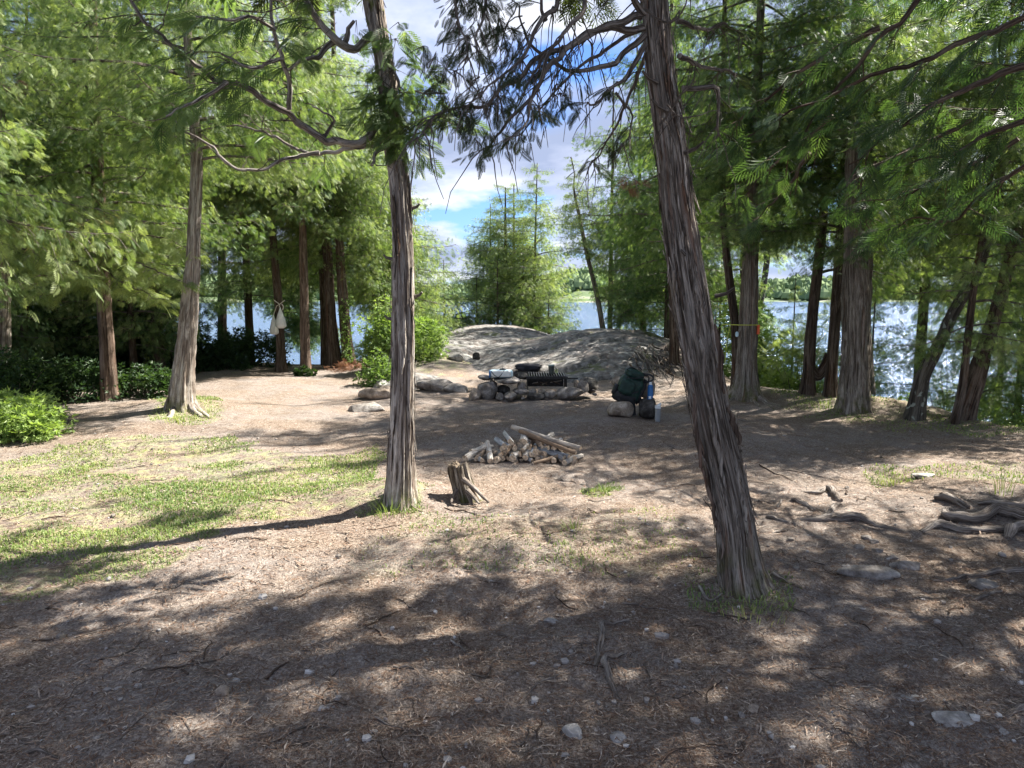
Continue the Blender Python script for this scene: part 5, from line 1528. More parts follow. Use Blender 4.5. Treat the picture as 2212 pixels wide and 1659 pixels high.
# ------------------------------------------------------------------ ground litter, grass, gravel (uncountable)
def wedge(n, y0, y1, k=1.0, half=0.78):
    y = y0 * (y1 / y0) ** (rng.random(n) ** k)
    x = rng.uniform(-half, half, n) * (y + 0.3)
    return x, y

def slivers(n, y0, y1, l0, l1, wd, mb, curve=0.15, tint=(0, 1), k=1.0, mask=None):
    x, y = wedge(n, y0, y1, k)
    if mask is not None:
        kk = mask(x, y); x, y = x[kk], y[kk]; n = len(x)
    L = rng.uniform(l0, l1, n) * (0.7 + y * 0.06); W = wd * rng.uniform(.6, 1.5, n) * (0.6 + y * 0.12)
    a = rng.uniform(0, pi, n)
    d = np.stack([np.cos(a), np.sin(a), rng.normal(0, .12, n)], 1); s_ = np.stack([-np.sin(a), np.cos(a), 0 * a], 1)
    z = zg(x, y) + 0.004
    c = np.stack([x, y, z + np.abs(rng.normal(0, .004, n))], 1)
    b = s_ * (curve * L * rng.normal(0, 1, n))[:, None]
    p0 = c - d * L[:, None] / 2 + b; p1 = c + d * L[:, None] / 2 + b; up = np.array([0, 0, 1]) * W[:, None]
    v = np.stack([p0, c + s_ * W[:, None] + up * .4, c - s_ * W[:, None] + up * .4, p1], 1)
    f = np.array([[0, 2, 1], [1, 2, 3]])[None] + (np.arange(n) * 4)[:, None, None]
    mb.add(v.reshape(-1, 3), f.reshape(-1, 3), tint=np.repeat(np.clip(rng.beta(1.6, 2.0, n) * (tint[1] - tint[0]) + tint[0], 0, 1), 2))
mb = MB()
slivers(70000, 1.9, 9.0, .012, .055, .0021, mb)
slivers(9000, 1.9, 12.0, .03, .11, .0028, mb, .1)
def redzone(x, y):
    ox, oy, dp = proj(np.stack([x, y, 0 * x], 1))
    return (ox > 900) & (oy > 1200) & (fbm(x * 1.5, y * 1.5, 0, 77, 2) > -0.1)
slivers(34000, 1.9, 5.0, .012, .05, .0017, mb, .2, (0.0, .7), 1.0, redzone)
tag(mb.build('needle_litter', M['litter']), 'brown needles, bark bits and fine twigs strewn over the clearing', 'litter', kind='stuff')

mb = MB()
x, y = wedge(1100, 2.0, 9.0, 1.0); n = len(x)
sv, sq = sphere(5, 4); 
sz = rng.gamma(2.0, .0032, n) + .002
vv = sv[None] * (sz[:, None, None] * rng.uniform(.6, 1.3, (n, 1, 3))) * np.array([1, 1, .6]) * rng.uniform(.75, 1.2, (n, len(sv), 1))
vv = vv + np.stack([x, y, zg(x, y) + sz * .3], 1)[:, None, :]
ft = np.concatenate([sq[:, [0, 1, 2]], sq[:, [0, 2, 3]]])
ff = ft[None] + (np.arange(n) * len(sv))[:, None, None]
mb.add(vv.reshape(-1, 3), ff.reshape(-1, 3), tint=np.repeat(rng.beta(1.5, 2, n), len(ft)))
tag(mb.build('gravel', M['gravel']), 'small grit and pebbles scattered in the soil', 'gravel', kind='stuff')

mb = MB()
x, y = wedge(420000, 2.4, 13.5, .75, .85)
g_ = ongrass(x, y)
cl = fbm(x * 2.2, y * 2.2, 0, 81, 3)
pr = g_ * sst(-0.8, 0.5, cl) * 0.85
kk = rng.random(len(x)) < pr
x, y, cl = x[kk], y[kk], cl[kk]; n = len(x)
hh = rng.uniform(.010, .030, n) * (1 + .5 * (cl > .5)); W = .0016 + .00042 * y
a = rng.uniform(0, 2 * pi, n); ln = rng.uniform(.3, 1.2, n)
b = np.stack([x, y, zg(x, y) - .003], 1); d = np.stack([np.cos(a), np.sin(a), 0 * a], 1); s_ = np.stack([-np.sin(a), np.cos(a), 0 * a], 1)
m1 = b + d * (hh * ln * .35)[:, None] + np.array([0, 0, 1]) * (hh * .65)[:, None]
e = b + d * (hh * ln)[:, None] + np.array([0, 0, 1]) * (hh)[:, None] * (1.1 - .4 * ln)[:, None]
v = np.stack([b - s_ * W[:, None], b + s_ * W[:, None], m1 - s_ * W[:, None] * .8, m1 + s_ * W[:, None] * .8, e], 1)
f = np.array([[0, 1, 3], [0, 3, 2], [2, 3, 4]])[None] + (np.arange(n) * 5)[:, None, None]
tg = np.clip(.35 + .25 * fbm(x * 1.1, y * 1.1, 0, 85, 2) + rng.normal(0, .22, n), 0, 1)
mb.add(v.reshape(-1, 3), f.reshape(-1, 3), tint=np.repeat(tg, 3))
tag(mb.build('grass', M['grass']), 'thin trampled grass growing over the soil', 'grass', kind='stuff')
print('TRIS litter', TRIS[0], 'grass blades', n)

# grass tufts that stand out
def grass_tuft(label, ox, oy, n=60, h=.12, rad=.08, tint=.4, seed=0, group='grass tufts'):
    rs = np.random.default_rng(seed + 700); c = G(ox, oy, HG)
    mb = MB()
    for i in range(n):
        a = rs.uniform(0, 2 * pi); r_ = rad * rs.random() ** .7
        b = c + np.array([cos(a) * r_, sin(a) * r_, -.01]); hh = h * rs.uniform(.5, 1.1); ln = rs.uniform(.2, .8)
        d = np.array([cos(a), sin(a), 0]); s_ = np.array([-sin(a), cos(a), 0]) * .0022
        p = [b + d * hh * ln * t * t + np.array([0, 0, hh * (t - .25 * ln * t * t)]) for t in (0, .4, .75, 1)]
        v = [p[0] - s_, p[0] + s_, p[1] - s_, p[1] + s_, p[2] - s_ * .7, p[2] + s_ * .7, p[3]]
        mb.add(v, [[0, 1, 3], [0, 3, 2], [2, 3, 5], [2, 5, 4], [4, 5, 6]], tint=float(np.clip(tint + rs.normal(0, .15), 0, 1)))
    tag(mb.build('grass_tuft', M['grass'], origin=c), label, 'grass tuft', group, kind='stuff')
grass_tuft('grass tuft in the middle ground right of the stump', 1308, 1062, 70, .10, .10, .2, 1)
grass_tuft('tall grass with pale seed heads at the foot of the centre cedar', 845, 1108, 110, .17, .16, .35, 2)
grass_tuft('dry grass tuft round the base of the leaning foreground cedar', 1620, 1312, 90, .08, .22, .85, 3)
grass_tuft('grass tuft in the shade below the centre, by the dapples', 1240, 1145, 50, .09, .08, .6, 4)
grass_tuft('yellowish grass tuft on the open soil at the far right', 1925, 1045, 60, .10, .12, .7, 5)
grass_tuft('grass growing at the foot of the massive grey trunk', 1790, 880, 90, .18, .3, .6, 6)
grass_tuft('dry grass round the flared roots of the sunlit left trunk', 400, 905, 110, .12, .4, .85, 7)
grass_tuft('small grass patch right of the sunlit left trunk', 455, 888, 70, .10, .2, .6, 8)
grass_tuft('tall sparse grass blades behind the right-hand roots', 2165, 1065, 30, .24, .12, .6, 9)

# ------------------------------------------------------------------ sticks, stones, roots
def stick(mb, c, L, ang, r, seed, bend=.15, n=5, branch=False, rise=0.006):
    rs = np.random.default_rng(seed)
    k = 8; s_ = np.linspace(-.5, .5, k)
    d = np.array([cos(ang), sin(ang)]); e = np.array([-sin(ang), cos(ang)])
    off = bend * L * (fbm(s_ * 3 + seed, 0, 0, seed, 2)) * .5
    xy = c[:2] + d * (L * s_)[:, None] + e * off[:, None]
    z = zg(xy[:, 0], xy[:, 1]) + r * .8 + rise * rs.random()
    P = np.column_stack([xy, z])
    tube(mb, P, np.linspace(r, r * .45, k), n)
    if branch:
        i = rs.integers(2, 5); a2 = ang + rs.choice([-1, 1]) * rs.uniform(.5, .9)
        q2 = P[i, :2] + np.array([cos(a2), sin(a2)]) * (L * .35 * np.linspace(0, 1, 5))[:, None]
        tube(mb, np.column_stack([q2, zg(q2[:, 0], q2[:, 1]) + r]), np.linspace(r * .6, r * .2, 5), n)
    return P

rsK = np.random.default_rng(5)
TG = 'dead twigs scattered on the ground'
def otwig(label, pts, r, mt='branch', name='fallen_twig', group=TG, lift_=0.8, taper=.45, cat='stick'):
    g_ = [G(x, y, HG) for x, y in pts]
    xy = spline(g_, 16)[0]
    xy[:, 2] = zg(xy[:, 0], xy[:, 1]) + r * lift_
    mb = MB(); tube(mb, xy, np.linspace(r, r * taper, 16), 7, rf=bark_rf(int(pts[0][0]), .12))
    return tag(mb.build(name, M[mt], origin=xy[8], smooth=True), label, cat, group)
cr = lambda x, y: (x * 2016 / 2212 / 1.8228, (1900 + y * 2016 / 2212) / 1.8228)
cr2 = lambda x, y: ((2016 + x * 2016 / 2212) / 1.8228, (1900 + y * 2016 / 2212) / 1.8228)
tw_specs = [
    ('long forked pale stick lying left of centre in the foreground', [cr(760, 810), cr(900, 775), cr(980, 740), cr(1045, 705)], .009, 'root'),
    ('thick short dark stick with a broken end, below the forked stick', [cr(1145, 850), cr(1200, 815), cr(1250, 785)], .010, 'bark_dark'),
    ('curved grey twig arcing across the lower foreground', [cr(1165, 1135), cr(1280, 1090), cr(1380, 1065), cr(1530, 1080)], .007, 'branch'),
    ('long thin diagonal twig in the shade at the left', [cr(975, 550), cr(1050, 500), cr(1120, 450)], .006, 'branch'),
    ('pale twig on the sunlit strip near the left edge', [cr(160, 560), cr(250, 525), cr(350, 510)], .007, 'driftwood'),
    ('short thick stick at the bottom left corner', [cr(115, 1190), cr(180, 1185), cr(250, 1200)], .010, 'root'),
    ('thin curling root twig near the bottom left', [cr(60, 1010), cr(50, 1070), cr(100, 1130), cr(200, 1130)], .005, 'root'),
    ('straight twig at the lower left pointing to the shade', [cr(510, 1135), cr(580, 1070), cr(630, 1020)], .006, 'branch'),
    ('wavy twig with a crook in the lower middle left', [cr(755, 985), cr(790, 1040), cr(830, 1095)], .006, 'root'),
    ('twig running parallel to the picture foot left of centre', [cr(1150, 1165), cr(1290, 1145), cr(1400, 1110)], .006, 'branch'),
    ('stick slanting in the shade left of the bright dapple', [cr(1580, 630), cr(1650, 595), cr(1720, 568)], .008, 'bark_dark'),
    ('pale peeled stick next to a round pebble in a sun patch', [cr(1950, 700), cr(2000, 725), cr(2010, 735)], .012, 'driftwood'),
    ('short grey stick lying flat left of the twin root pieces', [cr(1700, 815), cr(1790, 820)], .010, 'root'),
    ('dark twig on the grass edge above the trunk shadow', [cr(1090, 65), cr(1170, 80), cr(1280, 90)], .009, 'bark_red'),
    ('long twig in the left middle shade', [cr(400, 780), cr(560, 735), cr(630, 650)], .006, 'branch'),
    ('straight twig level with the forked stick, left of it', [cr(720, 748), cr(880, 745)], .006, 'branch'),
    ('stick at the lower centre right edge of the litter', [cr(1620, 1040), cr(1700, 1060), cr(1770, 1080)], .008, 'root'),
    ('pale Y-shaped twig in front of the leaning cedar roots', [cr2(810, 455), cr2(830, 495), cr2(860, 510), cr2(910, 490)], .014, 'driftwood'),
    ('long thin stick running left from the leaning cedar roots', [cr2(480, 535), cr2(620, 550), cr2(700, 565)], .008, 'root'),
    ('thin twig right of the twin root pieces, pointing at the viewer', [cr2(570, 795), cr2(600, 880), cr2(640, 960)], .005, 'branch'),
    ('angled twig in the right foreground litter', [cr2(905, 855), cr2(845, 910), cr2(845, 965)], .006, 'bark_dark'),
    ('short twig crossing the litter bottom right of centre', [cr2(875, 1180), cr2(940, 1175), cr2(990, 1140)], .007, 'branch'),
    ('pale thin stick lying in the bright patch right of the leaning cedar', [cr2(1090, 700), cr2(1150, 670), cr2(1210, 655)], .005, 'driftwood'),
    ('diagonal stick among the needles at the lower right', [cr2(1290, 820), cr2(1380, 870)], .006, 'branch'),
    ('thin straight stick on the open soil left of the right-hand roots', [(1640, 1005), (1680, 1025), (1712, 1040)], .009, 'bark_dark'),
    ('long thin curved stick on the open soil above the right-hand roots', [(1690, 1015), (1760, 1028), (1810, 1042)], .008, 'root'),
    ('fallen branch on the soil between stump and leaning cedar', [(960, 1100), (1000, 1108), (1060, 1118)], .008, 'bark_red'),
    ('stick beside the woodpile on the right', [(1530, 900), (1580, 905), (1620, 912)], .012, 'root'),
    ('two-pronged twig at the left in front of the sunlit strip', [cr(930, 415), cr(990, 420), cr(1030, 400)], .008, 'driftwood'),
    ('dark twig at the far left edge of the foreground', [cr(-40, 640), cr(30, 638), cr(80, 632)], .006, 'bark_dark'),
]
for lab, pts, r_, mt in tw_specs:
    otwig(lab, pts, r_ * .75, mt)
for i in range(120):
    y_ = 2.1 * (8 / 2.1) ** rsK.random(); x_ = rsK.uniform(-.72, .72) * y_
    mb = MB(); L = rsK.uniform(.08, .30)
    stick(mb, np.array([x_, y_]), L, rsK.uniform(0, pi), rsK.uniform(.0022, .0055) * (.75 + .08 * y_), 1000 + i, .3, 5, rsK.random() < .3)
    o = mb.build('fallen_twig', [M['branch'], M['bark_dark'], M['root'], M['bark_red']][i % 4], origin=(x_, y_, float(HG(x_, y_))), smooth=True)
    tag(o, 'thin dead twig lying loose on the needle-strewn soil', 'stick', 'small loose twigs on the soil')

def stone(label, ox, oy, size, mt, seed, name='stone', group=None, rz=0, sink=.3, cuts=11, tilt=0, cat='stone', f=H, base=None):
    p = G(ox, oy, f) if base is None else np.asarray(base, float)
    mb = MB(); rock(mb, p + np.array([0, 0, size[2] * (.5 - sink)]), size, seed, rz, cuts, tilt=tilt)
    return tag(mb.build(name, M[mt], origin=p, smooth=True), label, cat, group)
PGp = 'stones lying in the foreground soil'
stone('pale upright-pointed stone at the bottom, left of a smaller pale one', *cr2(258, 1095), (.055, .075, .05), 'stone_pale', 1, group=PGp, rz=.2)
stone('small pale stone at the bottom right of the pointed one', *cr2(462, 1112), (.05, .05, .03), 'stone_pale', 2, group=PGp)
stone('low lichen-white stone in the lower right', *cr2(1930, 1030), (.15, .09, .035), 'stone_pale', 3, group=PGp)
stone('small white stone right of the lichen-white one', *cr2(2110, 1080), (.05, .04, .02), 'stone_pale', 4, group=PGp)
stone('white flat stone split in two, above the lichen-white one', *cr2(1730, 940), (.10, .05, .02), 'stone_pale', 5, group=PGp)
stone('pinkish pebble right of centre in the needles', *cr2(1040, 985), (.04, .04, .035), 'stone_tan', 6, group=PGp)
stone('round tan pebble in the left foreground', *cr(952, 915), (.05, .045, .04), 'stone_tan', 7, group=PGp)
stone('square pale pebble left of centre in the foreground', *cr(1432, 975), (.035, .03, .02), 'stone_pale', 8, group=PGp)
stone('pale pebble near the upper left of the foreground shade', *cr(1020, 860), (.025, .022, .016), 'stone_pale', 9, group=PGp)
stone('half-buried flat grey rock right of the leaning cedar', *cr2(1540, 405), (.26, .14, .06), 'stone', 10, group=PGp)
stone('half-buried grey rock above the flat one, right of the leaning cedar', *cr2(1700, 365), (.14, .09, .05), 'stone', 11, group=PGp)
stone('white flat stone on the far right open soil', 1995, 1030, (.16, .10, .04), 'stone_pale', 12, group=PGp)
stone('pale flat stone left of the twin root pieces', *cr2(168, 600), (.06, .04, .025), 'stone_pale', 13, group=PGp)
stone('grey stone under the lowest right-hand root', *cr2(2040, 450), (.12, .08, .05), 'stone', 14, group=PGp)
for i in range(16):
    y_ = 2.2 * (5.5 / 2.2) ** rsK.random(); x_ = rsK.uniform(-.7, .7) * y_
    sz_ = rsK.uniform(.010, .026)
    mb = MB(); p_ = np.array([x_, y_, float(zg(x_, y_))]); rock(mb, p_ + np.array([0, 0, sz_ * .2]), (sz_ * 1.2, sz_, sz_ * .7), 60 + i, rsK.uniform(0, 3), 8, 10, 7)
    tag(mb.build('pebble', M['stone_pale' if i % 3 == 0 else 'stone_tan' if i % 3 == 1 else 'stone'], origin=p_, smooth=True), 'tiny pale pebble lying in the foreground soil', 'pebble', 'tiny pebbles in the foreground')
for i, (ox_, oy_) in enumerate([cr2(1500, 285), cr2(1580, 300), cr2(1560, 262), cr2(1460, 325), cr2(1640, 330), cr2(1530, 245)]):
    stone('broken grey stone chip in the scatter below the long root', ox_, oy_, (.06, .05, .03), 'stone', 120 + i, group='stone chips below the long root')

# exposed roots
def oroot(label, pts, r0, r1, mt='root', lifts=None, group='exposed weathered roots', n=14, extra=None, flat=.75, sd=0):
    g_ = [G(x, y, HG) for x, y in pts]
    P, s_ = spline(g_, max(20, int(14 * len(pts))))
    t = np.linspace(0, 1, len(P))
    lf = np.interp(t, np.linspace(0, 1, len(lifts)), lifts) if lifts is not None else np.full(len(P), .35)
    r0, r1 = r0 * .82, r1 * .82
    R_ = np.interp(t, np.linspace(0, 1, 5), [r0 * .55, r0, r0 * .95, (r0 + r1) / 2, r1])
    P[:, 2] = zg(P[:, 0], P[:, 1]) + R_ * (lf - .18)
    P[:, 0] += .006 * fbm(s_ * 9, 0, 0, sd + 3, 2)
    mb = MB(); tube(mb, P, R_, n, rf=bark_rf(sd + 40, .2, twist=1.2))
    o = mb.build('exposed_root', M[mt], origin=P[len(P) // 2], smooth=True)
    return tag(o, label, 'root', group)
c6 = lambda x, y: ((2900 + x * 1132 / 2212) / 1.8228, (1850 + y * 1132 / 2212) / 1.8228)
oroot('upper of the two grey root pieces breaking through the foreground soil', [cr2(500, 602), cr2(440, 612), cr2(392, 620), cr2(385, 690), cr2(365, 760), cr2(358, 825)], .020, .010, sd=1, lifts=[0, .4, .7, .7, .5, .1])
oroot('lower grey root piece in the foreground, right of and nearer than its twin', [cr2(490, 735), cr2(440, 760), cr2(402, 775), cr2(420, 850), cr2(440, 900), cr2(470, 945)], .022, .009, sd=2, lifts=[0, .3, .8, .7, .5, .0])
oroot('long low root humping across the right middle ground', [c6(470, 385), c6(620, 405), c6(750, 385), c6(920, 385), c6(1050, 420), c6(1200, 460), c6(1300, 470)], .045, .02, sd=3, lifts=[-.2, .3, .6, .8, .6, .2, -.5])
oroot('crooked pale root arching out of the sunlit soil', [c6(500, 170), c6(620, 190), c6(700, 165), c6(760, 210), c6(800, 250)], .038, .028, sd=4, lifts=[-.2, .6, 1.2, .9, .3])
oroot('short pale stub of root beside the crooked one', [c6(800, 270), c6(750, 300), c6(700, 360)], .036, .030, sd=5, lifts=[.2, .5, .1])
oroot('pointed dark-ended root piece left of the crooked root', [c6(415, 240), c6(470, 255), c6(540, 280), c6(610, 315)], .030, .010, sd=6, lifts=[1.0, .8, .4, -.2])
oroot('small pale root stub right behind the leaning cedar', [c6(345, 235), c6(330, 270), c6(315, 300)], .018, .015, sd=7)
oroot('short brown root segment left of the long low root', [c6(230, 365), c6(290, 385), c6(380, 405)], .024, .014, sd=8, lifts=[.5, .6, 0])
oroot('thin sunlit root right of the leaning cedar at trunk height', [c6(130, 250), c6(200, 245), c6(270, 262)], .012, .008, sd=9)
oroot('thin dark root segment below the brown one', [c6(270, 495), c6(330, 485), c6(390, 478)], .012, .016, sd=10, lifts=[.2, .5, .8])
oroot('topmost short root slab at the right edge pile, pale on top', [c6(1520, 235), c6(1600, 245), c6(1680, 270), c6(1790, 300)], .045, .025, sd=11, lifts=[1.0, 1.0, .9, .4])
oroot('dark squared root end at the back of the right-hand root pile', [c6(1850, 268), c6(1950, 275), c6(2060, 290), c6(2230, 300), c6(2330, 320)], .036, .030, sd=12, lifts=[.9, .9, .8, .8, .8])
oroot('thick twisting main root of the right-hand pile', [c6(1610, 330), c6(1630, 385), c6(1750, 405), c6(1880, 400), c6(1990, 360), c6(2110, 375), c6(2230, 400), c6(2400, 420)], .052, .060, sd=13, lifts=[1.2, 1.0, .9, .9, 1.2, 1.2, 1.0, 1.0])
oroot('smooth low root in front of the right-hand pile', [c6(1420, 480), c6(1560, 440), c6(1700, 470), c6(1850, 490), c6(2000, 480), c6(2150, 470)], .042, .030, sd=14, lifts=[0, .7, .7, .7, .7, .5])
oroot('root curling out of the ground at the right edge, nearest of the pile', [c6(2080, 540), c6(2120, 500), c6(2200, 480), c6(2320, 500)], .048, .05, sd=15, lifts=[.3, 1.2, 1.3, 1.2])
oroot('long root lying in the shade at the right edge', [c6(1500, 865), c6(1620, 860), c6(1760, 840), c6(1900, 820), c6(2050, 800), c6(2330, 780)], .020, .045, sd=16, lifts=[0, .4, .6, .8, .9, .9])
oroot('thin pale root below the long shaded one', [c6(1810, 1000), c6(1900, 985), c6(1980, 945), c6(2070, 940)], .014, .012, sd=17)
oroot('dark root tip at the right edge near the bottom', [cr2(2110, 1040), cr2(2160, 1010), cr2(2260, 975)], .016, .03, sd=18)
for i, (pts) in enumerate([[(455, 905), (430, 890), (415, 875)], [(360, 905), (375, 890), (385, 870)], [(440, 903), (420, 893), (408, 880)]]):
    oroot(['gnarled root flaring right from the sunlit left trunk', 'gnarled root flaring left from the sunlit left trunk', 'knobbly middle root at the foot of the sunlit left trunk'][i], pts, .05, .08, 'bark_lit', [0, .5, .9], sd=30 + i, group='roots at tree feet')
oroot('pale buttress root running right from the centre foreground cedar', [(912, 1108), (895, 1098), (880, 1080), (876, 1062)], .025, .05, 'bark_lit', [-.2, .4, 1.0, 1.6], sd=34, group='roots at tree feet')
oroot('left buttress root of the centre foreground cedar', [(815, 1095), (830, 1082), (845, 1065)], .025, .05, 'bark', [0, .6, 1.2], sd=35, group='roots at tree feet')
oroot('low root running right from the leaning foreground cedar', [(1735, 1275), (1700, 1262), (1665, 1248)], .018, .045, 'bark', [-.3, .3, .8], sd=36, group='roots at tree feet')
for i, pts in enumerate([[(1560, 872), (1585, 862), (1600, 850)], [(1672, 885), (1650, 870), (1630, 850)], [(1640, 880), (1630, 868), (1620, 850)], [(1690, 880), (1660, 872), (1640, 862)]]):
    oroot(['root spreading left from the rope tree', 'root spreading right from the rope tree', 'middle front root of the rope tree', 'long thin root right of the rope tree'][i], pts, .03, .07, 'bark_lit', [0, .4, .9], sd=50 + i, group='roots at tree feet')
# tangled roots on the bank right of the dome
rt = empty('root_tangle', G(1420, 790, HG), 'tangle of thin bare roots hanging over the soil bank right of the dome', 'roots')
for i in range(34):
    a0 = (rsK.uniform(1360, 1450), rsK.uniform(745, 790)); dx_ = rsK.uniform(-15, 60); dy_ = rsK.uniform(15, 60)
    pts = [a0, (a0[0] + dx_ * .4 + rsK.uniform(-12, 12), a0[1] + dy_ * .5), (a0[0] + dx_, a0[1] + dy_)]
    g_ = [G(x_, y_, H) + np.array([0, -.03, rsK.uniform(.0, .07)]) for x_, y_ in pts]
    P, s_ = spline(g_, 12)
    mb = MB(); tube(mb, P, np.linspace(rsK.uniform(.012, .028), .006, 12), 6, rf=bark_rf(i, .2))
    mb.build('root', M['root' if i % 3 else 'bark_dark'], rt, smooth=True)

# ------------------------------------------------------------------ stump
sb = G(1005, 1078, HG); ks = sb[1] / F * OV
st = empty('tree_stump', sb, 'weathered grey cut stump with a dark side, right of the centre cedar', 'stump')
mb = MB()
P, s_ = spline([at(1008, 1092, sb[1]), at(1003, 1070, sb[1]), at(993, 1030, sb[1]), at(988, 1003, sb[1])], 46)
def srf(TH, S):
    n = bark_rf(77, .20, .28, lobes=3, fh=.09, lobe_amp=.8, twist=.3)(TH, S)
    cut = np.exp(-((np.mod(TH - 4.1 + pi, 2 * pi) - pi) / .22) ** 2)
    return n * (1 - .25 * cut)
T_, U_, V_ = frames(P)
tube(mb, P, np.interp(np.linspace(0, 1, 46), [0, .3, 1], [.112, .092, .080]), 72, rf=srf, caps=False)
vv = mb.v[0].reshape(46, 72, 3)
jag = .022 * fbm(np.cos(np.linspace(0, 2 * pi, 72)) * 2.5, np.sin(np.linspace(0, 2 * pi, 72)) * 2.5, 0, 5, 3)
vv[-1, :, 2] += jag; vv[-2, :, 2] += jag * .7; vv[-3, :, 2] += jag * .3
mb.build('stump_trunk', M['stumpbark'], st, smooth=True)
ring = vv[-1]; c_ = ring.mean(0)
rings = [c_ + (ring - c_) * k_ for k_ in (.97, .75, .5, .25)]
mb2 = MB()
pts_ = np.concatenate(rings + [c_[None]]); pts_[:, 2] += .014 * fbm(pts_[:, 0] * 50, pts_[:, 1] * 50, 0, 9, 2) - .008
fs = []
for k_ in range(3):
    for j_ in range(72):
        j2 = (j_ + 1) % 72; a_ = k_ * 72
        fs += [[a_ + j_, a_ + j2, a_ + 72 + j2], [a_ + j_, a_ + 72 + j2, a_ + 72 + j_]]
for j_ in range(72): fs.append([216 + j_, 216 + (j_ + 1) % 72, 288])
mb2.add(pts_, fs); mb2.build('cut_face', M['rotwood'], st)
for i, pts in enumerate([[(1000, 1035), (1020, 1050), (1040, 1070), (1056, 1085)], [(1010, 1060), (1025, 1075), (1035, 1088)], [(1012, 1065), (1018, 1085), (1019, 1100)], [(985, 1060), (978, 1075), (975, 1085)]]):
    yy = [sb[1] - .08, sb[1] - .14, sb[1] - .20, sb[1] - .24][:len(pts)]
    P, _ = spline([at(x_, y_, q_) for (x_, y_), q_ in zip(pts, yy)], 18)
    mb = MB(); tube(mb, P, np.linspace(.026, .009, 18), 12, rf=bark_rf(60 + i, .2)); mb.build('root', M['root'], st, smooth=True)

# ------------------------------------------------------------------ woodpile
WG = 'short logs of the woodpile'
wp = lambda cx_, cy_: ((1700 + cx_ * 700 / 2212) / 1.8228, (1640 + cy_ * 700 / 2212) / 1.8228)
wb = G(1130, 1002, HG)[1]
def log(label, a, b, r, tint, split=0, seed=0, name='firewood_log', group=WG, n=12, r2=None):
    mb = MB(); k = 7
    P = np.linspace(a, b, k)
    P = P + .006 * np.stack([fbm(np.linspace(0, 2, k), seed, 0, c, 2) for c in range(3)], 1)
    def rf(TH, S):
        m_ = 1 + .07 * fbm(np.cos(TH) * 2 + seed, np.sin(TH) * 2, S * 4, seed, 2)
        if split:
            c = np.cos(TH - seed); m_ = m_ * np.minimum(1, .25 / np.maximum(c, .2))
            if split == 2:
                c2 = np.cos(TH - seed - 1.6); m_ = m_ * np.minimum(1, .35 / np.maximum(c2, .2))
        return m_
    tube(mb, P, np.linspace(r, r2 or r * .93, k), n, tint=tint, rf=rf, capmi=1)
    return tag(mb.build(name, [M['logbark'], M['cutwood']], origin=(np.asarray(a) + b) / 2, smooth=False), label, 'firewood', group)

spec = [  # front end in the crop, direction yaw (deg, 0 = straight back), pitch, length, radius, tint, split, label
    (410, 530, 38, 22, .36, .034, .75, 0, 'pale log at the far left end of the woodpile, angled up to the right'),
    (540, 520, 20, 20, .28, .036, .35, 1, 'reddish split log with a knot at the left end of the pile'),
    (725, 575, -5, 30, .40, .030, .8, 0, 'pale log at the front left of the pile showing a white cut end'),
    (1000, 545, 5, 5, .30, .035, .85, 0, 'whitish log at the bottom centre of the pile'),
    (1528, 567, -4, 3, .30, .026, .5, 0, 'small round-ended log low at the right of the pile'),
    (1165, 510, 12, 25, .32, .030, .7, 0, 'pale log leaning steeply in the centre of the pile'),
    (1225, 480, 20, 28, .30, .024, 1.0, 0, 'grey-blue weathered log leaning beside the steep pale one'),
    (1290, 465, 0, 5, .28, .036, .4, 0, 'brown knotty log in the right centre of the pile'),
    (1370, 345, -25, 12, .34, .036, .15, 2, 'dark brown split wedge near the top of the pile'),
    (1390, 310, 20, 5, .30, .030, .7, 0, 'pale log poking out under the two long poles'),
    (1000, 320, -10, 12, .32, .040, .9, 1, 'broad pale grey split piece on top of the pile'),
    (1130, 320, 5, 15, .32, .042, .85, 1, 'broad cream split piece at the very top of the pile'),
    (1640, 520, -45, 15, .34, .026, 1.0, 0, 'blue-grey weathered stick at the right, upper of two'),
    (1700, 500, -50, 12, .34, .022, 1.0, 0, 'blue-grey weathered stick at the right, lower of two'),
    (900, 410, 5, 5, .30, .040, .35, 0, 'round brown log left of the pale top pieces'),
    (480, 430, 55, 5, .26, .024, .65, 0, 'mossy grey stick lying behind the left end of the pile'),
]
for i, (cx_, cy_, yaw, pt, L, r_, tn, sp_, lab) in enumerate(spec):
    row = (590 - cy_) / 250.0
    Yf = wb - .05 + row * .24
    a = at(*wp(cx_, cy_), Yf)
    a[2] = max(a[2], r_ + float(HG(a[0], a[1])))
    d = np.array([sin(radians(yaw)) * cos(radians(pt)), cos(radians(yaw)) * cos(radians(pt)), sin(radians(pt)) * .55])
    log(lab, a, a + d * L, r_, tn, sp_, 7 + i * 3)
rsW = np.random.default_rng(17)
for row in range(3):
    zc = .030 + row * .046
    xl, xr = [(-.42, .50), (-.36, .44), (-.16, .34), (-.06, .22)][row]
    x_ = xl
    while x_ < xr:
        r_ = rsW.uniform(.019, .036); x_ += r_
        cx0 = x_ + (1130 - 1106) * wb / F * OV
        a = np.array([cx0, wb + .02 + row * .055 + rsW.uniform(-.05, .06), zc + rsW.uniform(-.006, .006) + float(HG(cx0, wb))])
        yw = rsW.normal(0, .28); L = rsW.uniform(.26, .38)
        log('short mixed log packed in the body of the woodpile', a, a + np.array([sin(yw), cos(yw), rsW.uniform(-.06, .12)]) * L, r_, float(rsW.choice([.0, .12, .3, .45, .6, .8, 1.0])), int(rsW.choice([0, 1, 1, 2])), 100 + row * 40 + int(x_ * 100))
        x_ += r_ + .004
pA, pB = at(*wp(1000, 125), wb + .42), at(*wp(1850, 400), wb + .02)
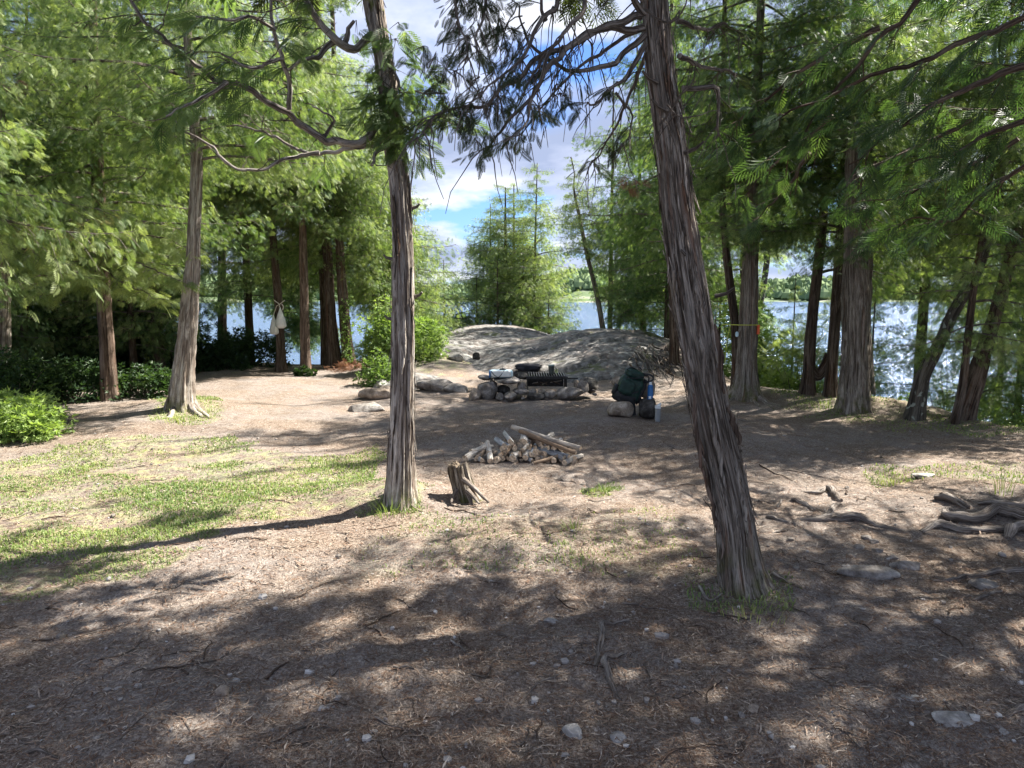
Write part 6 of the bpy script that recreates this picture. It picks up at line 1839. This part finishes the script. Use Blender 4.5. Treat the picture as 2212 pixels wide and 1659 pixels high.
log('longer pale pole lying across the back of the woodpile', pA, pB, .026, .6, 0, 3, 'pole', 'long poles on the woodpile', r2=.024)
pA, pB = at(*wp(1095, 180), wb + .36), at(*wp(1800, 455), wb - .04)
log('darker pole lying just in front of the pale one on the woodpile', pA, pB, .024, .12, 0, 4, 'pole', 'long poles on the woodpile', r2=.018)
a, b = at(*wp(1255, 585), wb - .08), at(*wp(1590, 480), wb + .06)
log('slim reddish-brown stick lying across the front right of the pile', a, b, .016, .3, 0, 5, r2=.02)
a, b = G(*wp(1650, 610), HG) + np.array([0, 0, .028]), G(*wp(1860, 520), HG) + np.array([0, 0, .03])
log('clean yellowish log lying alone at the right end of the pile', a, b, .028, .72, 0, 6)

# ------------------------------------------------------------------ fire pit
fp = lambda cx_, cy_: ((1800 + cx_ * 900 / 2212) / 1.8228, (1350 + cy_ * 900 / 2212) / 1.8228)
fb = G(*fp(700, 555), HG)[1]; kf = fb / F * OV * (900 / 2212 / 1.8228)      # metres per crop pixel
FG = 'stones of the fire pit'
def fstone(label, cx_, cy_, wpx, hpx, dpt, mt, seed, dY=0.0, rz=0, cuts=11, bottom=None):
    k = (fb + dY) / fb
    c = at(*fp(cx_, cy_), fb + dY)
    wpx = wpx * (.80 if wpx > 120 else .88)
    size = (wpx * kf * k, dpt, hpx * kf * k)
    mb = MB(); rock(mb, c, size, seed, rz, cuts, flat=.78)
    return tag(mb.build('fire_pit_stone', M[mt], origin=c - np.array([0, 0, size[2] / 2]), smooth=True), label, 'stone', FG)
fstone('big rounded grey boulder at the left end of the fire pit', 290, 470, 220, 200, .35, 'stone', 201, .15)
fstone('rounded tan stone leaning on the left boulder', 175, 510, 110, 120, .22, 'stone_tan', 202, .0)
fstone('flat slab under the pale bag', 480, 362, 260, 52, .34, 'stone', 203, .20, cuts=7)
fstone('thin slab sticking out left below the bag', 280, 335, 160, 45, .25, 'stone', 204, .35, cuts=7)
fstone('upright stone tucked behind the left boulder', 345, 400, 60, 80, .15, 'stone', 205, .2)
fstone('angular stone below the slab, left of the firebox', 450, 455, 110, 85, .16, 'stone_soot', 206, .2)
fstone('small rounded stone at the left foot of the firebox', 625, 425, 80, 75, .15, 'stone', 207, .15)
fstone('rounded stone low at the front left', 515, 520, 115, 70, .18, 'stone', 208, .0)
fstone('small stone between the boulder and the low rounded one', 410, 525, 75, 65, .14, 'stone', 209, .0)
fstone('flat stone in front of the firebox, left', 605, 468, 150, 45, .18, 'stone', 210, .1, cuts=8)
fstone('wide low block at the front centre of the fire pit', 750, 520, 200, 62, .18, 'stone_soot', 211, -.02, cuts=7)
fstone('small pointed stone on the block', 725, 470, 80, 42, .12, 'stone', 212, .08)
fstone('small light stone right of the pointed one', 820, 470, 75, 40, .12, 'stone_tan', 213, .08)
fstone('rounded pale stone right of the centre block', 905, 497, 110, 60, .16, 'stone', 214, .0)
fstone('large flat angular stone at the front right', 1095, 490, 270, 95, .26, 'stone', 215, .02, cuts=9)
fstone('square upright stone at the right of the firebox', 1205, 440, 130, 125, .18, 'stone', 216, .15, cuts=8)
fstone('small stone wedged beside the square one', 1155, 405, 50, 70, .14, 'stone_tan', 217, .18)
fstone('dark slab forming the right end of the fire pit', 1265, 400, 190, 110, .3, 'stone_soot', 218, .4, cuts=7)
fstone('dark stone behind the left slab', 620, 320, 130, 50, .2, 'stone_soot', 219, .4)
fstone('dark low stone under the right slab', 1300, 460, 70, 50, .16, 'stone_soot', 220, .3)
for i, (x_, y_) in enumerate([(640, 535), (860, 535), (470, 555), (1240, 560), (1330, 500), (430, 560)]):
    fstone('little stone chip at the front foot of the fire pit', x_, y_, 40, 24, .06, 'stone_tan' if i % 2 else 'stone', 230 + i, -.02)

fg = empty('fire_grate', at(*fp(860, 460), fb + .25), 'black iron fire box with a barred cooking grate on top', 'fire grate')
gl, gr_, gf, gb_ = 640, 1060, 330, 285      # crop coords
Yf, Yb = fb + .12, fb + .62
zt = at(*fp(850, 330), Yf)[2]; zb = at(*fp(850, 460), Yf)[2]
xL, xR = at(*fp(680, 330), Yf)[0], at(*fp(1060, 330), Yf)[0]
def gbox(name, c, sx, sy, sz, mt='iron'):
    mb = MB(); boxv(mb, c, sx, sy, sz); return mb.build(name, M[mt], fg)
gbox('side_plate', ((xL), (Yf + Yb) / 2, (zt + zb) / 2), .012, Yb - Yf, zt - zb)
gbox('side_plate', ((xR), (Yf + Yb) / 2, (zt + zb) / 2), .012, Yb - Yf, zt - zb)
gbox('back_plate', ((xL + xR) / 2, Yb, (zt + zb) / 2), xR - xL - .03, .012, zt - zb)
gbox('front_rail', ((xL + xR) / 2, Yf - .012, zt - .012), xR - xL + .03, .012, .035)
gbox('ledge', (xR + .10, (Yf + Yb) / 2, zt - .03), .16, .36, .02)
nb = 15
for i in range(nb):
    x_ = xL + .03 + (xR - xL - .06) * i / (nb - 1)
    mb = MB(); tube(mb, np.array([[x_ + .0, Yf - .004, zt + .012], [x_ - .0, Yb, zt + .022]]), .009, 6); mb.build('grate_bar', M['iron_top'], fg)
for yy in (Yf + .01, Yb - .01):
    mb = MB(); tube(mb, np.array([[xL, yy, zt + .004], [xR, yy, zt + .004]]), .008, 6); mb.build('cross_bar', M['iron'], fg)
# ash and charred sticks inside
for i in range(9):
    x_ = rsK.uniform(xL + .08, xR - .1); y_ = rsK.uniform(Yf + .05, Yb - .15); a_ = rsK.uniform(0, pi)
    mb = MB(); c_ = np.array([x_, y_, zb + .05 + .05 * rsK.random()]); d_ = np.array([cos(a_), sin(a_) * .4, rsK.uniform(-.3, .3)]) * .09
    tube(mb, np.array([c_ - d_, c_ + d_]), .008, 6)
    tag(mb.build('charred_stick', M['driftwood' if i % 3 == 0 else 'bark_dark'], origin=c_), 'burnt stick lying in the fire box under the grate', 'stick', 'burnt sticks in the fire box')

# soft pale bag on the slab
def pillow(c, sx, sy, sz, seed, e=.45, n=36, m=22, R=None, noise=.03):
    v, q = sphere(n, m)
    v = np.sign(v) * np.abs(v) ** e
    v = v / np.maximum(1, np.max(np.abs(v), axis=1, keepdims=True))
    v = v * (1 + noise * fbm(v[:, 0] * 2.5 + seed, v[:, 1] * 2.5, v[:, 2] * 2.5, seed, 3)[:, None])
    v = v * np.array([sx, sy, sz]) / 2
    if R is not None: v = v @ R.T
    return v + np.asarray(c), q
bc = at(*fp(425, 297), fb + .22); bw = 235 * kf * 1.02; bh = 76 * kf * 1.02
bag = empty('stuff_sack', bc - np.array([0, 0, bh / 2]), 'pale blue and white bag with black straps on the left fire pit slab', 'bag')
mb = MB(); v, q = pillow(bc, bw, .20, bh, 3); mb.quads(v, q); mb.build('bag_body', M['bluebag'], bag, smooth=True)
mb = MB(); v, q = pillow(bc + np.array([0, -.098, .004]), bw * .82, .05, bh * .80, 4); mb.quads(v, q); mb.build('front_panel', M['whitebag'], bag, smooth=True)
mb = MB(); v, q = pillow(bc + np.array([bw * .07, 0, bh * .5]), bw * .28, .10, bh * .35, 5, .7, 20, 12); mb.quads(v, q); mb.build('black_buckle', M['black'], bag, smooth=True)
for sx_, ex_ in ((-.42, -.12), (.12, -.12)):
    mb = MB(); tube(mb, np.array([bc + [bw * sx_, -.115, bh * .45], bc + [bw * (sx_ + ex_) / 2, -.122, -bh * .1], bc + [bw * ex_, -.115, -bh * .45]]), .006, 5); mb.build('strap', M['black'], bag)
mb = MB(); boxv(mb, bc + np.array([-bw * .47, -.02, 0]), .016, .19, bh * .8); mb.build('side_strap', M['blue'], bag)
mb = MB(); tube(mb, np.array([bc + [-bw * .5, -.11, -bh * .5], bc + [bw * .5, -.11, -bh * .5]]), .008, 6); mb.build('base_strap', M['black'], bag)
# dark bag behind the grate
dc = at(*fp(690, 235), fb + .85)
mb = MB(); v, q = pillow(dc, 250 * kf * 1.07, .28, 72 * kf * 1.07, 6, .62, noise=.12); mb.quads(v, q)
tag(mb.build('folded_bag', M['blackbag'], origin=dc - np.array([0, 0, .06]), smooth=True), 'charcoal-coloured folded bag lying behind the grate', 'bag')
fstone('dark stone ledge carrying the folded charcoal bag', 690, 300, 330, 75, .4, 'stone_soot', 240, .85, cuts=7)
# mug on the grate
mc = at(*fp(912, 300), fb + .32); mh = 88 * kf; mr = 31 * kf
mug = empty('camp_mug', mc, 'tall dark mug with a pale lid standing on the grate', 'mug')
mb = MB(); P = np.array([mc, mc + [0, 0, mh * .1], mc + [0, 0, mh * .5], mc + [0, 0, mh * .92]]); tube(mb, P, [mr * .85, mr * .9, mr * .95, mr], 22); mb.build('mug_body', M['mug'], mug, smooth=False)
mb = MB(); tube(mb, np.array([mc + [0, 0, mh * .92], mc + [0, 0, mh * 1.02], mc + [0, 0, mh * 1.06]]), [mr * 1.08, mr * 1.08, mr * .8], 22); mb.build('lid', M['mugtop'], mug)
mb = MB(); th = np.linspace(-1.4, 1.4, 9); tube(mb, np.stack([mc[0] + mr * .9 + np.cos(th) * mr * .8, mc[1] + 0 * th, mc[2] + mh * .45 + np.sin(th) * mh * .28], 1), .006, 6); mb.build('handle', M['mug'], mug)
mb = MB(); tuft(mb, None, mc + np.array([mr * 1.6, -.02, mh * .35]), .02, 5, rsF, 'leaf', .035, .8, .1)
tag(mb.build('leaf_sprig', M['shrub'], origin=mc + np.array([mr * 1.6, 0, .02])), 'small bright green sprig beside the mug on the grate', 'leaf sprig')

# boulders left of the pit
stone('jagged grey stone cluster left of the fire pit', 940, 838, (.52, .42, .22), 'stone', 251, group='stones left of the fire pit', sink=.35, base=G(940, 838, HG))
stone('tan boulder half hidden by the centre trunk', 832, 858, (.26, .24, .2), 'stone_tan', 252, group='stones left of the fire pit', sink=.25)
stone('pale flat rock lying in the soil left of the centre trunk', 795, 885, (.46, .34, .13), 'stone', 253, group='stones left of the fire pit', sink=.4)
stone('tilted dark stone with a sunlit top near the bright shrub', 812, 862, (.42, .18, .2), 'stone_tan', 254, group='stones left of the fire pit', sink=.2, tilt=.4)
stone('small white rock next to the bright shrub', 822, 838, (.2, .18, .16), 'stone_pale', 255, group='stones left of the fire pit', sink=.2)
stone('cracked grey stone at the foot of the slab', 985, 845, (.38, .3, .16), 'stone', 256, group='stones left of the fire pit', sink=.35)
stone('black-and-white lump on the slab, left of a darker one', 986, 778, (.26, .2, .15), 'stone_pale', 257, group='lumps on the slab', sink=.1)
stone('dark lump on the slab, right of the black-and-white one', 1029, 776, (.17, .15, .14), 'stone_soot', 258, group='lumps on the slab', sink=.1)

# ------------------------------------------------------------------ backpack and bottles
kb = None
pb = G(*fp(1640, 715), HG); Yp = pb[1]; kp = Yp / F * OV * (900 / 2212 / 1.8228)
def pat(cx_, cy_, dY=0.0): return at(*fp(cx_, cy_), Yp + dY)
RGp = 'seat rocks under the backpack'
def prock(label, cx_, cy_, wpx, hpx, d_, mt, seed, dY):
    c = pat(cx_, cy_, dY); mb = MB(); rock(mb, c, (wpx * kp, d_, hpx * kp), seed, 0, 9, flat=.78)
    tag(mb.build('rock_seat', M[mt], origin=c - np.array([0, 0, hpx * kp / 2]), smooth=True), label, 'stone', RGp)
prock('tan boulder under the left side of the backpack', 1575, 640, 200, 150, .34, 'stone_tan', 261, .05)
prock('dark boulder carrying the blue bottle', 1850, 625, 175, 165, .32, 'stone_soot', 262, .08)
prock('pale upright rock behind the blue bottle', 1840, 445, 120, 165, .16, 'stone_tan', 263, .32)
prock('small pale rock left behind the backpack', 1545, 370, 90, 90, .25, 'stone_tan', 264, 1.2)
bp = empty('backpack', pat(1640, 570, .12), 'dark green hiking backpack leaning right, standing on a tan rock', 'backpack')
lean = roty(radians(22))
def bpart(name, cx_, cy_, wpx, hpx, d_, mt, seed, dY=.12, e=.6, noise=.07, R=lean):
    mb = MB(); v, q = pillow(pat(cx_, cy_, dY), wpx * kp, d_, hpx * kp, seed, e, 44, 28, R, noise)
    mb.quads(v, q); return mb.build(name, M[mt], bp, smooth=True)
bpart('pack_body', 1665, 440, 235, 300, .30, 'pack', 1)
bpart('lid', 1715, 300, 190, 95, .28, 'pack', 2, .10)
bpart('base_panel', 1615, 520, 235, 130, .30, 'black', 3, .11)
bpart('front_pocket', 1640, 430, 150, 150, .10, 'pack', 4, -.03)
bpart('side_pocket', 1530, 450, 50, 110, .16, 'black', 5, .10)
bpart('back_panel', 1770, 470, 55, 260, .24, 'black', 6, .14)
for nm, pts, r_ in (('strap', [(1800, 300), (1880, 315), (1895, 355), (1840, 385)], .012), ('strap', [(1800, 320), (1850, 325), (1850, 370), (1800, 380)], .010), ('strap', [(1700, 560), (1705, 630), (1710, 700)], .028), ('strap', [(1640, 260), (1690, 238), (1740, 262)], .010),
                    ('strap', [(1640, 330), (1720, 345), (1800, 330)], .007), ('strap', [(1580, 480), (1680, 490), (1760, 470)], .007), ('haul_loop', [(1750, 265), (1768, 240), (1785, 262)], .008)):
    dYs = -.06 if pts[0][1] in (330, 480) else .02
    P, _ = spline([pat(x_, y_, dYs) for x_, y_ in pts], 14)
    mb = MB(); tube(mb, P, r_, 7); mb.build(nm, M['black'], bp, smooth=True)
# blue bottle
bt = pat(1868, 545, .02); bhh = 175 * kp; br = 27 * kp
bo = empty('water_bottle', bt, 'slim blue water bottle standing on the dark boulder', 'bottle')
mb = MB(); tube(mb, np.array([bt, bt + [0, 0, bhh * .7], bt + [0, 0, bhh * .82]]), [br, br, br * .7], 20); mb.build('bottle_body', M['blue'], bo, smooth=False)
mb = MB(); tube(mb, np.array([bt + [0, 0, bhh * .82], bt + [0, 0, bhh * .97]]), [br * .6, br * .5], 16); mb.build('cap', M['white'], bo)
mb = MB(); boxv(mb, bt + np.array([-br * .3, -br * .93, bhh * .12]), br * .9, br * .2, bhh * .14); mb.build('label', M['white'], bo)
# clear bottle with white lid
g_ = G(*fp(1940, 762), HG); gh = 175 * kp; gr2 = 27 * kp
cb = empty('water_bottle', g_, 'clear bottle with a white spouted lid standing on the ground', 'bottle')
mb = MB(); tube(mb, np.array([g_ + [0, 0, 0], g_ + [0, 0, gh * .1], g_ + [0, 0, gh * .74]]), [gr2 * .9, gr2, gr2], 20); mb.build('bottle_body', M['clear'], cb, smooth=False)
mb = MB(); tube(mb, np.array([g_ + [0, 0, gh * .745], g_ + [0, 0, gh * .9]]), [gr2 * 1.1, gr2 * 1.05], 20); mb.build('lid', M['white'], cb)
mb = MB(); boxv(mb, g_ + np.array([gr2 * .5, 0, gh * .96]), gr2 * 1.3, gr2 * .6, gh * .09, roty(-.5)); mb.build('spout', M['white'], cb)
mb = MB(); tube(mb, np.array([g_ + [0, 0, gh * .05], g_ + [0, 0, gh * .7]]), gr2 * .3, 10); mb.build('straw', M['white'], cb)

# ------------------------------------------------------------------ hanging white bags
hb = G(608, 803, HG); Yh = hb[1] - .22
hc = lambda cx_, cy_, dY=0: at((950 + cx_ * 550 / 2212) / 1.8228, (1100 + cy_ * 550 / 2212) / 1.8228, Yh + dY)
def hbag(label, cx_, ytop, ybot, wpx, dY, seed):
    top, bot = hc(cx_, ytop, dY), hc(cx_, ybot, dY); kk_ = np.linalg.norm(hc(cx_ + 100, ytop, dY) - top) / 100
    root = empty('hanging_bag', top, label, 'bag', 'white bags hung on the leaning cedar')
    s_ = np.linspace(0, 1, 18); P = top + (bot - top) * s_[:, None]; P[:, 0] += .02 * s_
    prof = np.interp(s_, [0, .08, .3, .6, .85, .95, 1], [.06, .14, .5, .85, 1, .9, .5]) * wpx * kk_ / 2
    mb = MB(); tube(mb, P, prof, 24, rf=lambda TH, S: 1 + .10 * fbm(np.cos(TH) * 3 + seed, np.sin(TH) * 3, S * 3, seed, 3)); mb.build('bag_body', M['whitebag'], root, smooth=True)
    return root, top
r1_, tp = hbag('white cloth bag, nearer and right of the two hung on the leaning cedar', 615, 440, 775, 165, -.06, 1)
for pts in ([(605, 440), (607, 400), (560, 360), (520, 330)], [(607, 395), (650, 360), (690, 330)], [(640, 390), (665, 430), (655, 490)]):
    mb = MB(); tube(mb, spline([hc(x_, y_, -.08) for x_, y_ in pts], 10)[0], .010, 6); mb.build('cord', M['cord'], r1_, smooth=True)
r2_, tp = hbag('white cloth bag, lower and left of the two hung on the leaning cedar', 510, 560, 875, 130, .08, 2)
mb = MB(); tube(mb, np.array([hc(510, 565, .08), hc(560, 420, .0), hc(605, 395, -.05)]), .008, 6); mb.build('cord', M['cord'], r2_)

# rope and marker at the right
rope_b = G(1610, 858, HG)[1]
rp = empty('rope', at(1600, 702, rope_b - .2), 'thin yellow-green line strung from behind the leaning cedar to the flared tree', 'rope')
mb = MB(); tube(mb, spline([at(1560, 701, rope_b + .1), at(1600, 702, rope_b - .18), at(1636, 702, rope_b - .14)], 12)[0], .007, 6); mb.build('line', M['rope'], rp)
mb = MB(); tube(mb, spline([at(1578, 702, rope_b - .02), at(1570, 740, rope_b - .02), at(1566, 790, rope_b)], 12)[0], .005, 6); mb.build('loose_end', M['rope'], rp)
mb = MB(); boxv(mb, at(1638, 712, rope_b - .12), .035, .03, .14)
tag(mb.build('marker', M['orange'], origin=at(1638, 712, rope_b - .12)), 'small orange marker hanging at the right side of the rope tree', 'marker')
mb = MB(); v, q = pillow(at(1592, 722, rope_b - .15), .05, .03, .08, 3, .8, 16, 10); mb.quads(v, q)
tag(mb.build('blue_tag', M['bluebag'], origin=at(1592, 722, rope_b - .15)), 'small pale blue tag on the left side of the rope tree', 'tag')

# dead orange needles under the leafy dark trunk
pq = G(765, 797, HG)
mb = MB(); n = 260
x = pq[0] + rng.normal(0, .26, n); y = pq[1] + rng.normal(0, .2, n)
place(mb, 'mid', np.stack([x, y, HG(x, y) + rng.uniform(0, .12, n)], 1), rng.normal(size=(n, 3)), rng.normal(size=(n, 3)) * .5 + [0, 0, 1], rng.uniform(.07, .15, n), rng.random(n))
tag(mb.build('dead_foliage', M['dead_leaf'], origin=pq), 'heap of dead orange cedar foliage under the leafy dark trunk', 'dead foliage', kind='stuff')
# little leaves up the blackish trunk
mb = MB(); bq = G(756, 790, HG)
for k_ in range(16):
    tuft(mb, None, at(748 + 6 * sin(k_), 780 - k_ * 9, bq[1] - .2), .12, 14, rsF, 'leaf', .07, .4, .3)
tag(mb.build('climbing_sprouts', M['shrub'], origin=bq), 'green sprouts growing up the blackish cedar trunk', 'sprouts', kind='stuff')

for o in C.objects:
    if '_o' in o:
        del o['_o']
print('boughs', NB[0])
print('TRIS total', TRIS[0], 'objects', len(C.objects))
